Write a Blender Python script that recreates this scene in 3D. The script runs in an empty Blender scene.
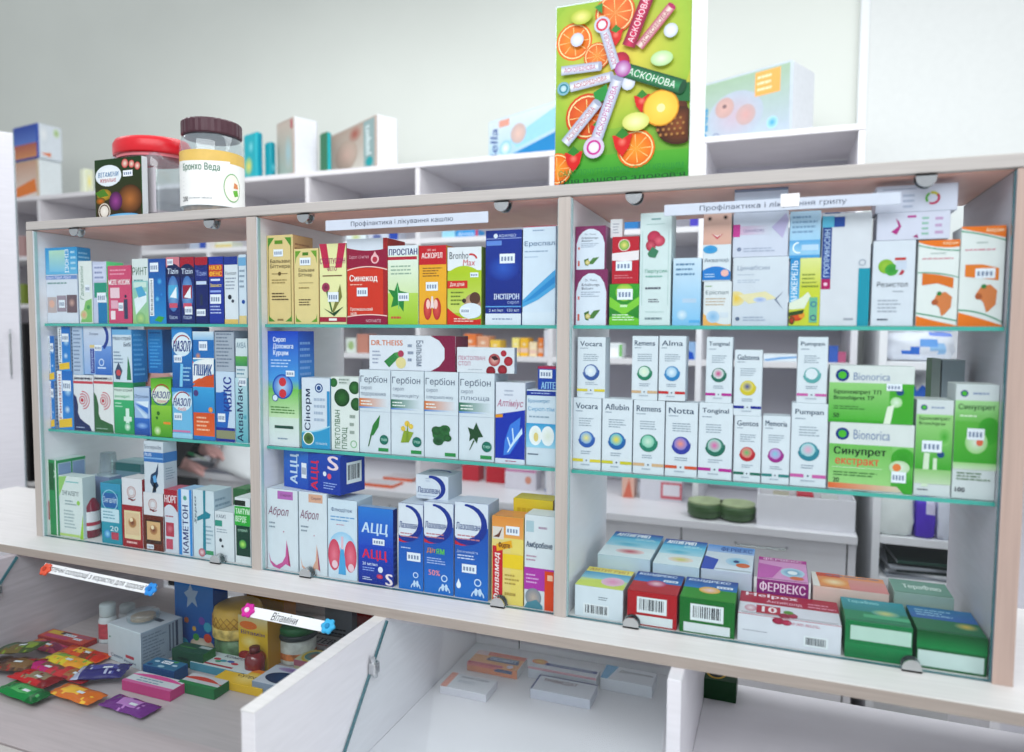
import bpy, bmesh, math, random
import numpy as np
from mathutils import Vector, Matrix
random.seed(7)
S = bpy.context.scene
COL = S.collection
# ---------------------------------------------------------------- camera
CX, CY, CZ = 1.5107, -1.0, 1.499
YAW, PIT, ROL, FPX = .3612, .0626, .007, 706.08
F = np.array([-math.sin(YAW)*math.cos(PIT), math.cos(YAW)*math.cos(PIT), -math.sin(PIT)])
_R = np.array([math.cos(YAW), math.sin(YAW), 0]); _U = np.cross(_R, F)
R2 = _R*math.cos(ROL)+_U*math.sin(ROL); U2 = -_R*math.sin(ROL)+_U*math.cos(ROL)
CAMP = np.array([CX, CY, CZ])
cd = bpy.data.cameras.new('camera'); cam = bpy.data.objects.new('camera', cd); COL.objects.link(cam)
cd.sensor_width = 36; cd.lens = 36*FPX/1024
cd.clip_start = .02
cd.dof.use_dof = True; cd.dof.focus_distance = 1.22; cd.dof.aperture_fstop = 2.4
cam.matrix_world = Matrix(((R2[0], U2[0], -F[0], CX), (R2[1], U2[1], -F[1], CY), (R2[2], U2[2], -F[2], CZ), (0, 0, 0, 1)))
S.camera = cam
# ---------------------------------------------------------------- world, lights, exposure
w = bpy.data.worlds.new('shop_light'); S.world = w; w.use_nodes = True
w.node_tree.nodes['Background'].inputs[0].default_value = (.90, .95, 1.0, 1)
w.node_tree.nodes['Background'].inputs[1].default_value = .62
def area(name, loc, target, sx, sy, power, col=(1, 1, 1)):
    l = bpy.data.lights.new(name, 'AREA'); l.shape = 'RECTANGLE'; l.size = sx; l.size_y = sy; l.energy = power; l.color = col
    o = bpy.data.objects.new(name, l); COL.objects.link(o); o.location = loc
    d = Vector(target)-Vector(loc); o.rotation_euler = d.to_track_quat('-Z', 'Y').to_euler(); return o
area('ceiling_light_shop', (1.2, -1.7, 2.9), (.9, .1, 1.2), 2.6, 1.0, 42, (.97, .98, 1))
area('ceiling_light_staff', (.8, .55, 2.75), (.8, .95, 1.0), 3.6, .6, 27, (.97, .99, 1))
area('window_daylight', (4.0, -1.3, 1.7), (.9, .15, 1.3), 1.8, 1.8, 24, (.94, .97, 1))
S.view_settings.view_transform = 'Standard'; S.view_settings.look = 'None'
S.view_settings.exposure = .0; S.view_settings.gamma = 1
# ---------------------------------------------------------------- helpers
def ray(u, v): return FPX*F+R2*(u-512)+U2*(376-v)
def aty(u, v, y): d = ray(u, v); return CAMP+d*((y-CY)/d[1])
def atz(u, v, z): d = ray(u, v); return CAMP+d*((z-CZ)/d[2])
def atx(u, v, x): d = ray(u, v); return CAMP+d*((x-CX)/d[0])
def lin(c):
    if isinstance(c, str):
        if len(c) == 3: c = ''.join(k*2 for k in c)
        c = [int(c[i:i+2], 16)/255 for i in (0, 2, 4)]
    return tuple((x/12.92 if x <= .04045 else ((x+.055)/1.055)**2.4) for x in c[:3])+(1,)
def nodes(m):
    m.use_nodes = True; nt = m.node_tree; return nt, nt.nodes['Principled BSDF']
def noise_mat(name, col, rough=.5, amt=.06, scale=40, stretch=(1, 1, 1), bump=0, metal=0, spec=.4, trans=0, alpha=1):
    m = bpy.data.materials.new(name); nt, b = nodes(m); c = lin(col)
    tc = nt.nodes.new('ShaderNodeTexCoord'); mp = nt.nodes.new('ShaderNodeMapping'); mp.inputs['Scale'].default_value = stretch
    nz = nt.nodes.new('ShaderNodeTexNoise'); nz.inputs['Scale'].default_value = scale; nz.inputs['Detail'].default_value = 4
    cr = nt.nodes.new('ShaderNodeValToRGB')
    cr.color_ramp.elements[0].position = .3; cr.color_ramp.elements[1].position = .7
    cr.color_ramp.elements[0].color = tuple(x*(1-amt) for x in c[:3])+(1,)
    cr.color_ramp.elements[1].color = tuple(min(1, x*(1+amt)) for x in c[:3])+(1,)
    nt.links.new(tc.outputs['Object'], mp.inputs[0]); nt.links.new(mp.outputs[0], nz.inputs[0])
    nt.links.new(nz.outputs[0], cr.inputs[0]); nt.links.new(cr.outputs[0], b.inputs['Base Color'])
    b.inputs['Roughness'].default_value = rough; b.inputs['Metallic'].default_value = metal
    b.inputs['Specular IOR Level'].default_value = spec
    b.inputs['Transmission Weight'].default_value = trans; b.inputs['Alpha'].default_value = alpha
    if bump:
        bp = nt.nodes.new('ShaderNodeBump'); bp.inputs['Strength'].default_value = bump; bp.inputs['Distance'].default_value = .002
        nt.links.new(nz.outputs[0], bp.inputs['Height']); nt.links.new(bp.outputs[0], b.inputs['Normal'])
    return m
def glass_mat(name, tint, refl=.08, rough=.02, haze=0, hazecol='dfeaf2'):
    m = bpy.data.materials.new(name); m.use_nodes = True; nt = m.node_tree; nt.nodes.clear()
    o = nt.nodes.new('ShaderNodeOutputMaterial'); t = nt.nodes.new('ShaderNodeBsdfTransparent'); t.inputs[0].default_value = lin(tint)
    g = nt.nodes.new('ShaderNodeBsdfGlossy'); g.inputs['Roughness'].default_value = rough; g.inputs[0].default_value = (.95, 1, 1, 1)
    lw = nt.nodes.new('ShaderNodeLayerWeight'); lw.inputs[0].default_value = .5
    pw = nt.nodes.new('ShaderNodeMath'); pw.operation = 'POWER'; pw.inputs[1].default_value = 4
    mu = nt.nodes.new('ShaderNodeMath'); mu.operation = 'MULTIPLY_ADD'; mu.inputs[1].default_value = .7; mu.inputs[2].default_value = refl
    nz = nt.nodes.new('ShaderNodeTexNoise'); nz.inputs['Scale'].default_value = 3
    mr = nt.nodes.new('ShaderNodeMapRange'); mr.inputs[3].default_value = haze*.6; mr.inputs[4].default_value = haze*1.4
    d = nt.nodes.new('ShaderNodeBsdfDiffuse'); d.inputs[0].default_value = lin(hazecol)
    m1 = nt.nodes.new('ShaderNodeMixShader'); m2 = nt.nodes.new('ShaderNodeMixShader')
    gm = nt.nodes.new('ShaderNodeNewGeometry'); iv = nt.nodes.new('ShaderNodeMath'); iv.operation = 'SUBTRACT'; iv.inputs[0].default_value = 1
    m3 = nt.nodes.new('ShaderNodeMath'); m3.operation = 'MULTIPLY'
    L = nt.links.new
    L(nz.outputs[0], mr.inputs[0]); L(mr.outputs[0], m1.inputs[0]); L(t.outputs[0], m1.inputs[1]); L(d.outputs[0], m1.inputs[2])
    L(lw.outputs['Facing'], pw.inputs[0]); L(pw.outputs[0], mu.inputs[0]); L(gm.outputs['Backfacing'], iv.inputs[1])
    L(mu.outputs[0], m3.inputs[0]); L(iv.outputs[0], m3.inputs[1])      # only the outer skin of the pane reflects
    L(m3.outputs[0], m2.inputs[0]); L(m1.outputs[0], m2.inputs[1]); L(g.outputs[0], m2.inputs[2])
    L(m2.outputs[0], o.inputs[0]); return m
def print_mat(name, rough, sheen=0):
    m = bpy.data.materials.new(name); nt, b = nodes(m)
    a = nt.nodes.new('ShaderNodeAttribute'); a.attribute_name = 'Col'
    tc = nt.nodes.new('ShaderNodeTexCoord'); nz = nt.nodes.new('ShaderNodeTexNoise'); nz.inputs['Scale'].default_value = 60
    mr = nt.nodes.new('ShaderNodeMapRange'); mr.inputs[3].default_value = .93; mr.inputs[4].default_value = 1.03
    mx = nt.nodes.new('ShaderNodeMix'); mx.data_type = 'RGBA'; mx.blend_type = 'MULTIPLY'; mx.inputs[0].default_value = 1
    nt.links.new(tc.outputs['Object'], nz.inputs[0]); nt.links.new(nz.outputs[0], mr.inputs[0])
    nt.links.new(a.outputs['Color'], mx.inputs[6]); nt.links.new(mr.outputs[0], mx.inputs[7])
    gm = nt.nodes.new('ShaderNodeGamma'); gm.inputs[1].default_value = 1.18; nt.links.new(mx.outputs[2], gm.inputs[0])
    nt.links.new(gm.outputs[0], b.inputs['Base Color']); b.inputs['Roughness'].default_value = rough
    b.inputs['Specular IOR Level'].default_value = .2
    return m
CARD = print_mat('printed_card', .38); FOIL = print_mat('printed_foil', .22)
WOODX = noise_mat('pale_laminate', 'bab5b1', .45, .07, 6, (1.5, 12, 60))
WOODZ = noise_mat('pale_laminate_upright', 'b9b0a9', .45, .07, 6, (40, 20, 1.2))
WOODL = noise_mat('ledge_laminate', 'e2e0de', .4, .05, 5, (2, 30, 20))
WOODR = noise_mat('rosy_laminate_upright', 'b8a196', .45, .07, 6, (40, 20, 1.2))
WOODE = noise_mat('taupe_edge_band', 'a69b92', .5, .09, 5, (2, 30, 60))
WHITEB = noise_mat('white_laminate', 'e6e5ea', .4, .03, 5, (2, 4, 30))
CREAM = noise_mat('rear_laminate', 'dcd9dc', .45, .03, 5, (2, 4, 30))
PINK = noise_mat('salmon_reflected_glow', 'ffbcab', .4, .1, 5, (6, 3, 1))  # salmon tone paints in the light reflected onto the cabinet top's underside
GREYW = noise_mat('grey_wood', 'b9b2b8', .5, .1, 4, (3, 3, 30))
CHROME = noise_mat('brushed_chrome', 'c9ccce', .22, .05, 60, metal=1)
BLACK = noise_mat('black_plastic', '0c0c0e', .5, .1)
DARK = noise_mat('dark_gap', '3a3a40', .8, .1)
PANE = glass_mat('pane_glass', 'fcfefe', .012, .02, .004)
SHELFG = glass_mat('shelf_glass', 'f2fbf9', .03, .03, .004)
CLEARP = glass_mat('clear_plastic', 'eef4f6', .06, .08, .16)
TEAL = noise_mat('green_glass_edge', '3fae9f', .15, .12, 8, spec=.8)
PTEAL = noise_mat('pale_glass_edge', 'a4c2c4', .2, .1, 8, spec=.6)
DTEAL = noise_mat('dark_glass_edge', '3f6f78', .15, .2, 8, spec=.8)
WALL = noise_mat('cream_wall_paint', 'd9ddd6', .8, .02, 3, bump=.05)
SKIN = noise_mat('skin', 'e0aca6', .5, .05, 20)
HAIR = noise_mat('dark_hair', '3a221e', .5, .2, 30, (8, 8, 1))
CLOTH = noise_mat('black_knit', '121216', .9, .25, 90, bump=.3)

def tag(o, label=None, cat=None, group=None, kind=None):
    if label: o['label'] = label
    if cat: o['category'] = cat
    if group: o['group'] = group
    if kind: o['kind'] = kind
    return o
def empty(name, loc=(0, 0, 0), rz=0):
    o = bpy.data.objects.new(name, None); o.empty_display_size = .05; COL.objects.link(o); o.location = loc; o.rotation_euler = (0, 0, rz); return o
def mesh_obj(name, me, parent=None, loc=None, rot=None):
    o = bpy.data.objects.new(name, me); COL.objects.link(o)
    if parent: o.parent = parent
    if loc is not None: o.location = loc
    if rot is not None: o.rotation_euler = rot
    return o
class MB:
    """collects shapes in one bmesh, builds one object"""
    def __init__(s): s.bm = bmesh.new()
    def box(s, x0, y0, z0, x1, y1, z1, bev=0):
        r = bmesh.ops.create_cube(s.bm, size=1); vs = r['verts']
        for v in vs: v.co = Vector(((x0+x1)/2+v.co.x*(x1-x0), (y0+y1)/2+v.co.y*(y1-y0), (z0+z1)/2+v.co.z*(z1-z0)))
        if bev:
            es = list({e for v in vs for e in v.link_edges}); bmesh.ops.bevel(s.bm, geom=es, offset=bev, segments=1, affect='EDGES')
        return s
    def lathe(s, prof, c=(0, 0, 0), n=24, sq=0, sx=1, sy=1, cap=True):
        rings = []
        for r, z in prof:
            ring = []
            for i in range(n):
                a = 2*math.pi*i/n; ca, sa = math.cos(a), math.sin(a)
                k = 1/max(abs(ca), abs(sa))**sq if sq else 1
                ring.append(s.bm.verts.new((c[0]+r*ca*k*sx, c[1]+r*sa*k*sy, c[2]+z)))
            rings.append(ring)
        for a, b in zip(rings, rings[1:]):
            for i in range(n): s.bm.faces.new((a[i], a[(i+1) % n], b[(i+1) % n], b[i]))
        if cap:
            s.bm.faces.new(rings[0][::-1]); s.bm.faces.new(rings[-1])
        return s
    def tube(s, pts, r, n=8):
        pts = [Vector(p) for p in pts]; rings = []
        for i, p in enumerate(pts):
            d = (pts[min(i+1, len(pts)-1)]-pts[max(i-1, 0)]).normalized()
            a = d.orthogonal().normalized(); b = d.cross(a)
            rr = r[i] if isinstance(r, (list, tuple)) else r
            rings.append([s.bm.verts.new(p+(a*math.cos(2*math.pi*k/n)+b*math.sin(2*math.pi*k/n))*rr) for k in range(n)])
        for a, b in zip(rings, rings[1:]):
            for i in range(n): s.bm.faces.new((a[i], a[(i+1) % n], b[(i+1) % n], b[i]))
        s.bm.faces.new(rings[0][::-1]); s.bm.faces.new(rings[-1]); return s
    def poly(s, pts): s.bm.faces.new([s.bm.verts.new(p) for p in pts]); return s
    def build(s, name, mat, parent=None, smooth=False, loc=None, rot=None):
        bmesh.ops.recalc_face_normals(s.bm, faces=s.bm.faces)
        me = bpy.data.meshes.new(name); s.bm.to_mesh(me); s.bm.free(); me.materials.append(mat)
        if smooth:
            for p in me.polygons: p.use_smooth = True
        return mesh_obj(name, me, parent, loc, rot)
def bx(name, mat, x0, y0, z0, x1, y1, z1, parent=None, bev=0): return MB().box(x0, y0, z0, x1, y1, z1, bev).build(name, mat, parent)
# ---------------------------------------------------------------- printed artwork
_tc = {}
def glyphs(s, bold, shear):
    """letter outlines as clean triangles (non-zero winding), scaled to a unit box"""
    from mathutils.geometry import delaunay_2d_cdt
    k = (s, bold, shear)
    if k in _tc: return _tc[k]
    c = bpy.data.curves.new('t', 'FONT'); c.body = s; c.size = 1; c.resolution_u = 3; c.fill_mode = 'NONE'
    c.shear = shear; c.space_character = 1.0+max(0, bold)*1.2
    o = bpy.data.objects.new('t', c); me = bpy.data.meshes.new_from_object(o)
    n = len(me.vertices); co = np.zeros(n*3); me.vertices.foreach_get('co', co); co = co.reshape(-1, 3)[:, :2].copy()
    nx = {}
    for e in me.edges: nx.setdefault(e.vertices[0], []).append(e.vertices[1]); nx.setdefault(e.vertices[1], []).append(e.vertices[0])
    bpy.data.meshes.remove(me); bpy.data.objects.remove(o); bpy.data.curves.remove(c)
    seen = set(); loops = []
    for v0 in range(n):
        if v0 in seen or v0 not in nx: continue
        lp = [v0]; seen.add(v0); cur = v0
        nb0 = v0+1 if v0+1 in nx[v0] else nx[v0][0]
        cur = nb0
        while cur not in seen:
            lp.append(cur); seen.add(cur); q = [t for t in nx[cur] if t not in seen]
            if not q: break
            cur = q[0]
        if len(lp) > 2: loops.append(lp)
    if not loops: _tc[k] = ([], [], 1); return _tc[k]
    vs = [Vector((float(x), float(y))) for x, y in co]
    r = delaunay_2d_cdt(vs, [(lp[i], lp[(i+1) % len(lp)]) for lp in loops for i in range(len(lp))], [], 0, 1e-5)
    P = np.array([tuple(v) for v in r[0]]); T = [t for t in r[2] if len(t) == 3]; Ta = np.array(T)
    C = P[Ta].mean(1); W = np.zeros(len(C))
    for lp in loops:
        A = co[lp]; B = np.roll(A, -1, 0)
        ay, by = A[:, 1][None], B[:, 1][None]; cx, cy = C[:, 0][:, None], C[:, 1][:, None]
        cr = (B[:, 0]-A[:, 0])[None]*(cy-ay)-(cx-A[:, 0][None])*(by-ay)
        W += ((ay <= cy) & (by > cy) & (cr > 0)).sum(1)-((ay > cy) & (by <= cy) & (cr < 0)).sum(1)
    fs = [T[i] for i in range(len(T)) if W[i] != 0]
    mn, mx = P.min(0), P.max(0); sz = np.maximum(mx-mn, 1e-6); P = (P-mn)/sz
    _tc[k] = (P, fs, sz[0]/sz[1]); return _tc[k]
class Sheet:
    def __init__(s): s.v = []; s.f = []; s.c = []
    def add(s, M, pts, faces, cols):
        """M=(origin,U,V,N,layer offset); pts in face units, u right v down"""
        O, U, V, N, e = M; b = len(s.v)
        for (a, q) in pts:
            a, q = min(1, max(0, a)), min(1, max(0, q)); s.v.append(tuple(O+U*a+V*q+N*e))
        for fc in faces: s.f.append(tuple(b+i for i in fc)); s.c += [cols[i] if isinstance(cols, list) else cols for i in fc]
    def build(s, name, parent, mat=None):
        me = bpy.data.meshes.new(name); me.from_pydata(s.v, [], s.f); me.materials.append(mat or CARD)
        at = me.color_attributes.new('Col', 'FLOAT_COLOR', 'CORNER'); at.data.foreach_set('color', np.array(s.c, dtype=np.float32).ravel())
        return mesh_obj(name, me, parent)
def mixc(a, b, t): return tuple(a[i]*(1-t)+b[i]*t for i in range(4))
def draw(items, face, W, H, sheets, rnd):
    """items drawn in order on a face, each a hair above the last"""
    O, U, V, N = face; e = .00012
    for it in items:
        k = it[0]; e += .00005; M = (O, U, V, N, e); A = sheets['art']
        if k == 'r':
            x0, y0, x1, y1, c = it[1:6]; c = lin(c); c2 = lin(it[6]) if len(it) > 6 else c
            hz = len(it) > 7
            A.add(M, [(x0, y0), (x0, y1), (x1, y1), (x1, y0)], [(0, 1, 2, 3)], [c, c, c2, c2] if hz else [c, c2, c2, c])
        elif k == 'e':
            cx, cy, rx, ry, c = it[1:6]; c = lin(c); c2 = lin(it[6]) if len(it) > 6 else c
            if ry is None: ry = rx*W/H
            n = 20; pts = [(cx, cy)]+[(cx+rx*math.cos(-2*math.pi*i/n), cy+ry*math.sin(-2*math.pi*i/n)) for i in range(n)]
            A.add(M, pts, [(0, 1+i, 1+(i+1) % n) for i in range(n)], [c]+[c2]*n)
        elif k == 'ring':
            cx, cy, rx, th, c = it[1:6]; a0, a1 = (it[6], it[7]) if len(it) > 6 else (0, 360)
            c = lin(c); q = W/H; n = 22; pts = []
            for i in range(n+1):
                a = math.radians(a0+(a1-a0)*i/n)
                for r in (rx, rx-th): pts.append((cx+r*math.cos(a), cy-r*q*math.sin(a)))
            A.add(M, pts, [(2*i, 2*i+2, 2*i+3, 2*i+1) for i in range(n)], c)
        elif k == 'p':
            A.add(M, it[1], [tuple(range(len(it[1])))[::-1]], lin(it[2]))
        elif k == 'w':
            yl, ym, yr, yb, c = it[1:6]; n = 10; c = lin(c); pts = []
            for i in range(n+1):
                t = i/n; y = yl*(1-t)*(1-2*t)+ym*4*t*(1-t)+yr*t*(2*t-1)
                yy = yb if not callable(yb) else yb(t)
                pts += [(t, y), (t, yy if yy is not None else y)]
            A.add(M, pts, [(2*i, 2*i+1, 2*i+3, 2*i+2) for i in range(n)], c)
        elif k == 'wb':      # wavy ribbon of given thickness
            yl, ym, yr, th, c = it[1:6]; n = 10; pts = []
            for i in range(n+1):
                t = i/n; y = yl*(1-t)*(1-2*t)+ym*4*t*(1-t)+yr*t*(2*t-1); pts += [(t, y), (t, y+th)]
            A.add(M, pts, [(2*i, 2*i+1, 2*i+3, 2*i+2) for i in range(n)], lin(c))
        elif k == 't':
            s, x0, y0, x1, y1, c = it[1:7]; rot = it[7] if len(it) > 7 else 0
            bold = it[8] if len(it) > 8 else .015; sh = it[9] if len(it) > 9 else 0
            co, fs, asp = glyphs(s, bold, sh)
            if len(fs) == 0: continue
            if rot == 90: pts = [(x0+(1-q)*(x1-x0), y1-a*(y1-y0)) for a, q in co]     # reads upwards
            elif rot == -90: pts = [(x0+q*(x1-x0), y0+a*(y1-y0)) for a, q in co]
            else: pts = [(x0+a*(x1-x0), y1-q*(y1-y0)) for a, q in co]
            nl = s.count('\n')+1; sh_ = [(0, 0)]
            if bold >= .02:      # heavier weight: thin copies a hair to either side
                if rot: d_ = bold*.7*(x1-x0)/nl*W/H; sh_ += [(0, d_), (0, -d_)]
                else: d_ = bold*.7*(y1-y0)/nl*H/W; sh_ += [(d_, 0), (-d_, 0)]
            for i_, (dx, dy) in enumerate(sh_): sheets['text'].add((O, U, V, N, e+.0001+i_*.00001), [(a+dx, q+dy) for a, q in pts], fs, lin(c))
        elif k == 'l':
            x0, y0, x1, y1, n, c = it[1:7]; c = lin(c); h = (y1-y0)/n
            for i in range(n):
                y = y0+i*h; xe = x1-(x1-x0)*rnd.random()*.35; xs = x0
                while xs < xe:
                    L = (x1-x0)*(.08+rnd.random()*.16); q = min(xs+L, xe)
                    A.add(M, [(xs, y+h*.25), (xs, y+h*.65), (q, y+h*.65), (q, y+h*.25)], [(0, 1, 2, 3)], c); xs = q+(x1-x0)*.03
        elif k == 'tube':   # rotated roll: centre, length and width in metres, angle in degrees
            cx, cy, L, Wd, an, c, c2, txt, tc2 = it[1:10]; an = math.radians(an); ux, uy = math.cos(an), -math.sin(an)
            def q(a, b_): return (cx+(a*ux-b_*uy)/W, cy+(a*uy+b_*ux)/H)
            A.add(M, [q(-L/2, -Wd/2), q(-L/2, 0), q(-L/2, Wd/2), q(L/2, Wd/2), q(L/2, 0), q(L/2, -Wd/2)], [(0, 1, 4, 5), (1, 2, 3, 4)], [lin(c2), lin(c), lin(c2), lin(c2), lin(c), lin(c2)])
            n = 12; pe = [q(L/2, 0)]+[q(L/2+Wd*.22*math.cos(-2*math.pi*i/n), Wd/2*math.sin(-2*math.pi*i/n)) for i in range(n)]
            A.add((O, U, V, N, e+.00002), pe, [(0, 1+i, 1+(i+1) % n) for i in range(n)], lin(c2))
            co, fs, asp = glyphs(txt, .03, 0)
            sheets['text'].add((O, U, V, N, e+.0001), [q(-L*.42+a*L*.8, Wd*.24-g_*Wd*.48) for a, g_ in co], fs, lin(tc2))
        elif k == 's':
            x0, y0, x1, y1 = it[1:5]; T = sheets['sticker']; M2 = (O, U, V, N, e+.0003); M3 = (O, U, V, N, e+.0004)
            T.add(M2, [(x0, y0), (x0, y1), (x1, y1), (x1, y0)], [(0, 1, 2, 3)], lin('eef3fa'))
            g = lin('8c9ab4'); w_, h_ = x1-x0, y1-y0
            for j in range(4):
                a = x0+w_*(.1+.21*j); T.add(M3, [(a, y0+h_*.3), (a, y0+h_*.75), (a+w_*.13, y0+h_*.75), (a+w_*.13, y0+h_*.3)], [(0, 1, 2, 3)], g)
        elif k == 'b':
            x0, y0, x1, y1 = it[1:5]; T = sheets['barcode']; M2 = (O, U, V, N, e+.0002); M3 = (O, U, V, N, e+.0003)
            T.add(M2, [(x0, y0), (x0, y1), (x1, y1), (x1, y0)], [(0, 1, 2, 3)], lin('e6ecef'))
            x = x0+(x1-x0)*.08
            while x < x1-(x1-x0)*.1:
                bw = (x1-x0)*rnd.choice((.015, .03, .045)); T.add(M3, [(x, y0+(y1-y0)*.12), (x, y0+(y1-y0)*.82), (x+bw, y0+(y1-y0)*.82), (x+bw, y0+(y1-y0)*.12)], [(0, 1, 2, 3)], lin('2c3440')); x += bw+(x1-x0)*rnd.choice((.015, .03, .04))
def apply_art(parent, art, faces):
    sheets = {k: Sheet() for k in ('art', 'text', 'sticker', 'barcode')}; rnd = random.Random(len(art)*13+int(abs(parent.location.x)*1000))
    for fk, items in art.items():
        O, U, V, N, W, H = faces[fk]; draw(items, (Vector(O), Vector(U), Vector(V), Vector(N)), W, H, sheets, rnd)
    for k, nm in (('art', 'printed_artwork'), ('text', 'lettering'), ('sticker', 'price_sticker'), ('barcode', 'barcode')):
        if sheets[k].v: sheets[k].build(nm, parent)
def box_faces(W, D, H):
    return {'f': ((-W/2, -D/2, H), (W, 0, 0), (0, 0, -H), (0, -1, 0), W, H),
            'r': ((W/2, -D/2, H), (0, D, 0), (0, 0, -H), (1, 0, 0), D, H),
            'l': ((-W/2, D/2, H), (0, -D, 0), (0, 0, -H), (-1, 0, 0), D, H),
            't': ((-W/2, D/2, H), (W, 0, 0), (0, -D, 0), (0, 0, 1), W, D)}
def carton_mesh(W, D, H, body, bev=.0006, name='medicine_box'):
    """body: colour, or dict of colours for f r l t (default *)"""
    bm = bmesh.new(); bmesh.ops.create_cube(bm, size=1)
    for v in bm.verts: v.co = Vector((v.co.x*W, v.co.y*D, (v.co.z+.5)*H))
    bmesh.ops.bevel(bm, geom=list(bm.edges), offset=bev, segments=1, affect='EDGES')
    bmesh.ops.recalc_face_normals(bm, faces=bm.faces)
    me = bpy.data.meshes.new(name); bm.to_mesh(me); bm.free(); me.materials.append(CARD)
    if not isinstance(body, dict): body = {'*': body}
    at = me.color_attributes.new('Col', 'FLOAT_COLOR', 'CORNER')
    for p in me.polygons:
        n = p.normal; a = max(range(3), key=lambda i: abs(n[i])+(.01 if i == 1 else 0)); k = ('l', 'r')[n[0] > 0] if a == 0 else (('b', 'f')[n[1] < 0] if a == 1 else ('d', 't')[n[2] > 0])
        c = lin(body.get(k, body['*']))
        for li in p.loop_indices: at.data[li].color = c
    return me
N_BOX = [0]
class Rec: pass
def carton_at(x0, x1, y0, y1, z0, z1, body, art, label, group, name='medicine_box', cat='box', rz=0, flap=True):
    W, D, H = x1-x0, y1-y0, z1-z0
    o = mesh_obj(name, carton_mesh(W, D, H, body, name=name)); o.location = ((x0+x1)/2, (y0+y1)/2, z0); o.rotation_euler = (0, 0, rz)
    tag(o, label, cat, group); apply_art(o, art, box_faces(W, D, H))
    if flap and z0 < 1.49:
        s = Sheet(); c = lin(body.get('t', body['*']) if isinstance(body, dict) else body); O = Vector((-W/2, D/2, H)); e = .0001
        s.add((O, Vector((W, 0, 0)), Vector((0, -D, 0)), Vector((0, 0, 1)), e), [(.03, .93), (.03, .96), (.97, .96), (.97, .93)], [(0, 1, 2, 3)], tuple(x*.55 for x in c[:3])+(1,)); s.build('tuck_flap_crease', o)
    r = Rec(); r.o = o; r.x0, r.x1, r.y0, r.y1, r.z0, r.z1 = x0, x1, y0, y1, z0, z1; return r
def carton(uL, uR, vT, base, body, art, label, group, y=.03, uS=None, dep=.045, vback=None, name='medicine_box', cat='box', gap=.0004):
    """measured box: left/right/top edges of its front as seen from the camera, standing at height base with its front at y"""
    z0 = base if not isinstance(base, Rec) else base.z1+.0002
    um = (uL+uR)/2
    ztop = aty(um, vT, y)[2]
    vm = vT+20
    x0 = aty(uL, vm, y)[0]+gap; x1 = aty(uR, vm, y)[0]-gap
    if y > 0 and z0 > 1.06:
        for lo_, hi_ in ((.0985, .6359), (.656, 1.2036), (1.2217, 1.7677)):
            if lo_-.03 < (x0+x1)/2 < hi_+.03 and y > 0: x0 = max(x0, lo_+.0006); x1 = min(x1, hi_-.0006)
        for zs_ in (Z1-.0062, Z2-.0062, 1.6952):
            if z0 < zs_-.01 and zs_ < ztop < zs_+.03: ztop = zs_-.0002
    if uS: dep = max(.012, atx(uS, vm, x1)[1]-y)
    if vback: dep = max(.015, atz(um, vback, ztop)[1]-y); dep = min(dep, .088) if y < .05 else dep
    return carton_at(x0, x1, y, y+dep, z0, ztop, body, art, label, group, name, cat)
Z1, Z2, Z0 = 1.5096, 1.2923, 1.0705
YP = .0
def solve_s(u, v, C, dr):
    d = ray(u, v); a = np.array([[d[0], -dr[0]], [d[1], -dr[1]]]); r = np.linalg.solve(a, np.array([C[0]-CX, C[1]-CY])); return r[1]
def rbox(uL, uC, uR, vC, yC, z0, phi, body, art, label, group, name='diaper_pack', cat='pack', bev=.006, ztop=None):
    """box turned by phi degrees whose near vertical edge is seen at column uC"""
    ph = math.radians(phi); ex = np.array([math.cos(ph), math.sin(ph)]); ey = np.array([-math.sin(ph), math.cos(ph)])
    C = aty(uC, vC, yC); W = -solve_s(uL, vC, C, ex); D = solve_s(uR, vC, C, ey); H = (ztop or C[2])-z0
    W = min(max(W, .01), .6); D = min(max(D, .01), .5)
    c = C[:2]-ex*W/2+ey*D/2
    o = mesh_obj(name, carton_mesh(W, D, H, body, bev, name)); o.location = (c[0], c[1], z0); o.rotation_euler = (0, 0, ph)
    tag(o, label, cat, group); apply_art(o, art, box_faces(W, D, H)); r = Rec(); r.o = o; r.z1 = z0+H; r.W = W; r.D = D; return r
# ================================================================ the setting
def struct(name, mat, *a):
    o = bx(name, mat, *a); o['kind'] = 'structure'; return o
FLOORM = noise_mat('floor_tiles', 'd9d6d0', .35, .05, 4)
struct('floor', FLOORM, -6.2, -2.6, -.05, 5.2, 1.719, 0)
struct('wall_back', WALL, -6.2, 1.72, 0, 5.2, 1.82, 3.9)
t = aty(863, 50, 1.70)
MB().box(t[0]-.012, 1.694, 0, t[0]+.018, 1.719, 3.9, .003).build('trim_1', noise_mat('white_trim', 'e2e5e6', .4, .02))['kind'] = 'structure'
bx('wall_panel', noise_mat('white_wall_panel', 'd6d9d7', .6, .015), t[0]+.018, 1.70, 0, 5.2, 1.719, 3.9)['kind'] = 'structure'
bpy.data.objects['wall_panel'].name = 'trim_2'
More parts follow.
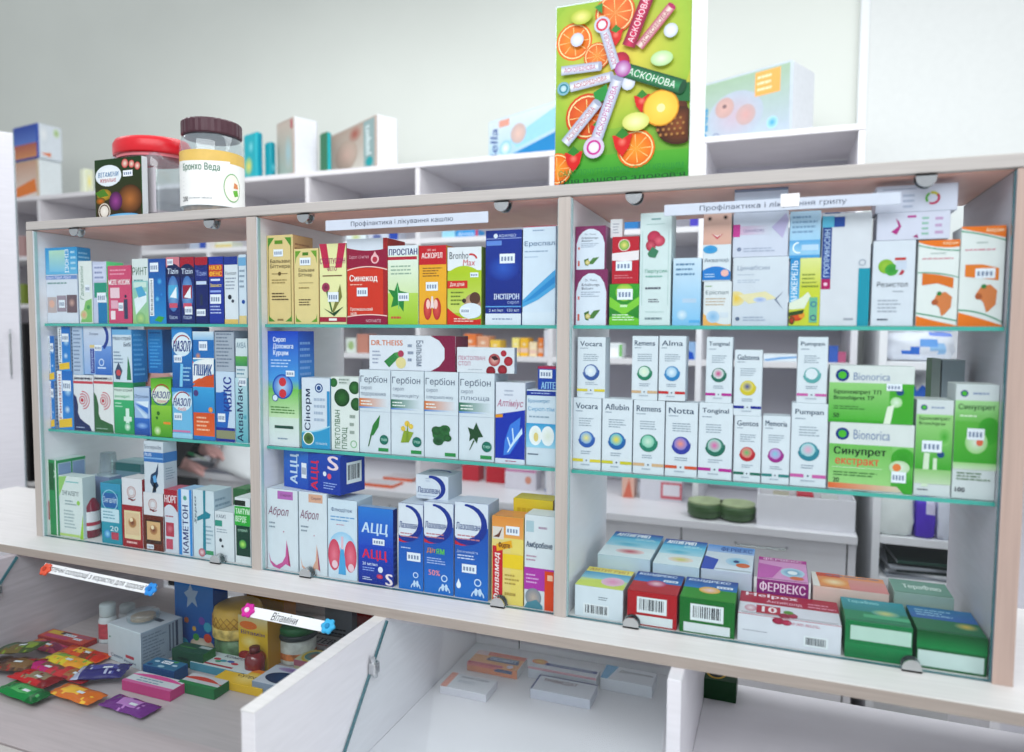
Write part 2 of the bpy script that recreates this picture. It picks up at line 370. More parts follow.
# ================================================================ display cabinet
XL0, XL1, D1a, D1b, D2a, D2b, XR0, XR1 = .0818, .0985, .6359, .656, 1.2036, 1.2217, 1.7677, 1.7897
ZT, ZR, YB = 1.7131, 1.6967, .2632
ZLE = 1.0541
def at0(o, p): o.parent = p; o.location = Vector(o.location)-Vector(p.location); return o
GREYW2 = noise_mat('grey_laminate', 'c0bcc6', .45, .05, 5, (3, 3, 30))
cab = empty('display_cabinet', (.93, .13, 1.07))
tag(cab, 'long pale laminate display cabinet with three glass-fronted bays full of medicine', 'cabinet')
ot = tuple(cab.location)
def part(name, mat, x0, y0, z0, x1, y1, z1, parent=cab, bev=.0008, off=None):
    f_ = off or ot; return MB().box(x0-f_[0], y0-f_[1], z0-f_[2], x1-f_[0], y1-f_[1], z1-f_[2], bev).build(name, mat, parent)
part('top_board', WOODX, XL0, 0, ZR, XR1, YB, ZT)
part('underside_glow_sheet', PINK, XL1, .012, ZR-.0012, XR0, YB, ZR-.0002, bev=0)  # thin added sheet whose colour carries the reflected salmon glow
d_ = part('side_panel', WHITEB, XL0, .0012, 1.0702, XL1, YB, ZR-.0015); part('front_edge', WOODZ, XL0, 0, 1.0702, XL1, .0011, ZR-.0015, parent=d_, bev=0)
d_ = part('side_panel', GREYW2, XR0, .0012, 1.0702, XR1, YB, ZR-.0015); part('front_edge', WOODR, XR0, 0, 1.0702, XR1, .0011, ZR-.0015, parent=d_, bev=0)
d_ = part('divider', WHITEB, D1a, .0012, 1.0702, D1b, YB, ZR-.0015); part('front_edge', WOODZ, D1a, 0, 1.0702, D1b, .0011, ZR-.0015, parent=d_, bev=0)
d_ = part('divider', WHITEB, D2a, .0012, 1.0702, D2b, YB, ZR-.0015); part('front_edge', WOODZ, D2a, 0, 1.0702, D2b, .0011, ZR-.0015, parent=d_, bev=0)
for a, b in ((XL1, D1a), (D1b, D2a), (D2b, XR0)):
    for z in (Z1, Z2):
        g = part('glass_shelf', SHELFG, a+.001, .0215, z-.0055, b-.001, YB-.01, z-.0003, bev=0)
        part('polished_edge', TEAL, a+.001, .0195, z-.0055, b-.001, .0214, z-.0003, parent=g, bev=0)
clips = {0: ((75, 234), (210, 219), (216, 558)), 1: ((304, 217), (502, 205), (306, 572), (498, 602)), 2: ((634, 198), (926, 181), (631, 623), (912, 661))}
for i, (a, b) in enumerate(((XL1, D1a), (D1b, D2a), (D2b, XR0))):
    pn = part('glass_pane', PANE, a+.002, .004, 1.0712, b-.002, .009, ZR-.003, bev=0)
    part('polished_edge', DTEAL, a+.002, .0035, 1.0707, b-.002, .0095, 1.0711, parent=pn, bev=0)
    part('polished_edge', DTEAL if i == 2 else PTEAL, b-.0019, .0035, 1.0711, b-.0006, .0095, ZR-.003, parent=pn, bev=0)
    part('polished_edge', PTEAL, a+.0006, .0035, 1.0711, a+.0019, .0095, ZR-.003, parent=pn, bev=0)
    for (u, v) in clips[i]:
        p = aty(u, v, 0); top = v < 400; zc = ZR-.002 if top else 1.0708; sgn = -1 if top else 1
        m = MB(); r = .0115; pts = []
        for k in range(13):
            an = math.pi*k/12; pts.append((r*math.cos(an), .004+r*math.sin(an)))
        pts = [(r, 0)]+pts+[(-r, 0)]
        for yy in (-.0035, .0105):
            vs = [(p[0]+q[0]-ot[0], yy-ot[1], zc+sgn*q[1]-ot[2]) for q in pts]
            vf = [m.bm.verts.new(q) for q in vs]; vb = [m.bm.verts.new((q[0], q[1]+.0028, q[2])) for q in vs]
            m.bm.faces.new(vf); m.bm.faces.new(vb[::-1])
            for k in range(len(vf)): m.bm.faces.new((vf[k], vf[(k+1) % len(vf)], vb[(k+1) % len(vf)], vb[k]))
        m.box(p[0]-r-ot[0], -.0035-ot[1], min(zc, zc+sgn*.002)-ot[2], p[0]+r-ot[0], .0133-ot[1], max(zc, zc+sgn*.002)-ot[2])
        m.build('clip', CHROME, pn)
# header signs taped on the glass
def sign(name, label, u0, u1, vt, vb, text, tx0, tx1, um):
    z1 = aty(um, vt, 0)[2]; z0 = aty(um, vb, 0)[2]; x0 = aty(u0, (vt+vb)/2, 0)[0]; x1 = aty(u1, (vt+vb)/2, 0)[0]
    return carton_at(x0, x1, .0022, .0036, z0, z1, 'd2dae6', {'f': [('t', text, tx0, .24, tx1, .8, '4a5870', 0, .01)]}, label, 'header signs on the cabinet glass', name, 'sign', flap=False)
s1 = sign('header_sign', 'white paper strip sign with grey lettering across the top of the middle bay', 324.5, 487.5, 215.6, 226.6, 'Профілактика і лікування кашлю', .17, .8, 406)
s2 = sign('header_sign', 'white paper strip sign with grey lettering across the top of the right bay', 664, 901, 198, 210, 'Профілактика і лікування грипу', .165, .79, 782)
c_ = aty(790, 200, 0)
carton_at(c_[0]-.0115, c_[0]+.0115, .0006, .002, c_[2]-.0085, c_[2]+.0085, 'ffffff', {}, 'small blank white sticker covering a word of the right bay header sign', None, 'sticker', 'sticker', flap=False)
# ================================================================ display counter underneath
ctr = empty('display_counter', (.93, 0, 0)); oc = (.93, 0, 0)
tag(ctr, 'pale laminate shop counter with open-topped glass display below the cabinet ledge', 'counter')
def cp(name, mat, *a, parent=ctr, bev=.0008): return part(name, mat, *a, parent=parent, bev=bev, off=oc)
YL = -.0656
cp('countertop', WOODL, -.42, YL+.001, ZLE, 1.98, .30, 1.07)
cp('front_edge_band', WOODE, -.42, YL, ZLE, 1.98, YL+.0009, 1.0694, bev=0)
FZ = .868
XD = .951; XQ = atz(683, 675, ZLE)[0]-.018
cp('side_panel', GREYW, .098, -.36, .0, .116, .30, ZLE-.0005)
dv = cp('divider', WHITEB, XD-.020, -.36, .0, XD, .30, ZLE-.0005)
cp('edge_band', WOODL, XD-.0205, -.361, ZLE-.0006, XD+.0003, .2999, ZLE-.0001, parent=dv, bev=0)
cp('divider', WHITEB, XQ, -.10, .0, XQ+.018, .30, ZLE-.0005)
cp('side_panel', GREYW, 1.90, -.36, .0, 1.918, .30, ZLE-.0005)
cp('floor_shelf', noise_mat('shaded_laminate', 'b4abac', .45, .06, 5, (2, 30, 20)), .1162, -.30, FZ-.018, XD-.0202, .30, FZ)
cp('floor_shelf', WHITEB, XD+.0002, -.30, FZ-.018, XQ-.0002, .30, FZ)
cp('floor_shelf', WHITEB, XQ+.0182, -.30, FZ-.018, 1.8998, .30, FZ)
bk = aty(520, 640, .29)[0]
for a, b in ((XD+.001, bk-.0015), (bk+.0015, XQ-.001)): cp('back_panel', WHITEB, a, .284, FZ+.0003, b, .298, ZLE-.001)
cp('gap_strip', DARK, bk-.0015, .288, FZ+.0003, bk+.0015, .299, ZLE-.001)
bb = aty(152, 582, .29)[0]; b2 = aty(270, 600, .29)[0]; b3 = aty(328, 612, .29)[0]
cp('back_panel', WHITEB, .1165, .284, FZ+.0003, bb, .298, ZLE-.001)
cp('back_panel', WHITEB, b2-.07, .284, FZ+.0003, b3, .298, ZLE-.001)
cp('back_rail', WHITEB, bb, .284, FZ+.0003, b2-.07, .298, aty(165, 603, .29)[2])
for a, b in ((.1165, XD-.0205), (XD+.0005, XQ-.0005), (XQ+.0185, 1.8995)):
    cp('front_panel', WOODX, a, -.318, .08, b, -.302, FZ-.002)
# slanted glass: from under the ledge outward and down, held by a clip
SL = (.981-1.055)/(-.126+.066)
def slz(y): return 1.0535+(y-YL)*SL
def slab(name, mat, x0, x1, y0, y1, th, parent, m=None):
    q = MB() if m is None else m
    n = Vector((0, -SL, 1)).normalized()*th
    a = [Vector((x, y, slz(y)))-Vector(oc) for x, y in ((x0, y0), (x1, y0), (x1, y1), (x0, y1))]
    vs = [q.bm.verts.new(p) for p in a]+[q.bm.verts.new(p-n) for p in a]
    for f_ in ((0, 1, 2, 3), (7, 6, 5, 4), (0, 4, 5, 1), (1, 5, 6, 2), (2, 6, 7, 3), (3, 7, 4, 0)): q.bm.faces.new([vs[i] for i in f_])
    return q.build(name, mat, parent)
YS0, YS1 = YL-.002, YL-.142
for a, b, cl in ((.1165, XD-.021, .155-.04), (XD+.001, XQ-.001, XD)):
    g = slab('slanted_glass', PANE, a+.003, b, YS1, YS0, .005, ctr)
    slab('polished_edge', DTEAL, a, a+.0025, YS1, YS0, .005, g)
    ycl = -.106 if a < .5 else -.108
    m = MB(); zc = slz(ycl)
    m.box(a-.93, ycl-.012, zc-.014, a+.012-.93, ycl+.004, zc+.004, .002)
    m.tube([(a+.006-.93, ycl-.008, zc+.012), (a+.006-.93, ycl-.004, zc-.004), (a+.006-.93, ycl+.0, zc-.02)], .004)
    m.build('clip', CHROME, g)
# strip labels with flower magnets stuck on the slanted glass
NS = Vector((0, SL, -1)).normalized()*-1
if NS.z < 0: NS = -NS
def on_slant(u, v):
    d = ray(u, v); # plane z = 1.0535+(y-YL)*SL
    t = (1.0535+(CY-YL)*SL-CZ)/(d[2]-d[1]*SL); return Vector(CAMP+d*t)
def slant_label(uv0, uv1, wid, text, tx0, tx1, label, flowers):
    a, b = on_slant(*uv0), on_slant(*uv1); U = b-a; V = (Vector((0, -1, -SL))).normalized()*wid; N = Vector((0, -SL, 1)).normalized()*-1
    if N.y > 0: N = -N
    o = mesh_obj('strip_label', bpy.data.meshes.new('strip_label')); bm = bmesh.new()
    c = (a+b)/2; o.location = c; q = [a-c, b-c, b-c+V, a-c+V]
    vs = [bm.verts.new(p+N*.0005) for p in q]+[bm.verts.new(p+N*.0012) for p in q]
    for f_ in ((0, 1, 2, 3), (7, 6, 5, 4), (0, 4, 5, 1), (1, 5, 6, 2), (2, 6, 7, 3), (3, 7, 4, 0)): bm.faces.new([vs[i] for i in f_])
    bm.to_mesh(o.data); bm.free(); o.data.materials.append(PAPER); tag(o, label, 'sign', 'strip labels on the slanted glass')
    sh = {k: Sheet() for k in ('art', 'text', 'sticker', 'barcode')}
    draw([('t', text, tx0, .12, tx1, .9, '1c2430', 0, 0, .2)], (a-c+N*.0012, U, V, N), U.length, wid, sh, random)
    sh['text'].build('lettering', o)
    for (uv, col, cc, lb) in flowers:
        p = on_slant(*uv)+N*.0016; m = MB(); X = U.normalized(); Y = N.cross(X); n = 30; rim = []
        for lay, sc in ((0, 1), (.003, 1), (.0045, .8)):
            rim.append([m.bm.verts.new(N*lay+(X*math.cos(2*math.pi*i/n)+Y*math.sin(2*math.pi*i/n))*(.0092+.0035*abs(math.cos(3*2*math.pi*i/n)))*sc) for i in range(n)])
        for r0, r1 in zip(rim, rim[1:]):
            for i in range(n): m.bm.faces.new((r0[i], r0[(i+1) % n], r1[(i+1) % n], r1[i]))
        m.bm.faces.new(rim[0][::-1]); m.bm.faces.new(rim[-1])
        fo = m.build('flower_magnet', noise_mat('magnet_'+lb.split()[0], col, .35, .1, 80)); fo.location = p; tag(fo, lb, 'magnet', 'flower magnets')
        m = MB(); rr = [[m.bm.verts.new(N*l_+(X*math.cos(2*math.pi*i/12)+Y*math.sin(2*math.pi*i/12))*r_) for i in range(12)] for r_, l_ in ((.0045, .0045), (.0035, .0065))]
        for i in range(12): m.bm.faces.new((rr[0][i], rr[0][(i+1) % 12], rr[1][(i+1) % 12], rr[1][i]))
        m.bm.faces.new(rr[1]); m.build('centre', noise_mat('magnet_centre', cc, .4), fo)
PAPER = noise_mat('white_paper', 'f0f3f5', .7, .02, 50)
slant_label((46, 563), (158, 586), .017, 'Аптечні солодощі з користю для здоров\u2019я', .04, .94, 'long white strip label with slanted lettering under the left end of the ledge',
            [((47, 570), 'e2583a', 'b83a20', 'orange flower magnet at the left end of the long strip label'), ((152, 590), '2a8fe0', '1a6fc0', 'royal blue flower magnet at the right end of the long strip label')])
slant_label((254, 607), (330, 622), .017, 'Вітаміни', .28, .62, 'short white strip label reading vitamins in Cyrillic above the vitamin packs',
            [((249, 611), 'd0259a', 'f0dce8', 'magenta flower magnet at the left end of the short strip label'), ((329, 627), '3cb4e6', '1c8ac0', 'sky blue flower magnet at the right end of the short strip label')])
# ================================================================ tall cupboard at the left
p0 = aty(13.5, 133, .42); p1_ = aty(25, 525, .42); AC = math.radians(54)
cu = empty('tall_cupboard', (p0[0], .42, 0), AC); tag(cu, 'tall pale cupboard with a thin bow handle left of the glass cabinet', 'cupboard')
zc_ = p0[2]
for nm, mt, *a in (('body', WHITEB, -.62, .0205, 0, -.004, .24, zc_-.004), ('door', noise_mat('striped_white_laminate', 'dcdbe2', .4, .045, 5, (3, 4, 60)), -.615, .0, .05, -.0015, .02, zc_), ('door_edge', DTEAL, -.0014, .0005, .05, .0, .0195, zc_-.0005)):
    MB().box(*a, 0 if nm == 'door_edge' else .0015).build(nm, mt, cu)
def on_door(u, v):
    d = ray(u, v); n = (math.sin(AC), -math.cos(AC)); t = ((cu.location.x-CX)*n[0]+(cu.location.y-CY)*n[1])/(d[0]*n[0]+d[1]*n[1]); q = CAMP+d*t
    return ((q[0]-cu.location.x)*math.cos(AC)+(q[1]-cu.location.y)*math.sin(AC), q[2])
h0, h1 = on_door(10, 330), on_door(11.5, 378)
m = MB(); hx = h0[0]; m.tube([(hx, .0, h0[1]), (hx, -.024, h0[1]-.012), (hx, -.03, (h0[1]+h1[1])/2), (hx, -.024, h1[1]+.012), (hx, 0, h1[1])], .0032); m.build('handle', CHROME, cu)
# ================================================================ rear shelving behind the staff aisle
YR = 1.25
rs = empty('rear_shelving', (.2, YR+.17, 0)); og = tuple(rs.location); tag(rs, 'long white rear shelf unit with open niches along the back wall', 'shelving')
zt2 = aty(420, 162, YR)[2]; xe = aty(866, 123, YR)[0]
zs = [zt2-.018, aty(670, 230, YR)[2]-.009, aty(20, 306, YR)[2]-.009, aty(690, 362, YR)[2]-.012]
zc = .945
RP = lambda n, m_, *a, **k: part(n, m_, *a, parent=rs, off=og, **k)
XRL = -2.3
RP('top_shelf', CREAM, XRL, YR, zs[0], xe, YR+.36, zt2)
for z in zs[1:]: RP('shelf', CREAM, XRL, YR+.004, z, xe-.019, YR+.355, z+.018)
RP('back_panel', noise_mat('niche_back', 'cac8d2', .6, .05, 5), XRL, YR+.357, zc+.002, xe, YR+.366, zs[0]-.001)
ux = [aty(u, v, YR)[0] for u, v in ((47, 225), (305, 200), (415, 190), (549, 170))]
sp = (ux[3]-ux[1])/2
zz = [zc+.002]+sorted(zs)
UPX = [ux[1]-sp*k for k in range(5, 0, -1)]+[ux[1], ux[2], ux[3], ux[3]+sp, xe-.018]
for x in UPX:
    RP('upright', WHITEB if x > 1 else CREAM, x, YR+.002, zc+.002, x+.018, YR+.356, zs[0]-.0005)
rb = empty('rear_base_cabinet', (.2, 1.3, 0)); tag(rb, 'long white rear base cabinet with drawer fronts below the open niches', 'cabinet'); oh = tuple(rb.location)
YF = 1.13
BP = lambda n, m_, *a, parent=rb, **k: part(n, m_, *a, parent=parent, off=oh, **k)
BP('worktop', WHITEB, XRL, YF-.02, zc-.022, xe+.005, YR+.36, zc)
BP('body', DARK, XRL+.01, YF+.018, .08, xe, YR+.34, zc-.0225)
BP('end_panel', WHITEB, xe-.016, YF-.001, .06, xe+.004, YR+.34, zc-.0225)
xg = aty(737, 540, YF)[0]; xh = aty(681, 540, YF)[0]
xs = [xe-.018, xh, xh-.62, xh-1.24, xh-1.86]
for a, b in zip(xs[1:], xs):
    for z0, z1 in ((zc-.235, zc-.026), (zc-.45, zc-.238), (.1, zc-.453)):
        f_ = BP('drawer', WHITEB, a+.002, YF, z0, b-.002, YF+.018, z1)
        m = MB(); xm = (a+b)/2-oh[0]; zm = z1-.03 if b == xe-.018 else z1-.03
        m.tube([(xm-.07, YF-oh[1], zm), (xm-.065, YF-.022-oh[1], zm), (xm+.065, YF-.022-oh[1], zm), (xm+.07, YF-oh[1], zm)], .004); m.build('handle', CHROME, f_)
# white side rack right of it
xk = aty(872, 533, 1.2)[0]
rk = empty('white_rack', (xk+.35, 1.38, 0)); oj = tuple(rk.location); tag(rk, 'white open rack holding bags and magazines behind the right end of the cabinet', 'rack')
KP = lambda n, *a: part(n, noise_mat('rack_white', 'f2f3f6', .4, .02), *a, parent=rk, off=oj)
KP('upright', xk, 1.2, 0, xk+.02, 1.6, 1.75); KP('upright', xk+.70, 1.2, 0, xk+.72, 1.6, 1.75)
zk = [aty(900, 541, 1.2)[2]-.012, aty(900, 580, 1.2)[2]-.02, .5, aty(885, 365, 1.2)[2]-.012, 1.73]
for z in zk: KP('shelf', xk+.0205, 1.202, z, xk+.6995, 1.598, z+.022)
KP('back_panel', xk+.0205, 1.6, .05, xk+.6995, 1.606, 1.74)
# ================================================================ LEFT BAY
yb = .026
G = 'medicine boxes on the top shelf of the left bay'
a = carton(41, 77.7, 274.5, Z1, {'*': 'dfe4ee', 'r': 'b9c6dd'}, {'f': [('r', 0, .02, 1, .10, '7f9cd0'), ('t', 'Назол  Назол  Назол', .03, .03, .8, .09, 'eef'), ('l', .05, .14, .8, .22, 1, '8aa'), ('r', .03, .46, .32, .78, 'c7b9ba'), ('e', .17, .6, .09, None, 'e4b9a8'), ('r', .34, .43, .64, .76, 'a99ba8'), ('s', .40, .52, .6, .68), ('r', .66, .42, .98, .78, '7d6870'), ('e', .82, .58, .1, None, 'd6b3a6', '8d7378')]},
    'white box printed with three portrait photos, at the left end of the top shelf', G, yb, dep=.05)
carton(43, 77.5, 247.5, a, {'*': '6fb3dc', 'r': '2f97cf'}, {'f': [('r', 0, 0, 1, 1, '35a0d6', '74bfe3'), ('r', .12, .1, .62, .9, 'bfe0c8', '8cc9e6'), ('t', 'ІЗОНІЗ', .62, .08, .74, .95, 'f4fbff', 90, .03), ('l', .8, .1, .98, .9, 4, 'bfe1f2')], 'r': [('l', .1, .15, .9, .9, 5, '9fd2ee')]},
       'blue and green box lying on the photo-printed box, top left corner of the left bay', G, yb, uS=91)
carton(78.3, 92, 261, Z1, {'*': 'e6ebe8', 'r': 'cfd7e4'}, {'f': [('t', 'Галазолін', .12, .08, .38, .62, '5d8f79', 90, .01, .2), ('s', .5, .38, .85, .5), ('p', [(.1, .98), (.5, .64), (.95, .6), (.95, .98)], '8fc77a'), ('e', .35, .86, .25, None, 'e9a58e', 'c8d69f'), ('e', .7, .74, .12, None, '57a866')]},
       'narrow white box with a green tube and orange flower at its foot', G, yb, dep=.02)
carton(92.6, 106.6, 261.6, Z1, {'*': 'cdd1e6', 'r': '7fa'}, {'f': [('r', .1, .05, .9, .3, 'd9dcf0'), ('l', .15, .06, .85, .3, 3, '97a0c4'), ('r', .1, .34, 1, .58, '2e9f86'), ('s', .3, .5, .95, .66), ('r', .35, .66, 1, 1, '1f86b8')]},
       'narrow lavender box with a green and blue lower half, left of the pink box', G, yb, dep=.04)
carton(107.8, 131.2, 265.5, Z1, {'*': 'd75a80', 'r': 'b8406a'}, {'f': [('l', .1, .05, .9, .18, 2, 'eea9bd'), ('r', 0, .24, 1, .33, 'd0426f'), ('t', 'МІЛІ НОСИК', .04, .24, .96, .33, 'fff', 0, .03), ('r', .1, .38, .5, .56, 'f1d4dc'), ('r', .12, .6, .42, .74, 'e9b8c8'), ('r', .1, .78, .3, .93, 'f6e6ea'), ('r', .68, .58, .84, .92, '44506e'), ('e', .76, .53, .05, None, '2b3656'), ('s', .45, .64, .66, .78)]},
       'raspberry pink box with white lettering on the top shelf of the left bay', G, yb)
carton(132, 148, 258.7, Z1, {'*': 'dfe7e6', 'r': 'cdd'}, {'f': [('t', 'РИНТ', .04, .13, .96, .25, '2f6f52', 0, .01), ('l', .1, .3, .9, .38, 1, '7aa'), ('r', 0, .34, 1, 1, '9fd0cf', 'a7cf8a'), ('r', .08, .36, .9, .44, 'd4e8df'), ('p', [(.1, .62), (.9, .5), (.9, .66), (.2, .86)], 'e8f2f6'), ('p', [(.2, .45), (.6, .42), (.9, .56), (.4, .6)], '5fb0d4'), ('e', .5, .92, .3, None, 'c7dd93', '8cc08a')]},
       'white box with pale blue and green picture, right of the pink box', G, yb)
carton(148.6, 165.6, 258.7, Z1, {'*': '1e6cc0', 'r': '1756a4'}, {'f': [('r', 0, 0, 1, 1, '1b57a8', '2e9bd8'), ('r', .02, .3, .28, .88, 'f0f3f6'), ('t', 'Евказолін', .07, .33, .22, .86, '1c2f50', 90, .02), ('s', .1, .06, .6, .2), ('e', .65, .35, .18, None, '62c1e6', '1e6cc0'), ('e', .5, .62, .14, None, '7fd0ee', '2a86cc'), ('p', [(.3, .95), (.55, .88), (.9, .9), (.7, .98)], '4fae46'), ('e', .75, .55, .12, None, '3a9fd8', '1e6cc0')]},
       'bright blue box with a white vertical title strip on its left edge', G, yb)
def tizin(u0, u1, top, lb, mid):
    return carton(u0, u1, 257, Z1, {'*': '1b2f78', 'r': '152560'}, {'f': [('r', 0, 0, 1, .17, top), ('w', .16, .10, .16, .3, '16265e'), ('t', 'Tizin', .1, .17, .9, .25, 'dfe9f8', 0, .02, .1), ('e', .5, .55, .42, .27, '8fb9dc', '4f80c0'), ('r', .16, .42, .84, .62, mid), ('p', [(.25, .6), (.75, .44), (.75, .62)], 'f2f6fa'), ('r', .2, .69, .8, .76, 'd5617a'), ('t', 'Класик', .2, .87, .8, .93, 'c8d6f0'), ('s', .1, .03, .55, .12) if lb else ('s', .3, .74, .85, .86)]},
       'dark blue spray box with a %s of the pair' % ('pink top and sticker, left one' if lb else 'solid red top, right one'), G, yb)
tizin(166.2, 179.8, 'd98a96', 1, '59b4dc'); tizin(180.2, 194.2, 'b5203a', 0, 'a42848')
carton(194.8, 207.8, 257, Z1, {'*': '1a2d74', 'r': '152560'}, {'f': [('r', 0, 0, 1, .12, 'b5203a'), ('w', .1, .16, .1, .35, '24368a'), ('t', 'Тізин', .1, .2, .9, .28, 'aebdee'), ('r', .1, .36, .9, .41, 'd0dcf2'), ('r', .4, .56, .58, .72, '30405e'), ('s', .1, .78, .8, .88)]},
       'narrow navy box with a red top, right of the pair of spray boxes', G, yb)
carton(208.4, 223.2, 256.5, Z1, {'*': '2742a8', 'r': '1d3489'}, {'f': [('r', .02, .12, .98, .3, 'cf4a3c'), ('t', 'НАЗО\nФЕНС', .08, .13, .92, .29, 'ffd84a', 0, .03), ('t', 'Захист', .1, .4, .9, .45, 'f3dc6a', 0, .03), ('r', .15, .33, .8, .36, 'dfe6fa'), ('r', .1, .5, .85, .53, '9fb2ea'), ('s', .1, .56, .85, .7), ('l', .1, .72, .9, .86, 3, 'c7d2f4')]},
       'royal blue box with a red and yellow title patch', G, yb)
carton(224, 237.8, 256.5, Z1, {'*': 'e2e8ee', 'r': 'c8d6e6'}, {'f': [('r', 0, 0, 1, .12, '23429c'), ('t', 'Піносол', .1, .22, .9, .27, '567'), ('l', .1, .3, .9, .5, 4, 'a3acbc'), ('e', .4, .6, .14, None, '333a48'), ('e', .62, .66, .1, None, '4a5060'), ('r', 0, .93, 1, 1, 'e8c97a')]},
       'white box with a blue header and yellow foot near the divider', G, yb)
carton(238.4, 246.2, 254.5, Z1, {'*': 'dbe6f0', 'r': 'b8cfe6'}, {'f': [('r', 0, .04, 1, .16, '7fb6dc'), ('l', .1, .2, .9, .5, 4, '9ab'), ('e', .6, .68, .22, None, '2a5fae'), ('r', 0, .88, 1, 1, 'e9d49a')]},
       'slim pale blue box touching the left divider on the top shelf', G, yb)
# ---- left bay, lower shelf
G = 'medicine boxes on the lower glass shelf of the left bay'
def rinazo(u0, u1, vt, base, tcol, lb, w=.3, txt='Риназолін'):
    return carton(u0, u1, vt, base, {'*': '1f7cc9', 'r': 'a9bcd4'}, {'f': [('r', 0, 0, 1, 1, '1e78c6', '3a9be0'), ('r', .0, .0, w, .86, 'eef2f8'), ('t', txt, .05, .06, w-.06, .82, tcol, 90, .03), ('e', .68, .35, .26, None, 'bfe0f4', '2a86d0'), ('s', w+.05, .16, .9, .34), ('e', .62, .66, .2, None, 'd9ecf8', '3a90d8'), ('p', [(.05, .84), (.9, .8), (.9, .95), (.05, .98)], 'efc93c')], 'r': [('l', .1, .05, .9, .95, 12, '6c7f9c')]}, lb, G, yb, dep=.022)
a = rinazo(44, 54.6, 381, Z2, 'a8283e', 'small blue box with a red vertical title, bottom left corner of the lower shelf')
rinazo(43.5, 54.6, 336, a, '2a3550', 'small blue box with dark vertical title, upper one at the lower shelf\'s left end')
a = rinazo(57.5, 73, 371, Z2, 'b02840', 'blue box with a large red vertical title, second in the lower row')
rinazo(58, 70.4, 325.5, a, '2a3550', 'blue box with a green-black vertical title standing on the red-titled blue box')
e1 = carton(73.6, 93.2, 375, Z2, {'*': 'e6e8ec', 'r': 'ccd'}, {'f': [('l', .05, .03, .95, .1, 1, '667'), ('r', 0, .11, 1, .155, 'd0505e'), ('t', 'ЙОКСПРЕЙ', .05, .03, .95, .09, '445'), ('p', [(0, .35), (.14, .4), (.22, .55), (.2, .68), (.3, .78), (.5, .84), (.78, .9), (.9, 1), (0, 1)], '24376e'), ('ring', .48, .45, .34, .035, 'd25a70', -90, 100), ('ring', .46, .45, .25, .035, 'd25a70', -90, 120), ('ring', .45, .45, .16, .035, 'd0485e'), ('e', .44, .45, .07, None, 'c83048'), ('l', .1, .92, .7, .97, 1, 'aab6d6')]},
       'white box with a navy throat silhouette and red target rings', G, yb, dep=.03)
f1 = carton(93.8, 113.2, 375, Z2, {'*': 'e8eaea', 'r': 'ccd'}, {'f': [('l', .05, .03, .95, .1, 1, '667'), ('r', 0, .11, 1, .155, 'd0505e'), ('t', 'ЙОКСПРЕЙ', .05, .03, .95, .09, '445'), ('p', [(0, .3), (.14, .38), (.24, .55), (.22, .68), (.34, .78), (.95, .86), (1, 1), (0, 1)], '3e7448'), ('ring', .52, .45, .34, .035, 'd25a70', -90, 100), ('ring', .5, .45, .25, .035, 'd25a70', -90, 120), ('ring', .49, .45, .16, .035, 'd0485e'), ('e', .48, .45, .07, None, 'c83048'), ('l', .1, .92, .8, .96, 1, 'aac6b6')]},
       'white box with a green throat silhouette and red target rings', G, yb, dep=.03)
carton(72.2, 83, 325.5, e1, {'*': 'a8c4e2', 'r': '6fa8dc'}, {'f': [('r', .06, .02, .92, .98, 'bccbe0'), ('l', .12, .05, .86, .95, 11, '8496b4')]}, 'pale blue box showing its small-print back, on the navy silhouette box', G, yb, dep=.03)
carton(83.6, 111.4, 325, f1, {'*': 'b9cdea', 'r': '5b93d8'}, {'f': [('r', 0, 0, 1, 1, 'd7ddea', '9cbbe6'), ('r', .4, .4, 1, 1, '7fa6e0', '3c78c8'), ('ring', .5, .2, .42, .1, '2a4a9c', -55, 70), ('t', 'Лазорин', .22, .12, .55, .19, '6a7896'), ('r', .22, .38, .42, .44, 'e6cf90'), ('r', .24, .46, .38, .97, '2a3f9e'), ('t', 'Лазорин', .26, .48, .36, .95, 'c8d6f6', 90, .02), ('s', .4, .38, .66, .5), ('ring', .64, .74, .1, .03, 'd4e4fa'), ('r', .5, .84, .8, .87, 'd4e4fa')]},
       'silver-blue box with a navy crescent, upper row of the lower shelf', G, yb, dep=.04)
i1 = carton(114, 133.6, 382.5, Z2, {'*': '3cae78', 'r': '2a8f60'}, {'f': [('r', 0, 0, 1, .1, '2fa56c'), ('r', 0, .1, 1, .34, 'dcebe2'), ('t', 'Назо-спрей', .05, .11, .95, .19, '3a4f58'), ('t', 'аллергі', .05, .24, .8, .31, '3fae74', 0, .03), ('r', 0, .34, 1, 1, '45b87e', '2fa264'), ('l', .06, .38, .5, .5, 2, 'c2ecd4'), ('r', .6, .5, .78, .9, 'dff2e8'), ('r', .5, .66, .9, .75, 'dff2e8'), ('e', .68, .86, .16, None, 'f3f6f0', '6fc594')]},
       'green and white box with a pale cross, lower row centre of the left bay', G, yb, dep=.03)
carton(112.3, 131.8, 329.5, i1, {'*': 'd8e4ee', 'r': '3f93cf'}, {'f': [('r', 0, 0, 1, .1, '7fb8e0'), ('t', 'Назо-спрей', .04, .12, .96, .22, '39506e'), ('t', 'Бебі', .6, .24, .95, .32, '39506e', 0, .02), ('l', .06, .4, .55, .66, 4, '8fa3b8'), ('p', [(.1, .8), (.3, .62), (.5, .78), (.35, .95), (.15, .94)], '4a5a78'), ('p', [(.72, .95), (.8, .5), (.9, .7), (.95, .95)], '3a8a5a'), ('e', .3, .82, .12, None, 'd25a5e')], 'r': [('r', 0, 0, 1, 1, '4aa0da', '3282c0'), ('l', .12, .06, .88, .9, 9, '6fb8e6')]},
       'pale box with a small green plant picture and blue side panel', G, yb, uS=147)
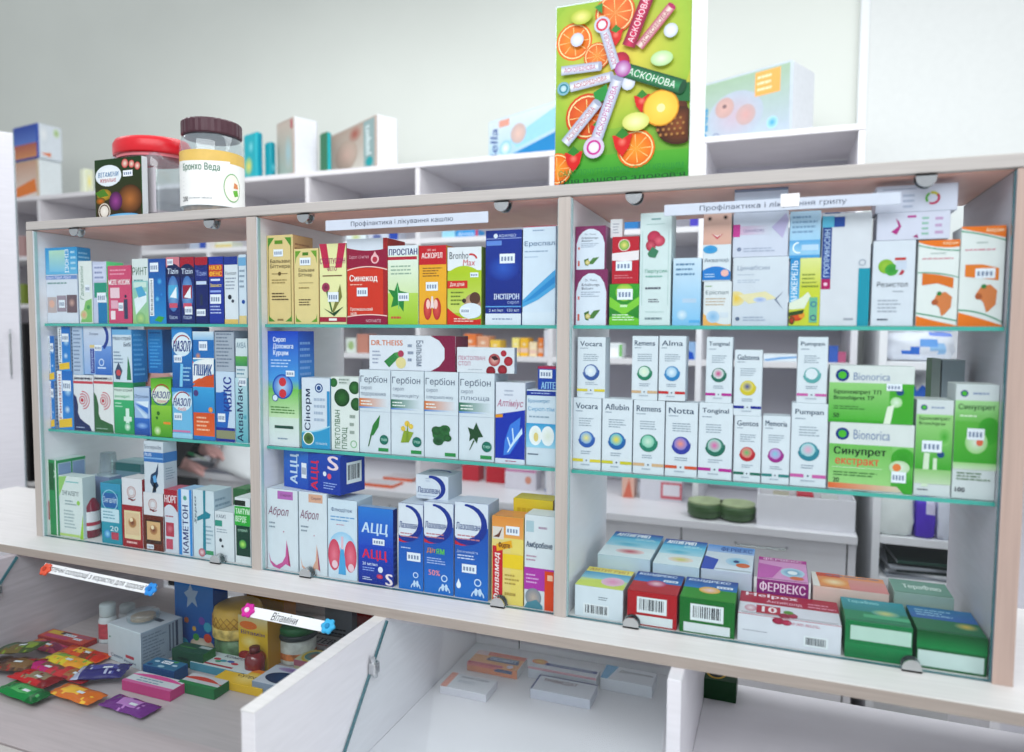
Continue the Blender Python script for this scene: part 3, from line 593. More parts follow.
j1 = carton(134.2, 149.8, 387.5, Z2, {'*': 'a9c4e8', 'r': '3d6fc0'}, {'f': [('r', 0, 0, 1, .42, 'c3d2e6', 'a6c2ea'), ('t', 'Отривин', .04, .15, .96, .24, '51648e', 0, .01, .2), ('p', [(.05, .3), (.95, .28), (.9, .42)], 'e6f0fa'), ('p', [(.05, .34), (.9, .42), (.9, .55)], '4a86d4'), ('p', [(.05, .38), (.85, .58), (.8, .7)], 'cfe2f6'), ('r', 0, .64, 1, 1, '3f7ccc', '2a58a8'), ('e', .5, .8, .4, .07, 'a7c8ee', '3f7ccc')]},
       'silver-blue box with radiating blue rays, lower row beside the lime box', G, yb, dep=.03)
carton(148, 162.6, 329.5, j1.z1+.0265, {'*': '2f86cb', 'r': '2371b4'}, {'f': [('r', 0, 0, 1, 1, '3a98d8', '2878bc'), ('l', .12, .04, .9, .12, 1, '1f6aac'), ('l', .12, .2, .9, .9, 9, '5fb0e2')]}, 'plain blue box side with faint print in the upper row of the left bay', G, yb+.03, dep=.03)
k1 = carton(151, 171.4, 378.5, Z2, {'*': '6cb92e', 'r': '4f9a22'}, {'f': [('r', 0, 0, 1, .2, '5fae2c', '8ccc44'), ('e', .5, .28, .48, .15, 'f2f5ee', 'e4ecdc'), ('ring', .55, .3, .46, .05, 'b5403c', 40, 165), ('ring', .5, .26, .46, .04, '2f4a9c', 200, 330), ('t', 'НАЗОЛ', .06, .22, .94, .34, '24408e', 0, .04, .3), ('t', 'Адванс', .3, .36, .8, .42, 'd8555e'), ('r', 0, .46, 1, 1, '9bd04a', '57a82c'), ('e', .35, .6, .08, None, '3a7820'), ('e', .28, .68, .06, None, '3a7820'), ('r', .6, .74, .95, .78, 'f09a3c'), ('e', .3, .9, .18, None, 'e8f2d8', '8cc84a')]},
       'lime green box with a slanted blue title in a white oval', G, yb)
m1 = carton(172.2, 192.2, 388, Z2, {'*': '7fc2e6', 'r': '4f9fd4'}, {'f': [('r', 0, 0, 1, .08, '3a8fd0'), ('e', .5, .26, .5, .2, 'eef4f8', 'dcebf4'), ('ring', .55, .3, .46, .05, 'a8384c', 40, 165), ('t', 'НАЗОЛ', .06, .2, .94, .36, '24408e', 0, .04, .3), ('t', 'бебі', .3, .38, .7, .45, 'd8555e'), ('s', .1, .5, .5, .64), ('r', 0, .84, .9, .88, 'd88ab4'), ('r', 0, .9, 1, 1, 'a8d8ee')]},
       'light blue box with a slanted navy title, lower row left of the orange box', G, yb)
carton(171.8, 192, 326.5, m1, {'*': '2c82c8', 'r': '1f66a8'}, {'f': [('r', 0, 0, 1, 1, '3a98d8', '1d5fa6'), ('e', .5, .28, .5, .2, 'f0f5fa', 'dcebf4'), ('ring', .55, .32, .46, .05, 'a8384c', 40, 165), ('t', 'НАЗОЛ', .06, .22, .94, .4, '24408e', 0, .04, .3), ('s', .1, .46, .5, .58), ('p', [(.35, .98), (.42, .6), (.55, .6), (.5, .98)], '8fd0f0'), ('l', .55, .64, .95, .9, 4, 'a8d4f0')]},
       'deep blue box with a slanted navy title, upper row above the light blue one', G, yb)
n1 = carton(192.8, 214.2, 359.5, Z2, {'*': '45a7dc', 'r': '3c8fc4'}, {'f': [('w', .02, .1, .0, .3, 'e06a34'), ('e', .5, .12, .6, .12, 'f0f4f4', 'e0eef4'), ('p', [(.0, .28), (.0, .08), (.5, .0), (1, .0), (1, .12), (.5, .2)], 'f2f5f6'), ('t', 'ПШИК', .06, .06, .92, .2, '2a5f9e', 0, .05, .15), ('w', .33, .22, .18, .36, 'd8602c'), ('r', 0, .34, 1, .66, '4aaee0', '2f90cc'), ('e', .14, .42, .12, None, '5a4a8a'), ('e', .82, .62, .1, None, 'f2c06a', 'e88a3a'), ('r', 0, .66, 1, .95, 'dd5f2a', 'e8743a'), ('l', .15, .7, .85, .9, 4, 'f6c8a8'), ('r', 0, .95, 1, 1, '2c86cc')]},
       'blue and orange nasal spray box with a large slanted title', G, yb)
carton(192.8, 214, 331.5, n1, {'*': '2a7cc0', 'r': 'c8d4e0'}, {'f': [('r', 0, 0, 1, .3, 'd8e6f0', '9cc8e8'), ('s', .3, .35, .7, .68), ('e', .25, .88, .14, None, 'e89a5a', '2a7cc0'), ('r', 0, .95, 1, 1, 'f0f4f4')]}, 'short blue box with a price sticker on the blue and orange spray box', G, yb)
o1 = carton(215.6, 234.6, 371.5, Z2, {'*': 'cfdff0', 'r': 'b8cbe2'}, {'f': [('r', 0, .3, .6, .85, '2f86cc', '1f5fae'), ('p', [(0, .32), (.5, .28), (.75, .5), (.6, .8), (0, .82)], '2a74c4'), ('t', 'КВІКС', .42, .08, .85, .56, '24429c', 90, .05), ('s', .1, .6, .5, .72), ('r', 0, .83, 1, .97, '9a9c7c'), ('r', 0, .8, 1, .84, '2a3ea0'), ('r', 0, .96, 1, 1, '2a3ea0')]},
       'white and blue box with a big navy vertical title beside the orange box', G, yb)
carton(214.8, 234, 330.5, o1, {'*': 'b4bcc8', 'r': 'a2aabc'}, {'f': [('l', .08, .05, .92, .92, 10, '7f8a9c'), ('r', 0, 0, 1, .04, '5f6a7c')]}, 'grey box covered in small print, upper row near the left divider', G, yb)
p1 = carton(235.4, 247.6, 378, Z2, {'*': '9fd2dc', 'r': '7fb4c4'}, {'f': [('r', 0, 0, 1, 1, 'c8e2ea', '6fbcc8'), ('t', 'АкваМакс', .12, .05, .62, .98, '1c2c60', 90, .03), ('s', .3, .0, .95, .12), ('e', .8, .6, .25, None, '3aa0b8', 'a4d6de')]}, 'teal box with a dark vertical title touching the left divider on the lower shelf', G, yb)
carton(235.4, 247.4, 338.5, p1, {'*': 'dbe6ea', 'r': 'b8ccd4'}, {'f': [('t', 'АКВА', .1, .1, .9, .24, '6a8aa0'), ('r', 0, .45, 1, .7, '6fb85a', '4a9c6a'), ('l', .1, .75, .9, .95, 2, '8ab')]}, 'small white box with a green band, on top of the teal box', G, yb)
# ---- left bay, floor
G = 'medicine boxes on the floor of the left bay'
yf = .015
carton(46, 58, 460, Z0, {'*': '2f9a5c', 'r': 'bccfdc', 't': 'cfe0dc'}, {'f': [('r', .0, 0, .12, 1, 'e0ece4'), ('ring', .5, .18, .3, .08, 'dbe8dc'), ('r', .15, .04, .62, .4, '1f6a3c'), ('r', .75, 0, .86, 1, 'e8f2ea'), ('r', 0, .55, .1, .8, 'b83a4a')], 'r': [('r', .04, .05, .46, .5, '8fa6c8'), ('r', .54, .05, .96, .5, '8fa6c8'), ('r', 0, 0, 1, .04, '3fa26c'), ('r', .47, 0, .52, .5, '3fa26c')]},
       'green and white striped box standing deep in the bottom left corner', G, yf, uS=86)
carton(59, 82.6, 476.5, Z0, {'*': 'dfe8e6', 'r': 'c8d6da'}, {'f': [('p', [(0, .02), (.35, .0), (.1, .25), (0, .35)], '9fd07a'), ('r', .3, .08, .85, .1, '9cc'), ('t', 'ІНГАЛІПТ', .15, .24, .85, .31, '4a6a74', 0, .01), ('l', .25, .38, .75, .48, 2, '9ab0b4'), ('l', .2, .54, .7, .86, 6, 'a8bcc0'), ('e', .82, .42, .07, None, 'a4d66a'), ('p', [(.85, 1), (1, .6), (1, 1)], 'a8d64a'), ('r', 0, .94, .85, .98, 'c6e08a')]},
       'white box with lime green corners, second from the left on the cabinet floor', G, yf, dep=.03)
# bottle in a blister pack with a measuring cup
x0, x1 = aty(85, 500, yf+.03)[0], aty(100, 500, yf+.03)[0]; cxm = (x0+x1)/2; zt_ = aty(92, 492, .045)[2]; r_ = (x1-x0)/2*.86
bo = empty('syrup_bottle', (cxm, .038, Z0)); tag(bo, 'maroon syrup bottle with a white label and clear measuring cup beside the teal box', 'bottle')
h_ = zt_-Z0
MB().lathe([(r_*.9, 0), (r_, .003), (r_, h_*.72), (r_*.55, h_*.9), (r_*.45, h_)], n=24).build('bottle_body', noise_mat('maroon_glass', '7a1c34', .12, .1), bo, True)
MB().lathe([(r_*1.02, h_*.18), (r_*1.02, h_*.6)], n=24, cap=False).build('paper_label', noise_mat('bottle_label', 'dfe0e4', .5, .12, 90), bo, True)
MB().lathe([(r_*1.03, h_*.28), (r_*1.03, h_*.36)], n=24, cap=False).build('label_stripe', noise_mat('bottle_label_red', 'b02c44', .5, .12, 90), bo, True)
MB().lathe([(r_*.5, h_+.0003), (r_*.5, h_+.012)], n=20).build('cap', noise_mat('white_cap', 'dfe4ea', .4, .04), bo, True)
q0 = aty(101, 478, .06); 
cupz = aty(101, 476, .075)[2]
pk = carton(88, 109.5, 476.5, Z0, {'*': '8f9dbc', 't': 'c2d0dc'}, {'t': [('r', .05, .1, .95, .9, 'd0dde6')]}, 'grey-blue packet behind the syrup bottle carrying the upturned cup', G, .07, dep=.05)
mc = empty('measuring_cup', ((pk.x0+pk.x1)/2, .095, pk.z1+.0002)); tag(mc, 'upturned clear plastic measuring cup on the grey-blue packet in the left bay', 'cup')
MB().lathe([(.021, 0), (.021, .003), (.0185, .003), (.0150, .046), (.0138, .046), (.0170, .002)], n=28, cap=False).build('cup_wall', CLEARP, mc, True)
MB().lathe([(.0145, .0455), (.0145, .047)], n=28).build('cup_base', CLEARP, mc, True)
MB().lathe([(.0212, .0), (.0218, .0015), (.0212, .003)], n=28, cap=False).build('rim', CLEARP, mc, True)
carton(100.8, 121, 483.5, Z0, {'*': '2fa0b4', 'r': '2488a0'}, {'f': [('r', 0, 0, 1, .12, '3f9fc0'), ('r', .08, .16, .85, .4, '2f6fb0'), ('ring', .46, .28, .4, .03, 'a8dcec'), ('t', 'Інгаліп', .14, .22, .8, .32, 'd8eef8'), ('r', 0, .42, .9, .64, 'cfe6ee'), ('l', .1, .45, .8, .6, 3, '7ab'), ('e', .3, .84, .16, None, 'a8e0f0', '2f8fd0'), ('r', .5, .8, .85, .92, 'c24a62'), ('t', '20', .45, .7, .85, .78, 'e4f6fa')]},
       'teal box with a blue title panel on the cabinet floor', G, yf, dep=.04)
def seal(u0, u1, vt, low, lb, pic):
    return carton(u0, u1, vt, Z0, {'*': 'e2e2e6', 'r': low, 't': 'e8e2e6'}, {'f': [('ring', .48, .2, .22, .03, 'c08a86'), ('ring', .48, .2, .15, .02, 'c8a09a'), ('p', [(.3, .28), (.5, .33), (.7, .28), (.66, .31), (.34, .31)], 'b84a54'), ('r', 0, .39, 1, 1, low, low), ('r', .1, .47, .9, .88, pic), ('r', .16, .5, .84, .82, 'dcb98a' if pic != 'e8d8b0' else 'e2c8a4'), ('e', .5, .64, .2, None, '7a3a2c', 'c89a6a'), ('e', .45, .6, .08, None, 'f0e0c0'), ('s', .15, .9, .5, .98) if pic == '4a2a1e' else ('l', .2, .9, .9, .97, 1, 'f0c8c4')]}, lb, G, yf, dep=.04)
seal(121.8, 142.2, 478.5, 'a8202e', 'white and red box with a round seal and framed picture', 'e8d8b0')
g1 = seal(143.4, 163.4, 493, '74321f', 'white and brown box with a round seal and framed picture', '4a2a1e')
carton(143.8, 163.4, 441.5, g1, {'*': 'd5dce4', 'r': 'c2ced8', 't': 'd5dce4'}, {'f': [('t', 'Strepsils', .04, .07, .9, .17, '5a6c80', 0, .01), ('r', 0, .21, 1, .4, '3f7fc0'), ('t', 'PLUS', .06, .23, .4, .29, 'e8f0fa', 0, .03), ('r', 0, .31, 1, .34, '8fb8e0'), ('p', [(.6, .98), (.3, .8), (.35, .65), (.6, .58), (.75, .4), (.72, .62), (.62, .75), (.75, .85), (.4, 1)], '2a4a6c'), ('p', [(.5, .8), (.45, .68), (.6, .64), (.66, .78)], '6fb0e0')], 'r': [('r', 0, .21, 1, .4, '4a88c6'), ('l', .15, .5, .85, .75, 5, '98a8b8')]},
       'tall white and blue box with a blue swirl standing on the brown box', G, yf, uS=177)
carton(164.2, 177.8, 489.5, Z0, {'*': 'd8dde6', 'r': 'c4ccd8', 't': 'c8607a'}, {'f': [('r', 0, 0, 1, .34, 'b0243a'), ('t', 'НОРГ', .05, .09, .95, .21, 'f2e6ea', 0, .04), ('w', .3, .24, .36, .44, 'd8dde6'), ('l', .1, .4, .8, .45, 1, 'b0566a'), ('r', .1, .52, .7, .74, 'c04a60'), ('e', .4, .62, .3, None, 'd88a98', 'b8384e'), ('r', .1, .78, .6, .94, 'c85a70')]}, 'narrow white box with a deep red top left of the blue-striped box', G, yf, dep=.04)
carton(178.4, 192, 489.5, Z0, {'*': 'dde8f4', 'r': 'b8cfe8', 't': 'a8cbe8'}, {'f': [('r', 0, 0, .22, 1, '3a96d8'), ('r', .82, 0, 1, 1, '3a96d8'), ('e', .5, .13, .14, None, '3f8f7a', '7ac0b0'), ('t', 'КАМЕТОН', .3, .24, .72, .96, '22387e', 90, .04)]}, 'white box with two blue edge stripes and a navy vertical title', G, yf, dep=.04)
carton(192.8, 214, 490.5, Z0, {'*': 'd6e2e8', 'r': 'bccdd8', 't': 'cfdde2'}, {'f': [('t', 'Septo', .06, .1, .2, .5, '31556c', 90, .03, .2), ('p', [(.5, .0), (.62, .0), (.6, .3), (.85, .34), (.8, .4), (.6, .42), (.6, .95), (.45, .95), (.48, .42), (.2, .46), (.2, .4), (.5, .34)], '2a8fa0'), ('e', .4, .92, .16, None, 'f0dfe2', 'c05a6a'), ('r', .6, .88, .95, .94, '4aa070'), ('l', .6, .5, .95, .8, 5, 'a0b8c4')], 'r': [('l', .08, .1, .9, .6, 6, '92a8b8')]}, 'white box with a dark teal cross-shaped streak', G, yf, uS=232)
carton(214.8, 233.8, 512, Z0, {'*': 'e0e6ea', 'r': 'c8d0d6', 't': 'e4eaee'}, {'f': [('t', 'КАМІ', .1, .06, .6, .13, '66788a'), ('r', .02, .18, .4, .3, '3fa08e'), ('l', .1, .34, .8, .44, 2, 'a8b4c0'), ('e', .3, .58, .08, None, '3a4450'), ('e', .4, .7, .06, None, '3a4450'), ('l', .1, .86, .8, .92, 1, 'a8b4c0')]}, 'plain white box with a small teal block left of the green box', G, yf, dep=.06)
carton(234.6, 250.4, 498, Z0, {'*': 'e4eaec', 'r': 'ccd6da', 't': 'eef2f2'}, {'f': [('r', .02, .04, .7, .12, '14301f'), ('r', 0, .13, 1, .42, '3cb84a'), ('t', 'ТАНТУМ\nВЕРДЕ', .06, .16, .96, .38, 'e4f8e4', 0, .03), ('r', .08, .42, .98, .88, '0f4a3a'), ('e', .5, .7, .24, None, 'c8f07a', '2f9a4a'), ('t', 'спрей', .2, .46, .8, .52, 'bfe8d0')]}, 'white, bright green and dark green box beside the left divider', G, yf, dep=.04)
carton(111, 141, 463, Z0, {'*': '7f9fae', 't': 'a8c4cc'}, {'f': [('r', 0, 0, 1, .12, '3a7a7c'), ('l', .1, .2, .9, .5, 3, 'c0d4dc')], 't': [('r', .05, .1, .95, .5, 'c4dadf')]}, 'grey-teal box behind the red and white box in the left bay', G, .10, dep=.06)
carton(233, 247, 489, Z0, {'*': '4f8a5a', 't': '5f9a64'}, {'t': [('r', .1, .1, .9, .5, 'b4ccd0')]}, 'dull green box behind the bright green box in the left bay', G, .10, dep=.08)
# ================================================================ MIDDLE BAY
G = 'medicine boxes on the top shelf of the middle bay'
def herbal(u0, u1, vt, uS, lb):
    g = '5f9a3a'
    return carton(u0, u1, vt, Z1, {'*': 'e4cf98', 'r': 'd9b888', 't': 'b07a54'}, {'f': [('ring', .5, .5, .0, 0, g), ('p', [(.06, .03), (.3, .03), (.1, .12), (.06, .2)], g), ('p', [(.94, .03), (.7, .03), (.9, .12), (.94, .2)], g), ('p', [(.06, .97), (.3, .97), (.1, .92), (.06, .86)], g), ('p', [(.94, .97), (.7, .97), (.9, .92), (.94, .86)], g), ('r', .06, .12, .085, .9, '9a8a4c'), ('r', .915, .12, .94, .9, '9a8a4c'), ('r', .32, .06, .62, .1, '6a9a2c'), ('s', .28, .16, .64, .24),
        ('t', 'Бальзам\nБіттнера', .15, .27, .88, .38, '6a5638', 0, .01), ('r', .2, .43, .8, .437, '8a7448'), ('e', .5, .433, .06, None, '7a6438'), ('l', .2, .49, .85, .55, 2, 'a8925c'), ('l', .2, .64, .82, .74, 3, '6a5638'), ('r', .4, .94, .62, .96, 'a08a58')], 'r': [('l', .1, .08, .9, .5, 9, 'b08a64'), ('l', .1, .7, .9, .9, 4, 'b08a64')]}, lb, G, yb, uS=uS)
herbal(263.6, 293, 235, 313, 'tall tan herbal box with green corner ornaments, leftmost in the middle bay')
carton(293.8, 318.4, 248.5, Z1, {'*': 'e6d49c', 'r': 'd9b888'}, {'f': [('p', [(.06, .03), (.3, .03), (.1, .12), (.06, .2)], '7aa83a'), ('p', [(.94, .03), (.7, .03), (.9, .12), (.94, .2)], '7aa83a'), ('p', [(.06, .97), (.3, .97), (.1, .92), (.06, .86)], '7aa83a'), ('p', [(.94, .97), (.7, .97), (.9, .92), (.94, .86)], '7aa83a'), ('r', .36, .05, .6, .09, '5a8a2c'), ('s', .25, .12, .7, .22), ('t', 'Бальзам\nБіттнер', .2, .26, .84, .38, '6a5638', 0, .01), ('r', .2, .45, .8, .455, '8a7448'), ('l', .2, .5, .8, .54, 1, 'a8925c'), ('l', .2, .66, .85, .76, 3, '6a5638')]},
       'shorter tan herbal box with green corner ornaments', G, yb, dep=.035)
carton(319.2, 346.2, 243.5, Z1, {'*': 'eceab4', 'r': 'c8c890', 't': 'c23a4a'}, {'f': [('p', [(0, 0), (.28, 0), (.4, .3), (.16, .3)], 'c8345a'), ('p', [(1, 0), (.72, 0), (.6, .3), (.84, .3)], 'c8345a'), ('t', 'СТОПТУССИН', .03, .18, .97, .25, 'a02a6a', 0, .02), ('t', 'ФІТО', .3, .28, .66, .34, 'a02a6a', 0, .02), ('r', .12, .39, .85, .405, '8a6a4c'), ('e', .24, .54, .15, None, '7a2848', 'b84a70'), ('p', [(.25, .6), (.45, .85), (.5, .85), (.32, .58)], '4a7a3c'), ('p', [(.78, .5), (.48, .84), (.52, .86), (.85, .66)], '8a8a4c'), ('p', [(.15, .8), (.5, .86), (.9, .78), (.55, .9)], '2f5a38'), ('s', .32, .6, .72, .72), ('r', 0, .91, 1, .97, 'b02a4a'), ('r', .35, .925, .65, .955, 'f2ecec')]},
       'pale yellow box with red trapezoids and a thistle flower', G, yb)
carton(346.8, 387.4, 238.5, Z1, {'*': 'd8432c', 'r': 'b83428', 't': 'e8eaf0'}, {'f': [('r', 0, 0, .9, .14, 'dde2ec'), ('r', .9, 0, 1, 1, 'b02c30'), ('w', .1, .14, .12, .34, 'a01c48'), ('e', .7, .24, .1, None, 'f0c0c4'), ('p', [(.7, .15), (.62, .22), (.78, .22)], 'f0c0c4'), ('e', .7, .245, .06, None, 'c23a50'), ('t', 'Сироп 1.5 мг/мл', .06, .19, .55, .24, 'e6b4c2'), ('wb', .36, .32, .36, .012, 'f6d4cc'), ('t', 'Синекод', .07, .42, .76, .51, 'fbf2ee', 0, .04), ('l', .08, .52, .45, .55, 1, 'f6c0b0'), ('s', .25, .57, .52, .67), ('t', 'Протикашльовий\nзасіб', .08, .8, .64, .89, 'f6d8d0', 0, .03), ('w', .91, .89, .9, 1, 'a01c48'), ('wb', .905, .88, .895, .012, 'f6d4cc'), ('t', 'NOVARTIS', .48, .94, .85, .975, 'e8c0cc')]},
       'large orange-red box with white top and crimson waves', G, yb, dep=.06)
carton(387.8, 418.4, 245.5, Z1, {'*': 'e4efe0', 'r': 'c8dcc0'}, {'f': [('r', 0, 0, 1, .12, 'e8eef4'), ('t', 'ПРОСПАН', .04, .04, .97, .12, '1f2f7a', 0, .05), ('r', 0, .14, .96, .18, 'c03048'), ('r', 0, .18, 1, .62, 'e6efe2', 'd8e8b8'), ('l', .1, .24, .9, .38, 3, 'a0b8a4'), ('r', 0, .6, 1, 1, 'c0dc6a', 'a8cc38'), ('p', [(.0, .55), (.22, .57), (.32, .46), (.4, .57), (.7, .6), (.54, .68), (.52, .84), (.36, .75), (.1, .78), (.18, .66)], '2e8f46'), ('p', [(.3, .5), (.35, .8), (.38, .8), (.33, .5)], '7ac88a'), ('s', .35, .6, .7, .7), ('l', .1, .88, .6, .95, 1, 'd0604a')]},
       'white to lime green box with a large ivy leaf', G, yb, dep=.05)
carton(418.8, 446.6, 245.5, Z1, {'*': 'f0b636', 'r': 'd89c2c', 't': 'c8303a'}, {'f': [('r', 0, 0, 1, .24, 'cc2733'), ('t', '100 мл', .3, .04, .62, .07, 'f8d0d0'), ('t', 'АСКОРІЛ', .1, .09, .85, .16, 'fbe8e8', 0, .04), ('l', .14, .27, .9, .4, 4, '9a7030'), ('s', .26, .46, .7, .57), ('e', .32, .8, .15, .14, 'e06a5a', 'c22f3a'), ('e', .66, .8, .15, .14, 'e06a5a', 'c22f3a'), ('p', [(.46, .64), (.52, .64), (.56, .8), (.49, .78), (.42, .8)], 'f0e0e0'), ('e', .34, .74, .07, .06, 'f6d0c8'), ('e', .62, .74, .07, .06, 'f6d0c8')]},
       'amber box with a red top and a picture of red lungs', G, yb, dep=.04)
carton(447.4, 481.6, 247, Z1, {'*': 'b8cf2e', 'r': '8fb02c', 't': 'd8dce0'}, {'f': [('r', 0, 0, 1, .3, 'e8ecf0'), ('t', 'Bronho', .06, .06, .62, .15, '3a4a5c', 0, .01), ('t', 'Max', .46, .16, .82, .24, 'd0484c', 0, .01, .1), ('ring', .7, .18, .2, .05, 'd0484c', 20, 110), ('w', .33, .24, .34, .55, 'bcd030'), ('r', 0, .33, 1, .85, 'b8cf2e', 'd0dc7a'), ('s', .68, .33, .92, .39), ('r', 0, .43, .6, .53, 'd8382c'), ('t', 'Для дітей', .08, .45, .5, .51, 'f8e4dc', 0, .02), ('l', .1, .56, .5, .76, 4, '7a8c3a'), ('e', .75, .74, .25, .14, 'd8b8a4', 'b09078'), ('e', .82, .66, .16, .08, '6a4a3c'), ('e', .5, .69, .06, None, '4a3a34'), ('e', .7, .82, .34, .1, 'e4ecf4'), ('s', .4, .78, .68, .86), ('w', .78, .92, .92, 1, 'd8382c'), ('l', .2, .91, .85, .97, 2, 'f8dcd4')]},
       'white and lime box with a sleeping child photo and red foot', G, yb, dep=.055)
carton(485.6, 521.8, 230, Z1, {'*': '1e3a9a', 'r': '1a3080', 't': '2a48b0'}, {'f': [('r', 0, 0, 1, .86, '22409e', '1a3590'), ('e', .28, .06, .06, None, 'e8f0fa'), ('t', 'ADAMED', .36, .045, .85, .075, 'c8d4f0'), ('r', 0, .085, 1, .092, 'a8b8e8'), ('r', .02, .11, .45, .16, '6f96dc'), ('s', .4, .25, .82, .35), ('e', .5, .4, .45, .14, '3a6ac8', '1e3d9c'), ('t', 'ІНСПІРОН', .24, .67, .94, .73, 'e0eafa', 0, .04), ('t', 'сироп', .62, .75, .94, .785, 'b8c8f0'), ('r', 0, .8, 1, .812, '6fb0e8'), ('t', '2 мг/мл   150 мл', .1, .83, .94, .86, 'd0dcf4'), ('r', 0, .88, 1, 1, 'dfe6f0'), ('l', .2, .92, .9, .96, 1, 'a0aec8')]},
       'tall navy blue box with a pale foot on the top shelf of the middle bay', G, yb, dep=.05)
carton(522.6, 556, 226, Z1, {'*': 'dce8f4', 'r': 'c4d4e6', 't': 'c0506a'}, {'f': [('r', .0, .0, 1, .008, 'c04060'), ('l', .3, .03, .75, .06, 1, '9ab0cc'), ('t', 'Ереспал', .06, .15, .97, .21, '51759c', 0, -.0), ('l', .06, .24, .8, .27, 1, 'a0b4cc'), ('l', .06, .3, .5, .32, 1, 'b0c4dc'), ('p', [(0, .75), (.4, .62), (1, .44), (1, .62), (.5, .74), (0, .82)], '5cb0e0'), ('p', [(0, .78), (.5, .64), (1, .5), (1, .57), (.4, .72)], '3a98d4'), ('r', 0, .87, 1, 1, 'e0eaf4')]},
       'tall white box with a sky blue diagonal swoosh beside the right divider', G, yb, dep=.05)
# ---- lower shelf
G = 'medicine boxes on the lower glass shelf of the middle bay'
carton(264.3, 298.4, 331, Z2, {'*': '3a6fd0', 'r': '2b62c0'}, {'f': [('r', 0, 0, 1, .42, '2450c4', '58a8e4'), ('r', 0, .42, 1, .5, '58a8e4', '8cc87a'), ('r', 0, .5, 1, .75, '7ec860', 'cfe6c0'), ('r', 0, .75, 1, 1, 'd8e8dc', 'e0e6ea'), ('t', 'Сироп\nДопомога\nКурцям', .18, .05, .84, .22, 'e8f0fc', 0, .03), ('l', .1, .24, .9, .32, 3, 'c0d8f4'), ('e', .48, .48, .34, None, 'c8e0f0', '2f78d0'), ('ring', .48, .48, .34, .04, '2f5fb8'), ('e', .48, .44, .12, None, 'd8404a'), ('e', .48, .54, .12, None, 'd8404a'), ('s', .6, .34, .88, .39), ('ring', .23, .58, .1, .03, '24449c'), ('e', .23, .58, .08, None, 'e0ecf8'), ('l', .08, .65, .9, .72, 3, '5a9048'), ('r', .2, .82, .82, .845, '2c5a4c'), ('l', .3, .92, .75, .95, 1, '9ab')],
        'r': [('r', 0, 0, 1, .5, '2a5fd0', '5aa8e0'), ('r', 0, .5, 1, 1, '8fcf70', 'd8e8d8'), ('l', .1, .08, .9, .4, 6, '8fb8ec')]},
       'tall box shading from royal blue to green with red lung symbol', G, yb, uS=314)
carton(301.4, 330, 378, Z2, {'*': 'dce4ee', 'r': '6fb8dc'}, {'f': [('t', 'Сінорм', .1, .16, .36, .74, '253c60', 90, .03), ('e', .62, .14, .14, None, '2f5a94'), ('ring', .62, .14, .1, .03, 'd8e4f4'), ('l', .44, .26, .9, .64, 4, 'b4c2d4'), ('r', .9, .18, 1, 1, '3d9ccc'), ('w', .78, .76, .68, 1, '3ea4d0'), ('wb', .76, .74, .66, .02, 'a8dcec'), ('e', .24, .86, .2, None, 'f0f4ec'), ('e', .24, .86, .17, None, '3a5a34', '6a8c4a'), ('t', '15 пакетів', .5, .9, .9, .94, 'e0f0f8')]},
       'white box with black vertical title and a turquoise lower corner', G, yb, dep=.03)
carton(330.8, 358.8, 377, Z2, {'*': 'e4eae6', 'r': 'ccd'}, {'f': [('e', .1, .08, .14, None, '3a8a44', '2a6a34'), ('e', .4, .28, .3, None, '3a7a38', '1f4a26'), ('ring', .4, .28, .3, .02, 'e4eae6'), ('e', .86, .14, .2, None, '4a8a44', '24562c'), ('e', .92, .36, .2, None, '3a7a3c', '2a5a30'), ('r', .3, .01, .7, .1, 'd6dcd8'), ('l', .3, .02, .7, .1, 2, '8a9a90'), ('t', 'ПЕКТОЛВАН\nПЛЮЩ', .14, .45, .62, .97, '4f7f5c', 90, -.002), ('l', .68, .48, .9, .8, 3, 'a8b4ac'), ('ring', .82, .9, .12, .03, '9cc8a0')]},
       'white box covered with round green ivy pictures', G, yb, dep=.03)
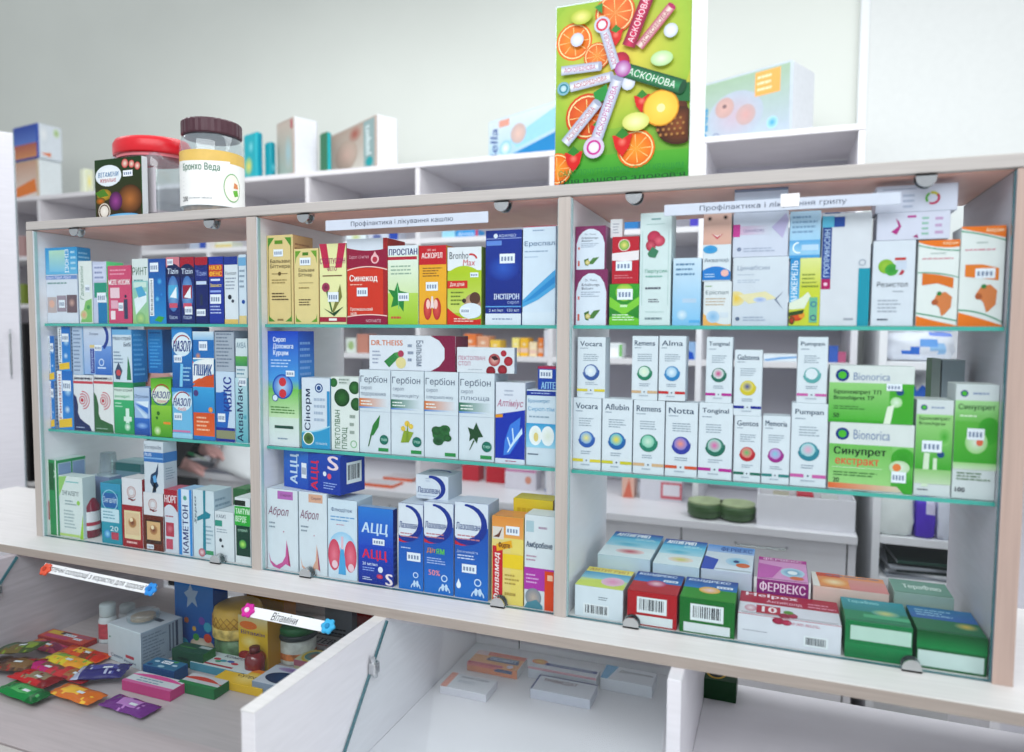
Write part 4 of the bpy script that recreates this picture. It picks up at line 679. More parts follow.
def gerb(u0, u1, vt, band, plant, lb, sub):
    it = [('t', 'Гербіон', .04, .07, .9, .17, '5d6a80', 0, -.003), ('t', 'сироп', .06, .2, .4, .245, '8a96a8', 0, -.003), ('t', sub, .06, .27, .86, .32, '8a96a8', 0, -.003), ('r', 0, .34, .95, .44, band, 'dce4ec', 'h'), ('r', 0, .44, .8, .46, '5f8fd0', 'dce4ec', 'h'), ('l', .05, .36, .45, .43, 2, 'f0f4f0'), ('r', 0, .495, 1, .498, 'aab8c8')]
    if plant == 'plantain': it += [('p', [(.68, .53), (.44, .66), (.34, .8), (.46, .78), (.62, .68)], '3a8a44'), ('p', [(.36, .78), (.28, .92), (.31, .92), (.4, .79)], '3f7a40')]
    if plant == 'primrose': it += [('p', [(.3, .85), (.4, .7), (.7, .72), (.55, .84)], '9ab040'), ('e', .5, .62, .08, None, 'f0d040', 'e0c060'), ('e', .62, .65, .07, None, 'f0dc5a', 'e0c060'), ('e', .38, .68, .07, None, 'e8d048', 'e0c060'), ('p', [(.45, .84), (.52, .6), (.55, .84)], '8aa43c')]
    if plant == 'moss': it += [('e', .5, .72, .26, .09, '2f6a3a', '3f7f48'), ('e', .36, .68, .14, .05, '3a7a44', '285a34'), ('e', .62, .66, .16, .05, '2a5a34', '3a7a44'), ('e', .42, .8, .16, .05, '24522e', '38704a'), ('e', .7, .76, .12, .04, '3f7f48', '285a34')]
    if plant == 'ivy': it += [('p', [(.5, .56), (.42, .64), (.26, .62), (.32, .7), (.3, .78), (.42, .74), (.52, .8), (.56, .73), (.7, .72), (.6, .65)], '2f5a38'), ('p', [(.42, .76), (.3, .88), (.32, .88), (.46, .77)], '4a6a48')]
    it += [('e', .8, .83, .14, None, '2f8a78', '1f7464'), ('t', 'ТРАВИ', .7, .815, .9, .845, 'c8ece0', 0, .01)] if plant != 'moss' else []
    it += [('r', .62, .93, .94, .97, '3a9a58')]
    return carton(u0, u1, vt, Z2, {'*': 'dbe3ea', 'r': 'c4cfda', 't': 'd4dde6'}, {'f': it}, lb, G, yb, dep=.06)
gb = [gerb(359.2, 390.4, 370, 'd8834a', 'plantain', 'grey-white syrup box with an orange band and single long leaf', 'подорожника'),
      gerb(390.8, 423.8, 371, '2f7a5c', 'primrose', 'grey-white syrup box with a green band and small yellow flowers', 'первоцвіту'),
      gerb(424.2, 458.2, 372, 'd8834a', 'moss', 'grey-white syrup box with an orange band and dark green moss clump', 'ісландського моху'),
      gerb(458.8, 494.5, 373, '2f7a5c', 'ivy', 'grey-white syrup box with a green band and dark ivy leaf', 'плюща')]
carton(495.4, 525.4, 382.5, Z2, {'*': 'dfe3ec', 'r': 'c8cfdc', 't': 'd8dce6'}, {'f': [('l', .3, .08, .65, .18, 2, 'b8bfd0'), ('t', 'Алтіміус', .06, .21, .94, .32, 'b8427a', 0, 0, .3), ('p', [(.0, .4), (1, .33), (1, .98), (0, .98)], '1f3fb4'), ('p', [(0, .4), (.25, .39), (.25, .43), (0, .44)], 'e0a030'), ('p', [(.85, .42), (.5, .52), (.32, .72), (.28, .9), (.5, .88), (.8, .7)], '4a8ae0'), ('p', [(.9, .55), (.6, .72), (.4, .86), (.44, .86), (.66, .74), (.92, .62)], 'd0e8fa'), ('p', [(.6, .72), (.56, .56), (.6, .56), (.64, .7)], 'd0e8fa'), ('p', [(.5, .8), (.4, .68), (.43, .67), (.54, .78)], 'd0e8fa'), ('r', 0, .94, 1, 1, 'dde4f0'), ('l', .35, .955, .8, .985, 1, 'b05a7a')]},
       'white box with a royal blue lower panel showing a pale lung', G, yb, dep=.05)
h9 = carton(526.2, 556, 390, Z2, {'*': 'd9e5ee', 'r': 'c0d0dc', 't': 'd6dfe8'}, {'f': [('r', 0, .015, 1, .075, '2443a0'), ('l', .15, .03, .95, .06, 1, 'b8c8ec'), ('t', 'Бронхипрет', .06, .12, .8, .18, '4f9ac4', 0, .01), ('t', 'Сироп-тім', .06, .22, .95, .29, '6fb0d4', 0, .01), ('l', .1, .33, .9, .38, 1, 'a0b4c4'), ('r', 0, .44, 1, .76, '45a8d8', 'a8dcf0'), ('e', .32, .6, .22, .13, 'e8eee0', 'f4f8fa'), ('e', .74, .6, .22, .13, 'e8eee0', 'f4f8fa'), ('e', .34, .62, .08, .06, 'e6d48a'), ('l', .06, .83, .5, .87, 1, '6a7a8c')]},
       'white box with blue header line and pale lungs on sky blue', G, yb, dep=.035)
carton(369, 455.6, 335.5, gb[0], {'*': 'e2e6ee', 'r': '9a2a54', 't': 'd8dce6'}, {'f': [('t', 'DR.THEISS', .03, .14, .40, .29, 'dc7a3c', 0, .04), ('p', [(.72, 0), (1, 0), (1, 1), (.72, 1), (.82, .86), (.88, .65), (.88, .35), (.82, .14)], '8f2450'), ('l', .04, .42, .14, .85, 4, 'a8b0c4'), ('p', [(.18, .75), (.3, .5), (.36, .62), (.24, .92)], '3f8f50'), ('p', [(.3, .5), (.4, .44), (.36, .7)], '5aa05a'), ('e', .38, .78, .06, None, 'e4d8a0'), ('e', .38, .52, .035, None, 'b84a68'), ('t', 'Бальзам', .56, .14, .64, .86, '6a7890', -90, .005), ('l', .46, .2, .53, .8, 3, '9aa4b8')], 'r': [('r', 0, .5, 1, 1, '8a2048')]},
       'white and maroon box lying across the leaf-pictured syrup boxes', G, yb+.004, dep=.05)
carton(456.6, 514.5, 347.5, gb[2].z1+.0003, {'*': 'dfe4ea', 'r': 'aab4c4', 't': 'd0d8e0'}, {'f': [('t', 'ПЕКТОЛВАН\nСТОП', .03, .34, .5, .72, 'c0688c', 0, .0), ('l', .2, .84, .5, .9, 1, 'b4bcc8'), ('e', .66, .48, .1, None, 'e8c0b4', 'b03444'), ('p', [(.6, .36), (.68, .3), (.74, .45), (.66, .5)], '4a2830'), ('e', .9, .52, .075, None, 'c04450', 'a82c3c'), ('e', .82, .22, .05, None, 'c04450', 'b03444'), ('e', .8, .86, .08, None, 'b83a48', '8a2434'), ('e', .6, .92, .08, None, 'a8303e', '8a2434')]},
       'white box with round red berry pictures lying on the ivy syrup box', G, yb, uS=517)
# restacked on the moss / ivy syrup boxes
carton(537.5, 556, 366.5, h9.z1+.0002, {'*': '2352b4', 'r': '1c48a4', 't': 'b8305c'}, {'f': [('r', 0, 0, 1, .1, 'b8305c'), ('s', .1, .14, .8, .5), ('t', 'АПТЕ', .2, .66, .98, .96, 'a8d4f0', 0, .04)]}, 'small dark blue box with a crimson top edge tucked by the right divider', G, yb+.002, dep=.03)
# ---- floor
G = 'medicine boxes on the floor of the middle bay'
def abrol(u0, u1, vt, c, c2, lb):
    return carton(u0, u1, vt, Z0, {'*': 'dee6ec', 'r': 'c8d2da', 't': 'dde5ea'}, {'f': [('r', .36, .02, .86, .12, c), ('t', 'Сироп', .45, .05, .8, .09, '6a4a68', 0, .01), ('t', 'Аброл', .05, .22, .72, .35, '8a3a6a' , 0, -.002, .25), ('l', .08, .4, .35, .5, 2, '9aa8b4'), ('e', .55, .52, .02, None, 'c88aa0'), ('p', [(.05, .8), (.12, .9), (.3, .95), (.5, .9), (.6, .82), (.64, .62), (.7, .82), (.74, .94), (.6, .92), (.4, .99), (.2, .97), (.1, .92)], c2), ('p', [(.66, .66), (.72, .82), (.76, .95), (.7, .92)], 'b02c6a')]}, lb, G, yf, dep=.05)
a1 = abrol(266.6, 297.6, 489.5, 'c07ac0', 'd068a4', 'white syrup box with a lilac tag and pink swirl, first on the middle bay floor')
a2 = abrol(298.6, 326.8, 492.7, 'e0b49c', 'e0b4a0', 'white syrup box with a peach tag and peach swirl')
a3 = carton(327.6, 357, 500, Z0, {'*': 'd8e6f0', 'r': 'c0d0dc', 't': 'd0dde8'}, {'f': [('t', 'Флюдітек', .12, .1, .85, .16, '2c5a8c', 0, .015), ('l', .1, .2, .95, .28, 2, '7fb0d8'), ('l', .3, .3, .7, .33, 1, 'c8a0b4'), ('e', .5, .6, .46, .2, 'dfeef8', 'a8d4ee'), ('e', .22, .7, .21, .2, 'ec8a9c', 'd8506c'), ('e', .78, .7, .21, .2, 'ec8a9c', 'd8506c'), ('p', [(.44, .6), (.54, .6), (.6, .75), (.62, .94), (.36, .94), (.4, .75)], '5cb0e0'), ('r', .46, .46, .54, .62, 'e8c8d4'), ('e', .24, .82, .1, .05, 'f0d4dc'), ('e', .8, .84, .1, .05, 'f0d4dc')]},
       'pale blue box with a picture of pink lungs on the middle bay floor', G, yf, dep=.05)
carton(358.2, 393.2, 508, Z0, {'*': '2450c0', 'r': '1f3f94', 't': '9fb6d4'}, {'f': [('r', 0, 0, 1, .5, '3a8ad8', '2a5cc8'), ('r', 0, .5, 1, 1, '2452c4', '1a3a9c'), ('t', 'АЦЦ', .1, .2, .84, .36, 'cfe4f6', 0, .05, .1), ('s', .42, .4, .76, .48), ('t', 'АЦЦ', .12, .55, .82, .69, 'e03058', 0, .05), ('t', '20 мг/мл', .12, .72, .55, .76, 'dce8fa', 0, .02), ('l', .12, .78, .5, .84, 2, '9fb8f0'), ('e', .64, .8, .07, .04, 'e8f0fa'), ('e', .62, .89, .09, .03, 'e86080', 'c03058'), ('l', .12, .91, .45, .96, 2, 'dce8fa'), ('t', 'S', .8, .84, .98, .99, 'f4e8ec', 0, .08)], 'r': [('l', .1, .3, .9, .9, 8, '4868b8')]},
       'bright blue standing box with red and white drop symbols', G, yf, uS=397.5)
# the same kind lying slanted across the three left syrup boxes
ACC_ART = {'f': [('r', 0, 0, .45, 1, '3f80d0', '2a5cc0'), ('r', .45, 0, 1, 1, '2458b8', '2046b0'), ('t', 'АЦЦ', .12, .1, .28, .88, 'd0e2f4', 90, .05), ('s', .33, .3, .42, .7), ('t', 'АЦЦ', .5, .2, .64, .95, 'e03058', 90, .05), ('e', .74, .5, .03, None, 'e8f0fa'), ('e', .82, .55, .035, None, 'e86080'), ('t', 'S', .8, .02, .97, .38, 'f4e0e8', 0, .08), ('l', .72, .7, .95, .9, 3, 'a8c0f0')], 'r': [('b', .25, .2, .85, .75)]}
rbox(284, 340, 365, 470, .012, a2.z1+.0004, -11, {'*': '2a50ba', 'r': '2048a8', 't': '4a78cc'}, ACC_ART, 'bright blue box lying slanted on top of the left syrup boxes, barcode on its end', G, name='medicine_box', cat='box', bev=.0008, ztop=Z2-.0075)
def laz(u0, u1, vt, lb, extra, y=yf, **k):
    return carton(u0, u1, vt, Z0, {'*': '1c4fb4', 'r': 'aebfdc', 't': 'd4dbe8'}, {'f': [('r', 0, 0, 1, 1, '1c48ac', '2c80d0'), ('r', 0, 0, 1, .25, 'dde4ee'), ('e', .2, .25, .66, .205, 'cc3048'), ('e', .36, .23, .62, .215, '22409c'), ('r', 0, 0, .3, .12, 'dde4ee'), ('e', .22, .21, .58, .175, 'e2e8f0'), ('t', 'Лазолван', .04, .21, .76, .285, '33508c', 0, .03), ('l', .08, .33, .8, .4, 2, 'c88a94')]+extra+[('ring', .7, .82, .11, .035, 'cfe4f8'), ('ring', .7, .97, .2, .04, 'cfe4f8', 0, 180), ('e', .65, .92, .05, .04, 'cfe4f8'), ('e', .77, .92, .05, .04, 'cfe4f8')]}, lb, G, y, **k)
laz(398.4, 423.4, 504, 'white and deep blue cough box, left one of the three with crescents', [('l', .1, .5, .6, .53, 1, 'c8d8f4'), ('s', .35, .56, .9, .66)], dep=.06)
laz(424, 453.6, 503, 'white and deep blue cough box with multicoloured word, middle of the three with crescents', [('t', 'Діт', .1, .5, .4, .56, 'e8a03c', 0, .04), ('t', 'ям', .42, .5, .7, .56, '6fd05a', 0, .04), ('l', .1, .6, .8, .68, 3, 'b8ccf0'), ('t', '50%', .16, .74, .55, .8, 'f0a0b0', 0, .04)], dep=.06)
laz(454.8, 488.4, 503, 'white and deep blue cough box with a white drop, right one of three with crescents', [('t', 'Для інгаляцій та', .06, .5, .7, .53, 'd8e4f8', 0, .01), ('l', .08, .54, .7, .6, 2, 'd8e4f8'), ('s', .22, .64, .66, .73), ('e', .12, .87, .07, .035, 'f0f6fc'), ('p', [(.12, .8), (.06, .86), (.18, .86)], 'f0f6fc')], uS=499)
zl = aty(435, 503, yf)[2]
r_ = Rec(); r_.z1 = zl
tmp = carton(416, 448.4, 475.5, r_, {'*': 'dbe2ec', 'r': 'c2cbd8', 't': 'c8d0dc'}, {'f': [('e', .5, .52, .42, .52, '24409c'), ('e', .36, .56, .42, .46, 'dbe2ec'), ('r', 0, 0, .4, .5, 'dbe2ec'), ('l', .3, .1, .5, .3, 2, 'b4c0d4'), ('t', 'Лазолван', .05, .5, .74, .76, '33508c', 0, .03), ('l', .06, .84, .7, .9, 1, 'a0b0cc')], 't': [('ring', .5, .6, .4, .08, '24409c', 30, 160)]},
       'white box with a navy crescent lying on top of the three blue cough boxes', G, .035, uS=462)
carton(491.8, 523.6, 517, Z0, {'*': 'ecd97a', 'r': 'd8bc6a', 't': 'e6a25c'}, {'f': [('r', 0, 0, 1, .24, 'e49a4c', 'ecb062'), ('r', 0, .24, .6, 1, 'ead88c'), ('r', .02, .34, .35, .98, 'cf2436'), ('r', .02, .12, .38, .26, 'e4dcd4'), ('p', [(.04, .24), (.2, .2), (.34, .12), (.24, .24)], '7a4a3c'), ('s', .45, .1, .88, .2), ('t', 'Флавамед', .05, .42, .27, .97, 'f6e8e8', 90, .05, .2), ('p', [(.14, .32), (.62, .26), (.66, .34), (.16, .4)], 'ecb428'), ('t', 'Форте', .22, .29, .58, .37, '7a4418', 0, .04), ('r', .36, .42, 1, .58, 'f0d232'), ('l', .42, .64, .9, .78, 3, 'c0a858'), ('l', .42, .84, .8, .92, 1, 'c0a858')]},
       'orange and yellow box with a red strip carrying a white vertical title', G, yf, dep=.04)
carton(524.4, 556, 516, Z0, {'*': 'dde4e8', 'r': 'ccd6dc', 't': 'e0e6ea'}, {'f': [('r', .05, .06, .3, .18, 'b4ccd4'), ('l', .45, .1, .8, .16, 1, 'b8a0b4'), ('t', 'Амбробене', .06, .28, .9, .36, '3a5470', 0, .03), ('l', .06, .42, .5, .5, 2, 'c09ab0'), ('r', 0, .56, 1, .8, 'b844b0'), ('l', .06, .62, .5, .74, 3, 'e0b4e0'), ('e', .3, .88, .26, .1, 'c4b4a8', '8a94a0'), ('p', [(0, 1), (.1, .94), (.4, .9), (.6, .96), (.6, 1)], '5a94a4'), ('r', .66, .58, 1, 1, 'e2521f'), ('r', .75, .62, .92, .68, 'f8ccb0')]},
       'white box with a magenta band and orange strip beside the right divider', G, yf, dep=.04)
carton(513, 553, 499.5, Z0+.105, {'*': 'e6cc3c', 'r': 'b07a2c', 't': 'e8d254'}, {'f': [('l', .1, .2, .9, .8, 2, 'd0b02c')]}, 'flat yellow box lying across the orange-topped and magenta-banded boxes', G, .06, dep=.04)
# ================================================================ RIGHT BAY
G = 'medicine boxes on the top shelf of the right bay'
def balm(u0, u1, vt, base, lb, uS=None):
    return carton(u0, u1, vt, base, {'*': '8f3a6c', 'r': 'a87a9c', 't': '8f3a6c'}, {'f': [('p', [(.05, 1), (.05, .4), (.12, .24), (.25, .13), (.42, .07), (.6, .07), (.78, .13), (.9, .24), (.97, .4), (.97, 1)], 'dfe6f0'), ('t', 'Dr. Theiss', .32, .17, .68, .21, '6a7a90'), ('t', 'Erkältungs\nBalsam', .22, .25, .76, .36, '4a5a72', 0, .005), ('l', .2, .39, .8, .5, 3, '9aa8bc'), ('r', .1, .48, .16, .54, 'e08a84'), ('r', .1, .8, .16, .92, 'd86a5a'), ('p', [(.3, .78), (.45, .74), (.44, .92), (.34, .9)], '4a7a3c'), ('p', [(.42, .88), (.6, .74), (.8, .72), (.6, .88)], '5a8a4a'), ('e', .42, .84, .08, None, 'ece4b0', 'c8b870')]}, lb, G, yb, dep=.05, uS=uS)
b1 = balm(573.2, 607.6, 269.5, Z1, 'maroon box with a white arched panel, lower one of the two at the divider')
balm(573.2, 605.8, 226, b1, 'maroon box with a white arched panel, upper one of the two at the divider', 613)
g3 = carton(609.2, 639.5, 284, Z1, {'*': '3f9c3a', 'r': '2f7c2c'}, {'f': [('r', 0, 0, 1, 1, '4aa83a', '2f8a3a'), ('p', [(0, .3), (.5, .55), (1, .3), (1, .5), (.5, .75), (0, .55)], '8cd04a'), ('p', [(0, .8), (.5, .7), (1, .85), (1, 1), (0, 1)], '7ac83c'), ('e', .5, .2, .3, None, 'e6e07a', '8cc84a'), ('s', .26, .12, .78, .38), ('r', .36, .5, .6, .56, 'cfeec0'), ('l', .1, .72, .9, .9, 3, 'dff2d8')]},
            'bright green box with a price sticker, under the red box', G, yb)
r4 = carton(611.8, 639.2, 236.5, g3, {'*': 'c3283c', 'r': 'a01c30'}, {'f': [('e', .45, .18, .2, None, 'f0e08a', '6ab04a'), ('ring', .45, .18, .22, .03, 'f0d0d0'), ('p', [(0, .35), (1, .3), (1, .5), (.5, .52), (0, .5)], 'f0e8ea'), ('s', .15, .52, .75, .72), ('l', .1, .8, .85, .9, 2, 'e08a94')]}, 'red box with a white band and price sticker, on the green box', G, yb)
c4 = aty(618, 221, .05)
carton_at(c4[0]-.009, c4[0]+.009, .04, .055, r4.z1+.0003, r4.z1+.028, 'eef0f2', {'f': [('l', .2, .2, .8, .8, 4, 'b8bcc8')]}, 'tiny white packet standing on the red box in the right bay', G)
carton(640, 672, 212.5, Z1, {'*': 'd9e6e6', 'r': 'c0d2d4'}, {'f': [('r', .35, .05, .65, .065, '8fb0b0'), ('ring', .5, .5, 0, 0, '8ab'), ('r', .08, .16, .09, .82, 'a0c0bc'), ('r', .91, .16, .92, .82, 'a0c0bc'), ('r', .2, .1, .8, .104, 'a0c0bc'), ('r', .2, .878, .8, .882, 'a0c0bc'), ('e', .45, .22, .22, .06, 'd84a6a', 'b83a5a'), ('e', .6, .25, .2, .05, 'e8788a', 'c03a5a'), ('e', .35, .29, .16, .05, 'e07080', 'b03050'), ('p', [(.25, .36), (.4, .3), (.6, .34), (.5, .4), (.3, .39)], '4a8a6a'), ('t', 'Пертусин', .18, .5, .88, .54, '5aa890', 0, .01), ('l', .2, .55, .85, .58, 1, '8fc0b4'), ('l', .2, .65, .8, .69, 1, '667'), ('l', .3, .76, .7, .8, 2, '667'), ('l', .2, .92, .85, .96, 1, '8a9aa0')]},
       'tall pale box with a crimson flower on the top shelf of the right bay', G, yb)
carton(672.8, 701.4, 258, Z1, {'*': 'bddcf0', 'r': 'a4c8e0'}, {'f': [('r', 0, 0, 1, 1, 'd4e4f0', '8fc8ec'), ('l', .1, .06, .9, .28, 3, '6f94b4'), ('r', .35, .6, .85, .66, 'c0d4e8'), ('e', .35, .84, .2, None, 'e4eef6', 'a8d0ea'), ('r', .6, .92, 1, .96, '6ab8e8')]}, 'pale blue box with small print, low beside the tall flower box', G, yb)
f8 = carton(703.2, 731.8, 281.5, Z1, {'*': 'e2e6e8', 'r': 'ccd4da'}, {'f': [('l', .06, .08, .4, .14, 1, '9cb890'), ('t', 'Еріспал', .08, .2, .88, .31, '7a8c94', 0, 0), ('l', .08, .36, .8, .56, 3, 'c8b49c'), ('w', .72, .94, .96, 1, 'f0bc70'), ('e', .35, .8, .24, .14, '8fbce0', 'c0d8ec'), ('r', .6, .7, .9, .82, 'd8e0e8')]}, 'white box with an orange foot, below the smiling face box', G, yb)
carton(703.2, 731.8, 213, f8, {'*': 'dfe6ec', 'r': 'ccd4da'}, {'f': [('r', 0, 0, 1, .46, 'e6c4b8', 'e0b4a4'), ('e', .22, .08, .1, .04, '7a5a4c', 'd8b4a8'), ('e', .78, .07, .1, .04, '7a5a4c', 'd8b4a8'), ('e', .22, .08, .04, .02, '1c2430'), ('e', .78, .07, .04, .02, '1c2430'), ('p', [(.28, .3), (.5, .34), (.72, .3), (.5, .385)], 'd05a68'), ('p', [(.34, .31), (.5, .335), (.66, .31), (.5, .35)], 'fbf2f0'), ('e', .26, .53, .26, .06, '3a9ad8', '58acd8'), ('t', 'Аквалор', .06, .66, .92, .73, '7a8a98', 0, 0), ('w', .84, .78, .86, .98, '2f88d0'), ('e', .8, .88, .14, .05, 'f0c0b8'), ('l', .08, .88, .5, .95, 2, 'c8e0f4')]}, 'white box with a smiling child face and blue wave', G, yb)
f10 = carton(732.8, 788.8, 257, Z1, {'*': 'd6dce4', 'r': 'c0c8d4', 't': 'd0d6e0'}, {'f': [('r', 0, 0, 1, 1, 'dbe1e8', 'd2d8e2'), ('t', 'Цинабсин', .08, .12, .66, .2, '8c9cb4', 0, 0), ('l', .08, .24, .4, .27, 1, 'b4c0d0'), ('l', .08, .32, .6, .38, 2, 'b8c4d4'), ('e', .06, .6, .17, .11, 'ecc83c', 'e6dcb0'), ('p', [(.1, .55), (.6, .5), (.8, .6), (.3, .68)], 'e8e0b8'), ('e', .5, .62, .12, .04, '9ab0e0', 'd0d8e6'), ('p', [(.92, .5), (.76, .62), (.94, .78), (.8, .62)], '8a94a8'), ('e', .1, .9, .04, None, '6a7a94'), ('l', .2, .86, .7, .94, 2, 'a8b4c8')]}, 'wide pale box with a yellow glow at its left edge', G, yb)
f9 = carton(732.8, 788.8, 212, f10, {'*': 'd6dae8', 'r': 'c0c8d4', 't': 'd0d6e0'}, {'f': [('r', 0, .26, .13, .54, 'cc4a9c'), ('r', .13, .3, .7, .5, 'd8bcd4', 'd4dae6', 'h'), ('t', 'Цинабсин', .2, .36, .56, .46, '9a8fb4', 0, 0), ('p', [(.7, .35), (.95, .05), (1, .2), (.9, .6)], 'c4bcdc'), ('e', .12, .82, .04, None, '8a94ac'), ('l', .2, .78, .8, .9, 2, 'b4bcd0')]}, 'wide pale box with a magenta patch behind the header sign', G, yb)
carton(734, 788, 187.5, f9, {'*': 'cfd6e6', 'r': 'c0c8d8'}, {'f': [('e', .1, .7, .03, None, '7a8498'), ('l', .15, .66, .7, .76, 1, 'a8b0c4'), ('r', 0, 0, 1, .12, '8a94ac')]}, 'flat pale lilac box on top of the wide boxes, touching the cabinet top', G, yb, dep=.05)
f12 = carton(789.6, 821, 258, Z1, {'*': 'd2d84a', 'r': 'b8c03c'}, {'f': [('r', 0, 0, .32, .72, '3a98d0', '6fbce4'), ('t', 'АНЖЕРЕЛЬ', .05, .04, .25, .66, 'eef6fc', 90, .03), ('r', .34, 0, 1, .4, 'e2e6a0', 'd4d85a'), ('l', .4, .22, .95, .45, 4, '8a9a44'), ('p', [(.0, .66), (.4, .58), (.6, .5), (.7, .56), (.5, .74), (0, .76)], 'e4ead8'), ('e', .25, .86, .22, .07, 'e0602c', 'c84a24'), ('e', .1, .92, .1, .06, 'd8342c', '3a5a28'), ('e', .42, .84, .1, .05, 'e8a03c'), ('p', [(.0, .8), (.5, .76), (.45, .82), (0, .86)], '3f5a2c'), ('r', .66, .58, .92, .95, '7ac0a0'), ('ring', .8, .68, .1, .03, '2f6fa8'), ('ring', .8, .88, .1, .03, '3a4a8c')]}, 'yellow and blue box with herbs and orange flowers at its foot', G, yb)
carton(789.6, 821, 211, f12, {'*': 'b4d4ec', 'r': '9cc0dc'}, {'f': [('r', 0, 0, 1, 1, 'c4dcee', '9ccdea'), ('l', .08, .08, .9, .5, 4, '88a8c8'), ('r', 0, .62, 1, .9, '6ab0e0', 'a8d4ee'), ('ring', .3, .78, .2, .05, 'f2f8fc', 90, 290), ('r', .4, .72, .95, .84, 'c4dcf0'), ('r', .0, .94, 1, 1, '58a8dc')]}, 'light blue box with a white ring, above the herb-pictured box', G, yb)
carton(822, 871.8, 213, Z1, {'*': 'dcdee4', 'r': 'c8ccd4'}, {'f': [('r', 0, .02, .24, .12, '6ac0dc'), ('r', .01, .12, .2, .58, '20448c', '2a54a4'), ('t', 'ГРОПРИНОСИН', .05, .14, .17, .56, 'c8dcf4', 90, .02), ('r', .01, .58, .2, .67, 'b8246c'), ('e', .1, .625, .04, None, 'f4d0e0'), ('r', .24, .03, .46, .12, '2a58a8'), ('ring', .84, .44, .07, .015, '8a9aac'), ('r', .77, .49, 1, 1, '1f9fb4'), ('l', .5, .92, .72, .96, 1, 'a8acb8')]}, 'wide white box with a navy vertical title strip and teal right edge', G, yb)
f14 = carton(872.6, 915.8, 240.5, Z1, {'*': 'dde2ea', 'r': 'c8ced8', 't': 'd8dce4'}, {'f': [('e', .32, .3, .19, None, 'a8c84a', '8fbc3c'), ('e', .45, .34, .16, None, '3a9a44', '5ab04a'), ('r', .52, .2, .78, .23, 'c83a34'), ('r', .55, .24, .8, .34, 'd0d8e6'), ('t', 'Резистол', .12, .48, .84, .54, '4a5464', 0, .01), ('l', .5, .58, .85, .61, 1, 'a8b0bc'), ('l', .15, .68, .75, .85, 4, 'b0b8c4'), ('l', .15, .9, .5, .95, 1, '6a7484'), ('p', [(.62, .4), (.7, .34), (.76, .36), (.7, .4)], 'c0344a')]}, 'white box with a round green logo left of the orange-waved boxes', G, yb)
f17 = carton(917.8, 959.8, 240, Z1, {'*': 'e6eae8', 'r': 'ccd6d8'}, {'f': [('w', .02, .08, .08, 0, 'ec8424'), ('t', 'Алерзин', .58, .02, .95, .06, 'f8e0c0', 0, .02), ('wb', .05, .1, .12, .012, '3a9f7a'), ('l', .3, .14, .7, .17, 1, 'a8b8b4'), ('l', .1, .2, .9, .23, 1, 'd87a94'), ('p', [(.12, .38), (.5, .4), (.88, .44), (.88, .56), (.5, .5), (.12, .52)], 'e07f2c'), ('wb', .37, .38, .43, .01, '3a9f7a'), ('p', [(.4, .72), (.5, .62), (.7, .6), (.86, .66), (.84, .78), (.7, .86), (.62, .88), (.56, .78)], 'd98a54'), ('e', .55, .62, .06, None, '3f8a4c'), ('e', .45, .72, .08, None, 'b8683c'), ('wb', .84, .88, .93, .012, '3a9f7a'), ('w', .88, .94, .99, 1, 'ec8424')]}, 'white box with orange and green waves, shorter of the two at the right', G, yb, dep=.05)
carton(960.6, 1006, 226, Z1, {'*': 'e6eae8', 'r': 'ccd6d8'}, {'f': [('w', .02, .07, .12, 0, 'ec8424'), ('t', 'Алерзин', .55, .02, .95, .07, 'f8e0c0', 0, .02), ('wb', .04, .08, .14, .012, '3a9f7a'), ('l', .35, .15, .7, .18, 1, 'a8b8b4'), ('l', .1, .22, .9, .25, 1, 'd87a94'), ('p', [(.12, .38), (.5, .38), (.88, .42), (.88, .54), (.5, .52), (.12, .5)], 'e88a34'), ('s', .35, .42, .8, .52), ('p', [(.38, .68), (.5, .6), (.7, .58), (.86, .64), (.84, .78), (.7, .84), (.64, .86), (.56, .76)], 'd98a54'), ('e', .56, .6, .06, None, '3f8a4c'), ('e', .45, .7, .08, None, 'b8683c'), ('wb', .83, .86, .95, .012, '3a9f7a'), ('w', .86, .92, .99, 1, 'ec8424')]}, 'white box with orange and green waves, taller one touching the right side panel', G, yb, dep=.05)
f16 = carton(876.4, 950.4, 212, max(f14.z1, f17.z1)+.0003, {'*': 'd9dae8', 'r': 'c4c8d8', 't': 'd8dce6'}, {'f': [('p', [(.26, .2), (.3, .3), (.34, .5), (.28, .8), (.2, .7), (.3, .5)], 'b83a8c'), ('r', .42, .12, .54, .2, 'c04a9c'), ('p', [(.5, .9), (.56, .8), (.58, .95)], 'a8307c'), ('l', .62, .15, .72, .9, 4, '9ac8b4'), ('l', .8, .15, .92, .9, 3, 'cca8cc')]}, 'pale box with magenta marks lying across the white and orange boxes', G, yb, dep=.045)
carton(875.4, 958, 184.5, f16, {'*': 'd6d8e6', 'r': 'c4c8d8', 't': 'd8dce6'}, {'f': [('r', .08, .12, .5, .16, 'a8b0c4'), ('ring', .7, .52, .09, .035, 'c8c03c', 20, 110), ('ring', .7, .52, .09, .03, '6ab04a', 120, 220), ('ring', .7, .52, .09, .03, 'c03060', 240, 400), ('l', .34, .3, .5, .9, 3, 'b4bcd0')]}, 'pale box with a multicoloured ring logo, topmost at the right end of the top shelf', G, yb, dep=.045)
